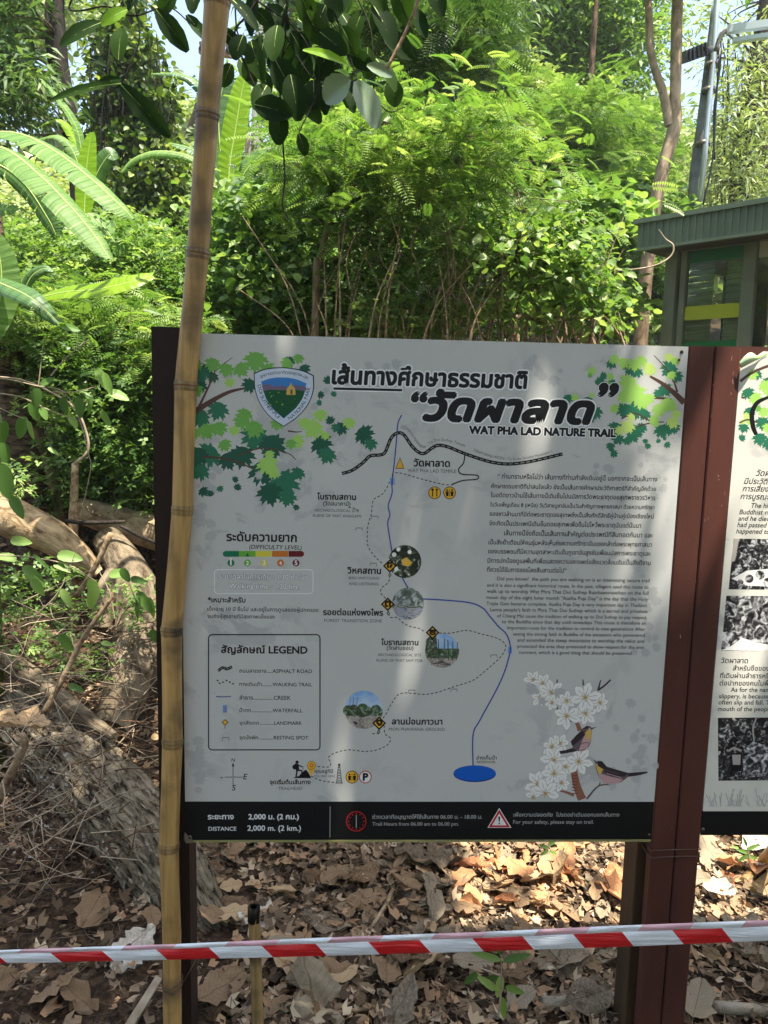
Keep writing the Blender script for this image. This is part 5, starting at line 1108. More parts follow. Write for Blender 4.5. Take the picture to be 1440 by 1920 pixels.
tp = [gnd(1385, 500, 11), A(1388, 330, 11), A(1398, 230, 11), A(1420, 120, 11), A(1440, 0, 11), A(1450, -100, 11)]; trunk(t, tp, [.14, .13, .12, .12, .11, .10], M_BARKD)
trunk(t, [A(1435, 330, 11), A(1436, 200, 11), A(1450, 60, 11)], [.09, .09, .08], M_BARK, 'fork', seed=8)
crown(t, [(1395, 200, 60, 110, 11, .9, 34, 80, .34), (1440, 120, 50, 110, 11, .9, 22, 80, .34), (1340, 330, 50, 60, 11, 1, 16, 90, .34), (1320, 60, 50, 60, 11.4, 1, 7, 60, .3), (1420, 320, 50, 60, 11, 1, 16, 90, .34)], NARROW, M_LEAF_PALE, .14, up=.3, dw=.7, seed=6, twigs=2, tw_r=.010, hub=tp[1:])
# hanging vines of that tree
mb = MB()
for _ in range(40):
    x = vr.uniform(1345, 1450); y = vr.uniform(60, 230); Yv = 11 + vr.uniform(-.5, .4); L_ = vr.uniform(80, 190); mb.tube(spline([A(x, y, Yv), A(x + vr.uniform(-8, 8), y + L_ * .5, Yv), A(x + vr.uniform(-10, 10), y + L_, Yv)], 3), .009, 4, cap=False)
mb.build('hanging_vines', M_BARKD, t)['kind'] = 'stuff'
t = plant_root('tree', 100, 600, 6.4, 'dark curving tree trunk at the upper left with fine dark foliage', 'tree')
tp = [gnd(152, 560, 6.4), A(150, 400, 6.4), A(138, 290, 6.4), A(132, 243, 6.4), A(125, 194, 6.4), A(112, 139, 6.4), A(104, 70, 6.4), A(103, 0, 6.4), A(106, -120, 6.4)]
trunk(t, tp, [.062, .066, .068, .069, .072, .078, .080, .068, .06], M_BARKD, seed=3)
crown(t, [(12, 60, 40, 110, 6.2, .5, 26, 90, .14), (15, 180, 60, 60, 6.0, .5, 22, 80, .22), (40, -70, 90, 40, 6.4, .6, 10, 80, .2)], NARROW, M_LEAF_DARK, .13, seed=7, twigs=2, tw_r=.007, hub=tp[3:])
t = plant_root('vine_tree', 265, 560, 7.6, 'tree trunk wrapped in a hanging curtain of small leaved climbing vines', 'tree')
tp = [gnd(270, 560, 7.6), A(268, 400, 7.6), A(258, 260, 7.6), A(242, 120, 7.6), A(236, -20, 7.6), A(234, -140, 7.6)]; trunk(t, tp, [.12, .11, .10, .10, .09, .08], M_BARKD, seed=4)
crown(t, [(232, 80, 36, 130, 7.5, .35, 34, 110, .17), (262, 220, 50, 90, 7.5, .35, 34, 100, .18), (280, 340, 58, 90, 7.4, .4, 44, 110, .19), (300, 420, 40, 60, 7.3, .4, 18, 100, .2), (180, 200, 30, 100, 7.6, .3, 9, 80, .18)], ROUND, leaf_mat('vine_leaf', G((30, 46, 22), (54, 80, 30), (104, 128, 52), (168, 178, 104)), trans=.4), .07, up=.2, dw=.8, seed=8)
mb = MB()
for _ in range(110):
    x = vr.uniform(190, 330); y = vr.uniform(60, 330); x -= max(0, 200 - y) * .2; Yv = 7.5 + vr.uniform(-.5, .3); L_ = vr.uniform(60, 170); mb.tube(spline([A(x, y, Yv), A(x + vr.uniform(-8, 8), y + L_ * .5, Yv), A(x + vr.uniform(-12, 12), y + L_, Yv)], 3), .005, 4, cap=False)
mb.build('hanging_vines', M_BARKD, t)['kind'] = 'stuff'
# bare pale tree against the sky
t = plant_root('bare_tree', 330, 560, 15, 'leafless pale tree with fine branches against the blue sky', 'tree')
mb = MB()
def branch(p, d, L_, r, dep):
    q = p + d * L_; mb.tube([p, p.lerp(q, .5) + Vector((vr.gauss(0, .04), vr.gauss(0, .04), vr.gauss(0, .04))) * L_, q], [r, r * .85, r * .7], 5 if dep > 2 else 3, cap=False)
    if dep == 0: return
    for _ in range(3 if dep < 4 else 2):
        dd = (d + Vector((vr.gauss(0, .5), vr.gauss(0, .4), vr.gauss(.08, .35)))).normalized(); branch(q, dd, L_ * vr.uniform(.62, .82), r * .62, dep - 1)
branch(gnd(335, 560, 15), Vector((0.02, 0, 1)), 3.0, .09, 6); mb.build('branches', M_ROOT, t)
t = plant_root('palm', 308, 520, 13, 'small fan palm far behind the banana plants', 'palm')
mb = MB()
for k in range(26):
    a = vr.uniform(-.2, 3.34); c = A(306, 185, 13); d = Vector((math.cos(a), vr.uniform(-.3, .3), math.sin(a))); e = c + d * vr.uniform(.45, .6); s_ = Vector((-d.z, 0, d.x)) * .022
    mb.add([c, c + d * .2 + s_, e - Vector((0, 0, .08)), c + d * .2 - s_], [(0, 1, 2, 3)], 0, False, vr.random())
mb.build('fronds', M_LEAF_PALE, t, attr=True); mb = MB(); mb.tube([gnd(306, 520, 13), A(306, 350, 13), A(306, 188, 13)], .07, 8); mb.build('trunk', M_BARK, t)

# --- far wood
g = np.random.default_rng(5)
def far(spec, mat, size, seed):
    gg = np.random.default_rng(seed); P_, D_, CC, VV = blobs(gg, spec); return P_, size * gg.uniform(.7, 1.3, len(P_)), VV
specs = [(620, 330, 110, 150, 24, 3, 40, 150, .9), (150, 380, 300, 110, 24, 3, 60, 150, 1.0), (900, 280, 260, 200, 26, 3, 90, 130, 1.1), (1150, 330, 200, 130, 24, 3, 40, 130, 1.0), (1420, 350, 120, 60, 24, 3, 14, 130, .8), (40, 40, 90, 160, 22, 2, 16, 120, .8), (760, 60, 150, 130, 28, 3, 36, 130, 1.2), (360, 240, 60, 30, 22, 3, 8, 130, .6), (500, 420, 900, 80, 18, 2, 150, 170, .8), (1200, 460, 400, 90, 18, 2, 70, 170, .9)]
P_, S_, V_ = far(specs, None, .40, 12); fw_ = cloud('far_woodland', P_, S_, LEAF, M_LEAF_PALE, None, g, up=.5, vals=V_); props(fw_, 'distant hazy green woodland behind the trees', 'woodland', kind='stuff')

# --- shrubs in the middle distance
t = plant_root('feathery_shrub', 595, 600, 4.6, 'sunlit feathery leaved shrub arching over the map board', 'shrub')
tp = [gnd(590, 640, 4.6), A(592, 560, 4.6), A(600, 490, 4.6), A(615, 420, 4.6), A(632, 370, 4.6), A(650, 320, 4.6)]; trunk(t, tp, [.024, .022, .020, .017, .014, .010], M_BARKP, 'stem', n=10)
hb = tp[3:] + [A(760, 300, 4.6), A(860, 260, 4.5), A(700, 260, 4.6)]
for q in hb[3:]: trunk(t, [tp[4], tp[4].lerp(q, .5) + Vector((0, 0, .06)), q], [.010, .008, .004], M_BARK, 'branch', n=6)
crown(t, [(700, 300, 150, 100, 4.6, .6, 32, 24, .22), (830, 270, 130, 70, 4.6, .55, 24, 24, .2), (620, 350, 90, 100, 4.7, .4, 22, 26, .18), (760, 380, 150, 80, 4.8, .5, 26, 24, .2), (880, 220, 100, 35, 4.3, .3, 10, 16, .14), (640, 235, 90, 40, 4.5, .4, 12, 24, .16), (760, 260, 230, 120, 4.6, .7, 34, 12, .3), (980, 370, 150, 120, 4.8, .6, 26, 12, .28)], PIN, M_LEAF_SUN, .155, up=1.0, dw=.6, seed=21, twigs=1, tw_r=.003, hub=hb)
t = plant_root('feathery_shrub', 520, 620, 5.2, 'blue green shady shrub between the bamboo pole and the feathery shrub', 'shrub')
hb = [A(500, 600, 5.2), A(520, 500, 5.2), A(480, 460, 5.2)]
crown(t, [(490, 430, 90, 70, 5.2, .5, 28, 50, .2), (500, 540, 110, 80, 5.1, .5, 32, 50, .2), (430, 400, 40, 50, 5.2, .4, 14, 50, .18), (600, 560, 60, 70, 5.2, .3, 18, 50, .18)], ROUND, M_LEAF_MID, .068, up=.5, seed=22, twigs=2, tw_r=.004, hub=hb)
t = plant_root('climbing_bean', 1000, 620, 4.4, 'bright broad leaved climber heaped over bare stems left of the booth', 'climber')
hb = [A(1000, 600, 4.4), A(960, 480, 4.4), A(1080, 520, 4.4), A(900, 500, 4.4)]
crown(t, [(1050, 500, 90, 60, 4.4, .4, 32, 32, .14), (960, 450, 80, 40, 4.4, .4, 18, 30, .14), (1110, 560, 45, 60, 4.3, .25, 18, 30, .11), (1010, 580, 70, 30, 4.3, .25, 10, 26, .10), (1040, 440, 60, 30, 4.5, .3, 12, 30, .12), (1000, 440, 140, 90, 4.6, .5, 20, 14, .22)], ROUND, M_LEAF_SUN, .058, up=.7, dw=.7, seed=23, twigs=1, tw_r=.003, hub=hb)
t = plant_root('leafy_shrub', 880, 620, 5.0, 'twiggy shrub with many bare pale stems behind the map board', 'shrub')
hb = [gnd(840, 640, 5), gnd(920, 640, 5), gnd(760, 640, 5)]
crown(t, [(800, 480, 150, 80, 5.0, .6, 34, 50, .2), (900, 550, 100, 60, 4.9, .5, 18, 44, .2), (700, 540, 100, 80, 4.9, .5, 26, 50, .2), (820, 590, 150, 30, 4.7, .4, 26, 50, .15)], SPRIG, M_LEAF_SUN, .07, up=.6, seed=24)
mb = MB()
for _ in range(46):
    x = vr.uniform(640, 1180); y = vr.uniform(440, 600); Yv = 4.9 + vr.uniform(-.3, .5); dx = vr.gauss(0, 60); mb.tube(spline([A(x, 660, Yv), A(x + dx * .4, lerp(660, y, .5), Yv), A(x + dx, y, Yv)], 4), interp([vr.uniform(.005, .011), .003], 9), 5, cap=False)
for _ in range(54):
    x = vr.uniform(560, 1130); y = vr.uniform(400, 560); Yv = 4.25 + vr.uniform(-.15, .35); dx = min(vr.gauss(0, 70), 1170 - x); mb.tube(spline([A(x, 665, Yv), A(x + dx * .3, lerp(665, y, .5), Yv), A(x + dx, y, Yv)], 4), interp([vr.uniform(.004, .008), .002], 9), 5, cap=False)
for _ in range(24):
    x = vr.uniform(620, 1000); y = vr.uniform(330, 480); Yv = 4.3 + vr.uniform(-.2, .4); L_ = vr.uniform(60, 200); mb.tube(spline([A(x, y, Yv), A(x + vr.uniform(-25, 25), y + L_ * .5, Yv), A(x + vr.uniform(-60, 60), y + L_, Yv)], 4), interp([.003, .0025], 9), 4, cap=False)
mb.build('bare_stems', M_STICK, t)['kind'] = 'stuff'
UND = [('leafy_shrub', 130, 640, 5.6, 'bright low shrub of small leaves at the foot of the banana plants', [(110, 480, 150, 60, 5.8, .6, 60, 110, .22), (260, 500, 100, 60, 5.6, .6, 44, 110, .22), (330, 560, 60, 70, 5.4, .5, 24, 100, .2)], SPRIG, M_LEAF_SUN, .075),
       ('leafy_shrub', 120, 780, 4.9, 'sunlit ferny undergrowth below the large low banana leaf', [(130, 600, 160, 60, 5.0, .5, 60, 100, .2), (290, 640, 70, 70, 4.9, .5, 30, 100, .2)], PINS, M_LEAF_SUN, .13),
       ('leafy_shrub', 200, 900, 4.6, 'dense mid green shrub right of the fibrous trunk', [(190, 720, 110, 70, 4.75, .4, 50, 100, .18), (230, 830, 90, 70, 4.8, .4, 46, 100, .18), (280, 900, 50, 50, 4.8, .3, 18, 90, .16), (150, 900, 60, 40, 4.8, .3, 14, 80, .15)], SPRIG, M_LEAF_MID, .07),
       ('leafy_shrub', 430, 640, 5.8, 'low green shrub showing right of the bamboo pole above the board', [(440, 600, 60, 50, 5.6, .4, 22, 90, .18), (560, 610, 90, 30, 5.4, .4, 22, 90, .16), (690, 620, 90, 25, 5.0, .3, 16, 80, .14)], SPRIG, M_LEAF_SUN, .08),
       ('leafy_shrub', 1150, 640, 6.6, 'low shrub of broad leaves between the climber and the sunny trunk', [(1120, 420, 50, 60, 6.8, .4, 24, 70, .18), (1120, 590, 50, 50, 6.6, .4, 20, 70, .18), (1230, 560, 30, 70, 8.4, .4, 14, 90, .2), (1200, 380, 60, 50, 8.5, .4, 16, 80, .22)], ROUND, M_LEAF_SUN, .12),
       ('leafy_shrub', 830, 640, 7.2, 'shady shrub in the gap under the feathery tree', [(620, 480, 160, 70, 7.4, .7, 24, 80, .3), (900, 400, 160, 60, 7.6, .7, 28, 80, .3), (1000, 600, 180, 20, 9.0, .5, 20, 80, .25)], LEAF, M_LEAF_MID, .12),
       ('leafy_shrub', 40, 560, 7.5, 'far sunlit thicket at the left edge behind the banana plants', [(60, 420, 130, 60, 8.5, .8, 44, 110, .35), (230, 440, 120, 50, 8.5, .8, 34, 110, .35), (400, 380, 60, 70, 9.5, .8, 24, 100, .35), (470, 330, 60, 60, 10, .8, 20, 100, .35)], LEAF, M_LEAF_PALE, .13)]
for i, (nm, px, py, Y, lab, spec, tm_, mt, sz_) in enumerate(UND):
    t = plant_root(nm, px, py, Y, lab, 'shrub')
    crown(t, spec, tm_, mt, sz_, up=.8, seed=40 + i, twigs=3, tw_r=.004, hub=[gnd(s[0], s[1] + 60, s[4]) for s in spec])
t = plant_root('leafy_shrub', 60, 1200, 3.6, 'sparse low greenery among the twigs below the pale fallen log', 'shrub')
crown(t, [(50, 1120, 120, 50, 3.7, .25, 22, 26, .10), (240, 1130, 60, 50, 3.45, .12, 8, 18, .08), (110, 1220, 90, 60, 3.3, .15, 10, 20, .08), (10, 880, 50, 50, 3.7, .2, 8, 22, .1)], SPRIG, M_LEAF_SUN, .055, up=.8, seed=71)
# ground cover on the slope
gp_ = []
while len(gp_) < 24000:
    x, y = g.uniform(-9, 12), g.uniform(4.6, 16)
    if y < 5.4 and x < -1.0 and g.random() < .8: continue
    gp_.append((x, y, hgt(x, y) + .05 + g.random() * .3))
gc = cloud('ground_cover', np.array(gp_), g.uniform(.07, .17, len(gp_)), SPRIG, M_LEAF_SUN, None, g, up=.9); props(gc, 'low leafy ground cover spreading over the slope', 'ground cover', kind='stuff')

# --- leaning fibrous trunk at the left edge
t = plant_root('leaning_tree', 30, 960, 4.6, 'fibrous grey brown trunk rising at the left edge above the fallen log', 'tree')
trunk(t, [gnd(75, 990, 4.7), A(62, 930, 4.65), A(46, 850, 4.6), A(26, 740, 4.6), A(10, 620, 4.6), A(-4, 500, 4.6), A(-20, 350, 4.6)], [.12, .10, .09, .085, .075, .06, .045], M_FIBRE, n=20, amp=.10)
trunk(t, [gnd(128, 970, 4.75), A(100, 920, 4.7), A(80, 860, 4.65), A(58, 800, 4.6)], [.045, .055, .05, .04], M_BARKP, 'side_stem', n=12, amp=.08, seed=5)

# --- banana plants
def banana_leaf(name, parent, mid, hw, N_, mat, up_fold=.25, n=90, tears=.12, hang=(0, 0), seed=0, prof=None):
    rg = random.Random(seed); pp = spline(mid, max(2, 2 * n // (len(mid) - 1))); m_ = len(pp); mb = MB(); Nv = Vector(N_).normalized(); vs = []; fs = []
    for side, hg in ((-1, hang[0]), (1, hang[1])):
        shift = 0; prev = None; K = 4
        for i in range(m_ - 1):
            t0, t1 = i / (m_ - 1), (i + 1) / (m_ - 1)
            wf = lambda t: hw * (max(0.0, math.sin(math.pi * min(1, t * .93 + .045))) ** .45) * (1 - .25 * t)
            if rg.random() < tears * .4: shift = rg.uniform(-.35, .35) * hw * .6; gap = True
            else: gap = False
            v = .45 + rg.gauss(0, .12) + (.14 if i % 2 else 0)
            quads = []
            for ii, tt, p in ((i, t0, pp[i]), (i + 1, t1, pp[i + 1])):
                row = []; d = (pp[min(ii + 1, m_ - 1)] - pp[max(ii - 1, 0)]).normalized(); S = d.cross(Nv).normalized() * side; nn = S.cross(d) * side; nn = nn if nn.dot(Nv) > 0 else -nn
                for k in range(K + 1):
                    s = k / K; w = wf(tt) * s
                    row.append(p + S * w * math.cos(up_fold + hg * s) + nn * (w * math.sin(up_fold) * (1 - s * .3) - hg * w * s * .6) + d * (w * .22 + shift * s * s) + nn * (.012 * hw * math.sin(ii * 1.3) * s))
                quads.append(row)
            if gap and i: quads[0] = [q.lerp(q2, .3 * (k / K)) for k, (q, q2) in enumerate(zip(*quads))]
            b = len(mb.v); mb.v += [tuple(q) for r_ in quads for q in r_]
            for k in range(K): mb.f.append((b + k, b + k + 1, b + K + 2 + k, b + K + 1 + k)); mb.mi.append(0); mb.sm.append(False); mb.va.append(v)
    o = mb.build('leaf', mat, parent, attr=True)
    mb = MB(); mb.tube(pp, interp([hw * .055, hw * .035, hw * .012], m_), 6, cap=False); mb.build('midrib', M_MIDRIB, o)
    return o
def px2(pts, Y): return [A(x, y, Y if not isinstance(Y, (list, tuple)) else Y[i]) for i, (x, y) in enumerate(pts)]
b = plant_root('banana_plant', -70, 560, 4.3, 'banana plant at the left edge with two long arching tattered leaves', 'banana plant')
mb = MB(); mb.tube([gnd(-70, 700, 4.3), A(-72, 450, 4.3), A(-60, 280, 4.3)], [.09, .08, .04], 12); mb.build('stem', M_STEM, b)
banana_leaf('leaf', b, px2([(-60, 250), (30, 250), (100, 282), (170, 335), (225, 385), (250, 410)], [4.3, 4.1, 3.95, 3.85, 3.8, 3.8]), .125, (.2, -.55, .8), M_BAN, .1, 60, .22, (.9, .3), 1)
banana_leaf('leaf', b, px2([(-60, 265), (10, 280), (70, 325), (130, 385), (180, 445), (205, 485)], [4.2, 3.95, 3.8, 3.7, 3.65, 3.6]), .12, (.3, -.6, .75), M_BAN, .1, 60, .22, (.8, .35), 2)
banana_leaf('leaf', b, px2([(-60, 300), (0, 310), (50, 350), (90, 410), (105, 440)], 4.35), .12, (-.2, -.8, .35), M_BAND_, .2, 44, .45, (.3, .8), 3)
banana_leaf('leaf', b, px2([(-50, 420), (-10, 395), (36, 392)], 4.0), .08, (.1, -.6, .8), M_BAN, .15, 24, .3, (.2, .5), 4)
b = plant_root('banana_plant', 158, 500, 5.2, 'young banana plant with one upright yellow green leaf in front of the vine tree', 'banana plant')
mb = MB(); mb.tube([gnd(156, 560, 5.2), A(157, 470, 5.2), A(158, 400, 5.2)], [.045, .04, .025], 10); mb.build('stem', M_STEM, b)
banana_leaf('leaf', b, px2([(158, 410), (160, 360), (164, 300), (172, 248)], 5.2), .075, (.1, -1, .15), M_BANY, .15, 30, .05, (.1, .1), 5)
banana_leaf('leaf', b, px2([(158, 360), (140, 290), (110, 255), (68, 262)], 5.3), .06, (-.1, -.5, .9), M_BAN, .1, 34, .2, (.5, .6), 6)
banana_leaf('leaf', b, px2([(158, 330), (145, 245), (112, 190), (76, 148)], 5.4), .05, (.7, -.5, .5), M_BAN, .3, 34, .15, (.2, .2), 7)
banana_leaf('leaf', b, px2([(158, 300), (120, 230), (92, 228), (70, 240)], 5.5), .05, (0, -.4, .9), M_BANY, .1, 30, .2, (.4, .4), 8)
banana_leaf('leaf', b, px2([(165, 400), (190, 420), (215, 455), (222, 480)], 4.9), .08, (.3, -.7, .6), M_BAN, .1, 24, .3, (.3, .3), 9)
banana_leaf('leaf', b, px2([(160, 400), (180, 330), (205, 290), (215, 300)], 5.3), .07, (.5, -.7, .4), M_BAND_, .1, 24, .2, (.3, .3), 10)
b = plant_root('banana_plant', 385, 520, 6.0, 'banana plant hidden by the bamboo pole with arching leaves to its left', 'banana plant')
mb = MB(); mb.tube([gnd(385, 560, 6), A(383, 450, 6), A(378, 300, 6)], [.07, .06, .035], 10); mb.build('stem', M_STEM, b)
banana_leaf('leaf', b, px2([(380, 310), (345, 290), (290, 284), (250, 298), (228, 322)], 5.8), .09, (0, -.5, .85), M_BAN, .1, 44, .2, (.9, .4), 11)
banana_leaf('leaf', b, px2([(380, 300), (360, 280), (320, 268)], 6.1), .08, (0, -.5, .8), M_BAND_, .1, 24, .2, (.4, .4), 12)
banana_leaf('leaf', b, px2([(382, 300), (384, 190), (365, 152), (330, 138), (284, 138)], 6.2), .085, (0, -.55, .8), M_BAND_, .1, 44, .4, (.8, .5), 13)
b = plant_root('banana_plant', 428, 500, 6.6, 'banana plant with a tall glowing yellow green leaf right of the bamboo pole', 'banana plant')
mb = MB(); mb.tube([gnd(428, 560, 6.6), A(428, 450, 6.6), A(427, 350, 6.6)], [.06, .05, .025], 10); mb.build('stem', M_STEM, b)
banana_leaf('leaf', b, px2([(427, 352), (432, 300), (442, 240), (452, 180), (462, 136)], 6.5), .125, (-.1, -1, .1), M_BANY, .25, 44, .08, (.1, .1), 14)
banana_leaf('leaf', b, px2([(424, 350), (412, 270), (412, 190), (432, 122)], 6.8), .13, (.2, -1, .1), M_BAND_, .1, 36, .1, (.1, .1), 15)
banana_leaf('leaf', b, px2([(430, 400), (455, 330), (490, 290), (520, 268)], 6.6), .12, (.1, -.8, .6), M_BAND_, .1, 36, .3, (.3, .5), 16)
banana_leaf('leaf', b, px2([(430, 400), (445, 370), (470, 345), (490, 350)], 6.4), .07, (.1, -.6, .7), M_BAN, .1, 24, .2, (.3, .3), 17)
b = plant_root('banana_plant', -10, 800, 3.3, 'low banana plant whose broad leaf lies level at the left below the long leaves', 'banana plant')
mb = MB(); mb.tube([gnd(-40, 900, 3.3), A(-38, 700, 3.3), A(-30, 560, 3.3)], [.06, .05, .025], 10); mb.build('stem', M_STEM, b)
banana_leaf('leaf', b, px2([(70, 560), (120, 548), (180, 543), (240, 530), (286, 517)], [3.4, 3.3, 3.2, 3.2, 3.25]), .062, (.1, -.72, .7), M_BANY, .12, 40, .03, (.1, .25), 18)
banana_leaf('leaf', b, px2([(40, 560), (58, 520), (82, 504), (100, 508)], 3.4), .05, (.6, -.6, .5), M_BAND_, .3, 24, .05, (.7, .7), 19)
banana_leaf('leaf', b, px2([(-20, 640), (0, 560), (2, 500), (-10, 440)], 3.4), .09, (.2, -1, .2), M_BAN, .1, 30, .05, (.1, .1), 20)
banana_leaf('leaf', b, px2([(-30, 520), (10, 535), (60, 560), (110, 605)], [3.4, 3.3, 3.2, 3.2]), .07, (.1, -.7, .7), M_BAND_, .15, 34, .4, (.4, .6), 21)

# --- the overhanging large leaved tree
big = empty('large_leaved_tree', (2.7, -1.6, 0), 'overhanging tree with large dark oval leaves drooping into the top of the view', 'tree')
rough_log([Vector((2.7, -1.6, -.1)), Vector((2.65, -1.5, 1.5)), Vector((2.4, -1.1, 3.2)), Vector((2.0, -.5, 4.4))], [.2, .17, .14, .1], n=20, m=30, amp=.05, mat=M_BARK, name='trunk', parent=big)
LB = [Vector((2.2, -.8, 3.9)), Vector((1.2, .8, 4.6)), Vector((.2, 2.4, 4.3)), A(560, -160, 3.4), A(520, -60, 3.2)]
rough_log(LB, [.09, .07, .05, .03, .012], n=12, m=30, amp=.04, mat=M_BARK, name='limb', parent=big)
rough_log([Vector((.2, 2.4, 4.3)), A(400, -220, 3.3), A(250, -120, 3.1), A(170, -60, 3.0)], [.04, .03, .02, .012], n=10, m=24, amp=.04, mat=M_BARK, name='limb', parent=big)
def large_leaf(x0, y0, x1, y1, w, Y, mat=None, tilt=0.0, seed=0, v=None, dY=.06):
    rg = random.Random(seed); a = A(x0, y0, Y); b = A(x1, y1, Y + rg.uniform(-dY, dY)); L_ = (b - a).length; d = (b - a).normalized()
    nrm = Vector((rg.gauss(0, .35) + tilt, -1, rg.gauss(.1, .3))); nrm = (nrm - d * nrm.dot(d)).normalized(); s_ = d.cross(nrm); hw = w * Y / FPX / 2
    mb = MB(); nu, nv = 9, 3; vs = []; vcol = v if v is not None else rg.random() * .6
    for i in range(nu + 1):
        t = i / nu; ww = hw * (math.sin(math.pi * min(1, t * .94 + .03)) ** .62) * (1 + .04 * math.sin(t * 21 + seed)); c = a + d * L_ * t + nrm * (.05 * L_ * math.sin(math.pi * t) - .04 * L_ * t * t)
        for j in range(-nv, nv + 1):
            q = j / nv; vs.append(c + s_ * ww * q + nrm * (abs(q) ** 1.4 * ww * .28 + .025 * ww * math.sin(t * 25) * abs(q)))
    n = 2 * nv + 1; mb.add(vs, [(i * n + j, i * n + j + 1, (i + 1) * n + j + 1, (i + 1) * n + j) for i in range(nu) for j in range(2 * nv)], 0, True, vcol)
    mb.tube([a + d * L_ * k / 5 + nrm * (.05 * L_ * math.sin(math.pi * k / 5) - .04 * L_ * (k / 5) ** 2 - .001) for k in range(6)], interp([.0022, .0008], 6), 4, cap=False, mi=1)
    o = mb.build('leaf', [mat or M_LEAF_BIG, M_MIDRIB], big, attr=True); return o
BL = [(190,42,112,84,30,3.0),(238,18,190,46,24,3.0,.9),(222,112,228,52,32,3.1),(293,18,352,96,34,3.0),(166,108,198,122,18,3.1),(350,28,388,76,20,3.1),(228,156,90,186,17,3.0),(226,158,318,256,36,2.9),(182,160,226,148,18,3.1),
      (456,66,440,112,34,3.0),(470,76,494,150,36,3.1),(520,48,512,112,38,3.0),(545,60,572,112,42,3.1),(515,110,560,190,46,3.1),(545,140,560,226,44,3.0),(478,196,548,214,42,3.0),(524,206,522,272,36,3.0),(575,20,606,84,38,3.1),(600,60,650,100,36,3.1),(560,-20,590,60,38,3.1),
      (612,88,598,152,38,3.1),(640,50,668,104,34,3.1),(700,10,740,90,40,3.2),(560,250,574,292,22,3.0),(414,50,470,104,26,3.1),(430,-6,484,56,24,3.1),(480,-20,470,66,30,3.2),(600,120,640,170,34,3.2),(500,160,478,205,34,3.1),(560,180,600,230,34,3.2),(650,90,700,130,30,3.2),(680,20,655,92,36,3.2),(735,150,742,200,34,3.2),(705,110,742,170,30,3.1),
      (330,-20,300,28,30,3.1),(260,-10,240,20,26,3.1),(370,-30,360,24,30,3.1),(500,10,540,56,34,3.2),(450,110,478,160,30,3.2),(540,110,500,120,36,3.2),(588,150,590,205,34,3.2),(620,160,610,215,30,3.2),(650,-20,620,40,36,3.2),(740,-30,770,50,38,3.2),(720,60,775,110,34,3.3),(760,10,800,70,36,3.3),(600,-30,640,20,36,3.1),(800,-40,830,30,36,3.3),(690,-50,720,20,36,3.2),
      (545,70,520,130,36,3.15),(485,100,460,150,34,3.15),(575,100,560,160,38,3.2),(610,10,585,70,36,3.25),(640,120,620,180,32,3.25),(670,150,655,200,28,3.25)]
for _k in range(30):
    x = vr.triangular(430, 800, 560); y = vr.triangular(-40, 215, 40) * (1 if x < 700 else .6); a_ = vr.gauss(1.5, .6); l_ = vr.uniform(38, 60)
    BL.append((x, y, x + math.cos(a_) * l_, y + math.sin(a_) * l_, vr.uniform(22, 32), vr.uniform(3.2, 3.6)))
for i, q in enumerate(BL): large_leaf(*q[:6], seed=i + 3, v=q[6] if len(q) > 6 else None)
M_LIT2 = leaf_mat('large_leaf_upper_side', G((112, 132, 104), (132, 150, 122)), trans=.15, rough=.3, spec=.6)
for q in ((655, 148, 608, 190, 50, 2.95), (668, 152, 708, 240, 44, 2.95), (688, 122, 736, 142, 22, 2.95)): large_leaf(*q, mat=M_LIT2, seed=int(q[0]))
large_leaf(568, 94, 650, 118, 20, 2.9, mat=M_BANY, seed=90); large_leaf(628, 132, 655, 142, 12, 2.9, mat=M_BANY, seed=91)
mb = MB()
for pts, r in (([(520, -60), (470, 20), (440, 60), (455, 110), (480, 165), (500, 200)], .005), ([(440, -40), (445, 60), (470, 90)], .004), ([(540, -60), (535, 60), (525, 150), (530, 260), (534, 330), (530, 385), (541, 412)], .0045), ([(560, -60), (600, 60), (650, 145)], .005), ([(600, -50), (640, 60), (670, 150)], .004), ([(170, -60), (130, 10), (150, 20), (200, 12), (250, 30), (300, 15), (330, 20), (385, 75)], .004),
               ([(240, -40), (262, 60), (245, 120), (228, 156)], .004), ([(228, 156), (200, 175), (180, 162)], .003), ([(640, -60), (690, 40), (700, 110)], .004), ([(700, 160), (705, 185), (730, 210), (760, 200)], .003), ([(480, 0), (560, 60), (600, 150), (560, 250)], .004), ([(520, 40), (580, 140), (620, 165)], .003)):
    pp = spline(px2(pts, 3.12), 5); mb.tube(pp, interp([r, r * .6], len(pp)), 5, cap=False)
mb.build('twigs', M_BARKD, big)
mb = MB(); pp = spline(px2([(795, -30), (765, 50), (726, 128)], 2.9), 5); mb.tube(pp, .006, 8, cap=True); mb.build('dead_twig', M_STICK, big)
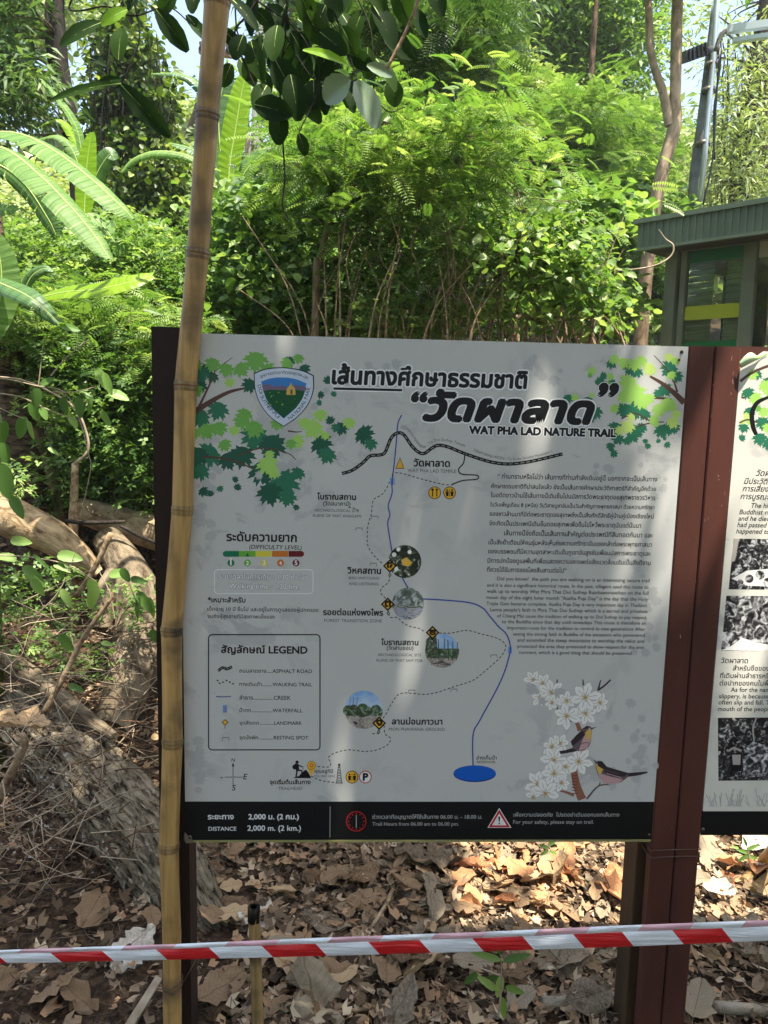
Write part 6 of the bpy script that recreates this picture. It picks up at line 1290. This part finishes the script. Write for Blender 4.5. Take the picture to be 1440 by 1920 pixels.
# unseen crown overhead, leaves kept or dropped to shape shade on boards and litter
gc_ = np.random.default_rng(31); keep = []
while len(keep) < 13000:
    n = 4000; z = gc_.uniform(4.6, 7.4, n); gx2 = gc_.uniform(-2.4, 2.6, n); gy2 = gc_.uniform(-.6, 3.6, n)       # where its shadow meets z = 0
    k = z / SUN.z; X = gx2 + SUN.x * k; Y_ = gy2 + SUN.y * k; u = gc_.random(n)
    for i in range(n):
        # meeting with the boards' plane
        c = Vector((X[i], Y_[i], z[i])); den = SUN.dot(NRM); tt = (c - BO).dot(NRM) / den; q = c - SUN * tt; bx = bu(q); pr = 1.0
        if tt > 0 and bot_z - .1 < q.z < top_z + .1 and -.3 < bx < 2.4:
            fx = sstep(.52, .86, bx); fz = sstep(1.1, 1.5, q.z) if bx < 1.33 else sstep(.6, .95, q.z); pr = 1 - .97 * fx * fz
            if bx > 1.3: pr *= .8
        if .25 < gx2[i] < 1.8 and 2.15 < gy2[i] < 3.4: pr = .03
        if gy2[i] > 2.9: pr *= .35
        if gx2[i] > 1.0 and gy2[i] > 2.0: pr *= .4
        if abs(Y_[i] - 0) < 50:
            # stay out of the picture
            v = c - CAM; cz = v.dot(M3 @ Vector((0, 0, -1)))
            if cz > 0:
                cy = v.dot(M3 @ Vector((0, 1, 0))) / cz * FPX
                if cy < 1010 and cy > -1100 and cz > .2: continue
        if u[i] < pr: keep.append(tuple(c))
keep = keep[:13000]
bk_ = np.array([(gc_.uniform(-9, 9), gc_.uniform(-9, -4.5), gc_.uniform(0, 7.5)) for _ in range(4600)] + [(sd * gc_.uniform(5.5, 9), gc_.uniform(-5, 1.0), gc_.uniform(0, 6)) for sd in (-1, 1) for _ in range(1200)])  # added leaves behind and beside the camera, put in to block sky light
keep = np.concatenate([np.array(keep), bk_]); sz_ = np.concatenate([gc_.uniform(.13, .24, 13000), gc_.uniform(.4, .7, len(bk_))])
cn = cloud('canopy_and_sky_blockers', keep, sz_, LEAF, M_LEAF_DARK, big, gc_, up=.8); cn['kind'] = 'stuff'

t = plant_root('fine_leaved_branch', 820, 300, 5.2, 'shaded spray of fine feathery leaves hanging into the top centre of the view', 'branch'); t.location = A(900, -200, 5.2); ORG[t.name] = Vector(t.location)
hb = [A(900, -200, 5.2), A(820, -20, 5.2), A(860, 60, 5.2)]; trunk(t, hb, [.02, .014, .006], M_BARKD, 'limb', n=8)
crown(t, [(800, 20, 130, 60, 5.2, .4, 30, 20, .16), (860, 90, 60, 50, 5.2, .3, 12, 18, .14), (650, -10, 110, 40, 5.0, .4, 12, 18, .16)], PIN, M_LEAF_DARK, .22, up=.8, seed=61, twigs=1, tw_r=.003, hub=hb)
for i_, (x0, x1, yt, Yd, rd) in enumerate(((560, 548, -40, 9, .05), (905, 930, -40, 12, .07), (1100, 1120, -40, 12, .06), (462, 470, 200, 8.5, .035))):
    t = plant_root('slender_tree', x0, 600, Yd, ('slim grey trunk rising behind the large dark leaves', 'slim trunk half hidden behind the rounded pale tree', 'slim trunk just left of the forked sunny trunk', 'thin crooked trunk right of the glowing banana leaf')[i_], 'tree')
    tp = [gnd(x0, 620, Yd), A(x0 + 6, 400, Yd), A((x0 + x1) / 2 - 4, 200, Yd), A(x1, yt, Yd)]; trunk(t, tp, [rd, rd * .9, rd * .8, rd * .6], M_WEATH if i_ % 2 else M_BARK, n=10, seed=i_)
    crown(t, [(x1, yt - 30, 60, 30, Yd, .4, 6, 60, .25)], LEAF, M_LEAF_MID, .12, seed=90 + i_, twigs=1, hub=[tp[3]])
# --- near saplings with rounded leaves on the left
M_SAP = leaf_mat('sapling_leaf', G((70, 102, 46), (90, 124, 56), (112, 146, 68), (146, 174, 96)), trans=.4)
def leafy_twig(name, label, cat, stems, leaves, Y, mat=M_SAP):
    r_ = empty(name, gnd(leaves[0][0], leaves[0][1] + 60, Y), label, cat)
    mb = MB()
    for pts in stems: pp = spline(px2(pts, Y), 4); mb.tube(pp, interp([.0032, .0018], len(pp)), 5, cap=False)
    mb.build('stem', M_TWIGP, r_)
    for i, (x, y, l, a, *rest) in enumerate(leaves):
        rg = random.Random(i * 7 + int(x)); a_ = R(a); Yl = Y + rg.uniform(-.06, .06); p = A(x, y, Yl); d = (A(x + math.cos(a_) * l, y + math.sin(a_) * l, Yl) - p); L_ = d.length; d.normalize()
        nrm = Vector((rg.gauss(.1, .3), -.75, .6 + rg.gauss(0, .2))); nrm = (nrm - d * nrm.dot(d)).normalized(); s_ = d.cross(nrm); asp = rest[0] if rest else .72; vs = []; nu, nv = 9, 2
        for k in range(nu + 1):
            t = k / nu; w = L_ * asp * .5 * ((t + .015) ** .42 * max(0.0, 1.0 - t) ** .72 * 1.62) * (1 + .05 * math.sin(t * 31 + i)); c = p + d * L_ * t - nrm * L_ * .1 * t * t
            for j in range(-nv, nv + 1): q = j / nv; vs.append(c + s_ * w * q + nrm * abs(q) * w * .22)
        n = 2 * nv + 1; mb = MB(); mb.add(vs, [(k * n + j, k * n + j + 1, (k + 1) * n + j + 1, (k + 1) * n + j) for k in range(nu) for j in range(2 * nv)], 0, True, rg.random()); mb.build('leaf', mat, r_, attr=True)
    return r_
leafy_twig('sapling', 'bare twigged sapling with rounded sunlit leaves across the fibrous trunk', 'sapling', [[(-30, 708), (20, 712), (70, 724), (120, 735), (150, 790), (165, 850), (170, 880), (150, 970)], [(-20, 735), (40, 745), (95, 770), (150, 790)], [(-20, 755), (20, 775), (45, 785)], [(72, 725), (76, 690), (80, 650)], [(100, 735), (140, 735), (180, 725)], [(95, 705), (125, 670), (160, 640)]],
           [(76,722,30,-30,.6),(72,728,40,100,.75),(76,765,26,60,.8),(60,755,36,75,.8),(118,745,34,80,.75),(120,755,28,70,.7),(148,745,40,85,.6),(160,740,22,30,.6),(170,745,34,95,.35),(190,770,34,60,.5),(48,782,44,110,.75),(55,790,36,80,.5),(10,790,48,100,.5),(5,830,40,80,.7),(0,870,70,75,.6),(20,930,50,60,.55),(180,690,50,60,.5),(195,700,44,70,.45),(205,735,40,20,.7),(130,778,30,60,.6),(90,840,24,30,.5),(115,612,36,10,.6),(150,705,30,-20,.5)], 3.4)
leafy_twig('sapling', 'low sapling with broad bright green leaves in front of the pale roots', 'sapling', [[(-20, 1040), (60, 1045), (130, 1060), (180, 1090)], [(60, 1160), (110, 1110), (140, 1040)], [(215, 1160), (205, 1110), (185, 1070)], [(260, 1140), (240, 1090), (225, 1070)], [(120, 1230), (130, 1190)]],
           [(20,1012,40,8,.6),(30,1050,44,195,.6),(62,1040,44,40,.25),(44,1062,56,42,.5),(108,1040,48,10,.62),(112,1050,40,80,.4),(60,1085,40,55,.6),(170,1085,44,75,.6),(178,1095,50,100,.55),(205,1078,36,-10,.7),(228,1066,30,60,.7),(115,1105,40,60,.5),(258,1110,50,55,.5),(280,1120,40,80,.5),(112,1190,42,50,.62),(262,1120,44,100,.5),(285,1180,30,70,.7),(190,1205,22,10,.6),(128,1285,32,20,.6),(245,1085,30,10,.6),(290,1095,40,50,.5),(100,1060,36,20,.3)], 3.0)
leafy_twig('seedling', 'shaded green seedling growing beneath the tape left of the post', 'seedling', [[(935, 1905), (940, 1850), (940, 1790)], [(940, 1830), (900, 1815)]],
           [(938,1800,56,195,.3),(944,1802,54,-15,.34),(938,1790,36,250,.35),(940,1830,46,100,.4),(935,1830,40,160,.4),(948,1850,40,20,.4),(930,1855,44,215,.4),(940,1870,44,80,.4),(895,1825,34,140,.5)], 1.80, M_LEAF_MID)
leafy_twig('seedling', 'tiny bright weed sprouting behind the foot of the map board', 'seedling', [[(1025, 1600), (1030, 1580)]], [(1028,1590,18,200,.5),(1028,1585,18,-30,.5),(1030,1580,14,250,.5),(1026,1596,16,150,.5),(1030,1596,16,20,.5)], 2.5, M_SAP)
leafy_twig('seedling', 'small green weed in the litter right of the post', 'seedling', [[(1405, 1610), (1400, 1585)]], [(1402,1600,22,200,.4),(1402,1592,24,-20,.4),(1400,1586,18,250,.4),(1402,1604,22,150,.4),(1402,1604,22,20,.4),(1385,1590,16,190,.4)], 2.5, M_SAP)
# ------------------------------------------------------------------ booth, poles and lamps
M_BOOTH = plain('booth_green_metal', C(98, 112, 90), .5, .3, col2=C(86, 100, 80), nscale=5)
M_BFRAME = plain('booth_frame_grey', C(118, 124, 100), .5, .3, col2=C(104, 110, 90), nscale=5)
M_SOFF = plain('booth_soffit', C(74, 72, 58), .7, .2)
M_CURT = plain('added_blind_pale', C(196, 200, 172), .8, .1, col2=C(164, 172, 138), nscale=6, stretch=(1, 1, 6))
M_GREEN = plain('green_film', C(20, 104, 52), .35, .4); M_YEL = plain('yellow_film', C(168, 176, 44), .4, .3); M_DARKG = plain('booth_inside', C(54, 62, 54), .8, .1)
def glass_mat():
    m, nt, out = new_mat('booth_glass'); N = nt.nodes; L = nt.links
    t = N.new('ShaderNodeBsdfTransparent'); t.inputs[0].default_value = (.72, .80, .72, 1); g_ = N.new('ShaderNodeBsdfGlossy'); g_.inputs['Roughness'].default_value = .02
    f = N.new('ShaderNodeFresnel'); f.inputs[0].default_value = 1.7; ms = N.new('ShaderNodeMixShader'); L.new(f.outputs[0], ms.inputs[0]); L.new(t.outputs[0], ms.inputs[1]); L.new(g_.outputs[0], ms.inputs[2]); L.new(ms.outputs[0], out.inputs[0]); return m
M_GLASS = glass_mat()
Y0 = 6.2; K0 = A(1197, 413, Y0); K0b = A(1200, 469, Y0); ztopf = K0.z; zbotf = K0b.z
# find direction so that the upper edge passes (1440, 372)
r_ = ray(1440, 372); k_ = (ztopf - CAM.z) / r_.z; K1 = CAM + r_ * k_
E = Vector((K1.x - K0.x, K1.y - K0.y, 0)).normalized(); IN = Vector((-E.y, E.x, 0)); IN = IN if IN.y > 0 else -IN
print('booth dir', E, 'K1', K1, ztopf, zbotf)
LEN = 4.2; DEP = 2.6; Z = Vector((0, 0, 1)); O = Vector((K0.x, K0.y, 0))
def BQ(a, b_, z): return O + E * a + IN * b_ + Z * z
booth = empty('ticket_booth', BQ(LEN / 2, DEP / 2, 1.0), 'dark green metal booth with ribbed fascia and a green and yellow banded window', 'booth')
mb = MB(); n = 0; pitch = .052
def ribbed(mb, a0, a1, f):
    """vertical ribs along a line; f(s, depth, z) -> point"""
    s = a0; vs = []; prof = []
    while s < a1 - pitch: prof += [(s, 0), (s + pitch * .55, 0), (s + pitch * .62, .010), (s + pitch * .93, .010)]; s += pitch
    prof.append((a1, 0)); z0, z1 = zbotf + .012, ztopf - .03
    for a, d_ in prof: vs += [f(a, -d_, z0), f(a, -d_, z1)]
    mb.add(vs, [(2 * i, 2 * i + 2, 2 * i + 3, 2 * i + 1) for i in range(len(prof) - 1)], 0)
ribbed(mb, 0, LEN, lambda a, d_, z: BQ(a, d_, z)); ribbed(mb, 0, DEP, lambda a, d_, z: BQ(d_, a, z)); mb.build('fascia', M_BOOTH, booth)
mb = MB(); mb.box(BQ(-.03, -.025, ztopf - .03), E * (LEN + .06), IN * .05, Z * .035); mb.box(BQ(-.03, .027, ztopf - .03), E * .055, IN * DEP, Z * .035); mb.box(BQ(-.012, -.018, zbotf - .012), E * LEN, IN * .04, Z * .022); mb.build('fascia_trim', M_BOOTH, booth)
mb = MB(); mb.box(BQ(0.03, .03, ztopf - .05), E * (LEN - .06), IN * (DEP - .06), Z * .03); mb.build('roof', M_BOOTH, booth)
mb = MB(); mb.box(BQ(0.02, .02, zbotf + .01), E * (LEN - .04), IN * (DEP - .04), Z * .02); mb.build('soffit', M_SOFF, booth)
s0 = .26                                                   # wall setback
wall_base = hgt(O.x, O.y) - .4
def wallpt(px, py):                                        # a point of the front wall plane
    o = BQ(0, s0, 0); rr = ray(px, py); return CAM + rr * ((o - CAM).dot(IN) / rr.dot(IN))
def wa(px, py): return (wallpt(px, py) - O).dot(E)
aP0, aP1 = wa(1247, 540), wa(1268, 540); aG0, aG1 = wa(1284, 540), wa(1389, 540); aM1 = wa(1413, 540); aJ0 = wa(1274, 540)
zsill = wallpt(1284, 700).z; zhead = wallpt(1290, 470).z
mb = MB(); mb.box(BQ(aP0, s0 - .02, wall_base), E * (aP1 - aP0), IN * .08, Z * (zbotf - wall_base)); mb.build('corner_post', M_BFRAME, booth)
mb = MB(); mb.box(BQ(aJ0, s0, wall_base), E * (aG0 - aJ0), IN * .06, Z * (zbotf - wall_base)); mb.box(BQ(aG1, s0, wall_base), E * (aM1 - aG1), IN * .06, Z * (zbotf - wall_base)); mb.build('window_frame', M_BFRAME, booth)
mb = MB(); mb.box(BQ(aP1, s0 + .012, zhead), E * (LEN - aP1 - .1), IN * .04, Z * (zbotf - zhead + .005)); mb.build('head_rail', M_BFRAME, booth)
mb = MB(); mb.box(BQ(aJ0, s0 + .012, wall_base), E * (LEN - aJ0 - .1), IN * .05, Z * (zsill - wall_base)); mb.build('wall', M_BFRAME, booth)
mb = MB(); mb.add([BQ(aG0, s0 + .03, zsill), BQ(aG1, s0 + .03, zsill), BQ(aG1, s0 + .03, zhead), BQ(aG0, s0 + .03, zhead)], [(0, 1, 2, 3)]); mb.build('window_pane', M_GLASS, booth)
mb = MB(); mb.add([BQ(aM1, s0 + .03, zsill), BQ(LEN - .2, s0 + .03, zsill), BQ(LEN - .2, s0 + .03, zhead), BQ(aM1, s0 + .03, zhead)], [(0, 1, 2, 3)]); mb.build('window_pane', M_GLASS, booth)
mb = MB(); mb.add([BQ(aP1, s0 + .03, zsill), BQ(aJ0, s0 + .03, zsill), BQ(aJ0, s0 + .03, zhead), BQ(aP1, s0 + .03, zhead)], [(0, 1, 2, 3)]); mb.build('window_pane', M_GLASS, booth)
def strip(a0, a1, z0, z1, mat, name, d_=.024): mb = MB(); mb.box(BQ(a0 + .004, s0 + d_, z0), E * (a1 - a0 - .008), IN * .003, Z * (z1 - z0)); return mb.build(name, mat, booth)
strip(aG0, aG1, wallpt(1290, 494).z, wallpt(1290, 472).z, M_GREEN, 'green_band'); strip(aG0, aG1, wallpt(1290, 600).z, wallpt(1290, 574).z, M_YEL, 'yellow_band'); strip(aG0, aG1, wallpt(1290, 655).z - .12, wallpt(1290, 641).z, M_GREEN, 'green_band')
mb = MB(); mb.box(BQ(aM1 + .01, s0 + .02, wallpt(1420, 482).z), E * .9, IN * .01, Z * (zhead - wallpt(1420, 482).z + .02)); mb.build('notice_strip', plain('notice_cream', C(170, 172, 156), .6), booth)
# inside: far posts, back wall with openings; pale blinds added to lighten the panes
for a0, a1 in ((aG0 + .05, aG0 + .16), (aG1 - .12, aG1 - .02), (aM1 + .25, aM1 + .5)):
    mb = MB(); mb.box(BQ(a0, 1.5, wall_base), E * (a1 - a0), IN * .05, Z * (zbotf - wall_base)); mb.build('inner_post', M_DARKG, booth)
for a0, a1 in ((aG0 - .01, lerp(aG0, aG1, .44)), (lerp(aG0, aG1, .66), aG1 - .03), (aM1 + .18, aM1 + .75)):
    mb = MB(); nz = 22; dz = (zhead - zsill + .1) / nz
    for i in range(nz): mb.add([BQ(a0, s0 + .075, zsill - .1 + i * dz), BQ(a1, s0 + .075, zsill - .1 + i * dz), BQ(a1, s0 + .090, zsill - .1 + (i + 1.0) * dz), BQ(a0, s0 + .090, zsill - .1 + (i + 1.0) * dz)], [(0, 1, 2, 3)])
    mb.build('added_blind', M_CURT, booth)['kind'] = 'stuff'
mb = MB(); mb.box(BQ(aP1 - .02, DEP - .3, wall_base), E * (LEN - aP1), IN * .04, Z * (zsill - wall_base + .25)); mb.box(BQ(aP1 - .02, DEP - .3, zhead - .25), E * (LEN - aP1), IN * .04, Z * (zbotf - zhead + .25)); mb.build('rear_wall', M_BFRAME, booth)
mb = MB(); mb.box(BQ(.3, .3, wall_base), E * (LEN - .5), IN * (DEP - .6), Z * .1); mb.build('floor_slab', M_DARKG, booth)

# utility pole with conduit
up = plant_root('utility_pole', 1300, 560, 8.6, 'leaning grey utility pole with a steel conduit beside the sunny forked trunk', 'pole')
pp = [gnd(1285, 620, 8.6), A(1301, 391, 8.6), A(1316, 250, 8.6), A(1330, 120, 8.6), A(1340, 10, 8.6), A(1352, -120, 8.6)]
mb = MB(); mb.tube(spline(pp[:5], 4), interp([.085, .078, .066, .05, .03], len(spline(pp[:5], 4))), 16); mb.build('pole', plain('grey_pole', C(122, 126, 124), .7, .3, col2=C(84, 86, 84), nscale=6, bump=.4), up)
mb = MB(); mb.tube([A(1312, 391, 8.45), A(1325, 250, 8.45), A(1337, 120, 8.45), A(1344, 0, 8.45), A(1352, -120, 8.45)], .028, 10); mb.build('conduit', plain('galvanised_pipe', C(188, 196, 200), .35, .5, metal=.5), up)
mb = MB(); mb.tube(spline(px2([(1350, 90), (1342, 200), (1336, 300), (1318, 385)], 8.4), 4), .010, 6); mb.tube(spline(px2([(1352, 60), (1350, 130), (1338, 210), (1340, 300)], 8.4), 4), .008, 6); mb.build('cable', M_BAND, up)
for y in (95, 122, 170, 270): c = A(1337 - (y - 100) * .11, y, 8.5); mb = MB(); mb.tube([c - Z * .02, c + Z * .02], .075, 14); mb.build('strap', M_STEEL, up)
fl_ = plant_root('floodlight', 1308, 100, 8.2, 'black square floodlight clamped to the utility pole', 'lamp'); fl_.location = A(1308, 100, 8.2); ORG[fl_.name] = Vector(fl_.location)
mb = MB(); q = [A(1284, 96, 8.2), A(1322, 80, 8.2), A(1326, 104, 8.2), A(1284, 119, 8.2)]; bk = [p + Vector((0, .16, .05)) for p in q]; mb.add(q + bk, [(0, 1, 2, 3), (4, 7, 6, 5), (0, 4, 5, 1), (1, 5, 6, 2), (2, 6, 7, 3), (3, 7, 4, 0)]); mb.build('housing', plain('black_housing', C(48, 50, 52), .4, .4), fl_)
mb = MB()
for i in range(6): t = i / 5; a = q[0].lerp(q[1], t); b_ = q[3].lerp(q[2], t); mb.box(a - Vector((.006, .02, 0)), Vector((.012, 0, 0)), Vector((0, .02, 0)), b_ - a)
mb.build('cooling_fin', M_BAND, fl_)['kind'] = 'stuff'
mb = MB(); mb.tube([A(1318, 92, 8.2), A(1336, 94, 8.35)], .02, 8); mb.build('bracket', M_BAND, fl_)
st = plant_root('tube_lamp', 1400, 50, 8.0, 'long white twin strip lamp held out above the booth roof', 'lamp'); st.location = A(1400, 50, 8); ORG[st.name] = Vector(st.location)
def bar(x0, y0, x1, y1, h, Y): a, b_ = A(x0, y0, Y), A(x1, y1, Y - .3); mb = MB(); hh = h * Y / FPX; mb.box(a - Z * hh / 2, b_ - a, Vector((.02, .06, 0)), Z * hh); return mb
bar(1364, 53, 1470, 38, 12, 8.0).build('lamp_bar', plain('lamp_white', C(206, 216, 222), .4, .4), st); bar(1374, 74, 1470, 60, 7, 8.0).build('lamp_bar', plain('lamp_white', C(206, 216, 222)), st)
mb = MB(); mb.tube(spline(px2([(1342, 95), (1350, 70), (1364, 56), (1380, 60)], 8.2), 4), .022, 8); mb.tube(spline(px2([(1360, 60), (1375, 72), (1385, 73)], 8.2), 4), .012, 6); mb.build('arm', M_STEEL, st)
# concrete power poles against the sky
pw = plant_root('power_pole', 490, 520, 16, 'grey power pole with crossarms seen against the sky right of the bamboo pole', 'pole')
mb = MB(); mb.tube([gnd(478, 520, 16), A(480, 250, 16), A(490, 0, 16), A(492, -60, 16)], [.11, .10, .08, .07], 12); mb.build('pole', plain('concrete', C(150, 148, 142), .8, .2), pw)
mb = MB(); mb.box(A(372, 98, 16), A(445, 108, 16) - A(372, 98, 16), Vector((0, .1, 0)), Z * .09); mb.box(A(455, 14, 16), A(520, 28, 16) - A(455, 14, 16), Vector((0, .1, 0)), Z * .08); mb.build('crossarm', plain('crossarm_brown', C(120, 92, 70), .8), pw)
for x, y in ((378, 96), (428, 100), (470, 12), (508, 20)): mb = MB(); c = A(x, y, 16); mb.tube([c, c + Z * .05, c + Z * .1, c + Z * .16], [.03, .06, .04, .05], 8); mb.build('insulator', M_BARKD, pw)
# vine tendril in front of the booth
mb = MB(); pp = spline(px2([(1235, 430), (1248, 448), (1262, 460), (1258, 480), (1230, 497), (1190, 505), (1140, 508)], 5.4), 6); mb.tube(pp, interp([.002, .006, .006, .005], len(pp)), 6, cap=False); o = mb.build('dry_tendril', M_TWIGP); o['label'] = 'pale dry tendril curling in front of the booth corner'; o['category'] = 'tendril'
# wire across
mb = MB(); mb.tube(spline(px2([(200, 575), (330, 582), (430, 578), (560, 590)], 5.0), 6), .004, 5, cap=False); o = mb.build('slack_wire', M_BAND); o['label'] = 'thin dark wire crossing behind the bamboo pole above the board'; o['category'] = 'wire'
# grey stubs behind the board
for x0, x1, y1 in ((968, 982, 545), (1108, 1114, 560)):
    mb = MB(); c = A((x0 + x1) / 2, y1, 8.0); g_ = Vector((c.x - .08, c.y, hgt(c.x, c.y) - .1)); mb.tube([g_, g_.lerp(c, .5), c], [(x1 - x0) * 8 / FPX / 2] * 3, 10, jit=.05, rng=vr); o = mb.build('wooden_stub', M_STICK); o['label'] = ('thick pale post stub' if x0 < 1000 else 'thin pale post stub') + ' standing in the shade behind the climber'; o['category'] = 'post'

# ------------------------------------------------------------------ air
def haze_box():
    m = bpy.data.materials.new('haze_air'); m.use_nodes = True; nt = m.node_tree; nt.nodes.clear(); out = nt.nodes.new('ShaderNodeOutputMaterial')
    v = nt.nodes.new('ShaderNodeVolumePrincipled'); v.inputs['Color'].default_value = (.95, 1, .96, 1); v.inputs['Density'].default_value = .0017; nt.links.new(v.outputs[0], out.inputs['Volume'])
    mb = MB(); mb.box((-160, -70, -2), (320, 0, 0), (0, 200, 0), (0, 0, 36)); o = mb.build('haze', m); o['kind'] = 'stuff'; o['label'] = 'thin pale air between the trees'
haze_box()
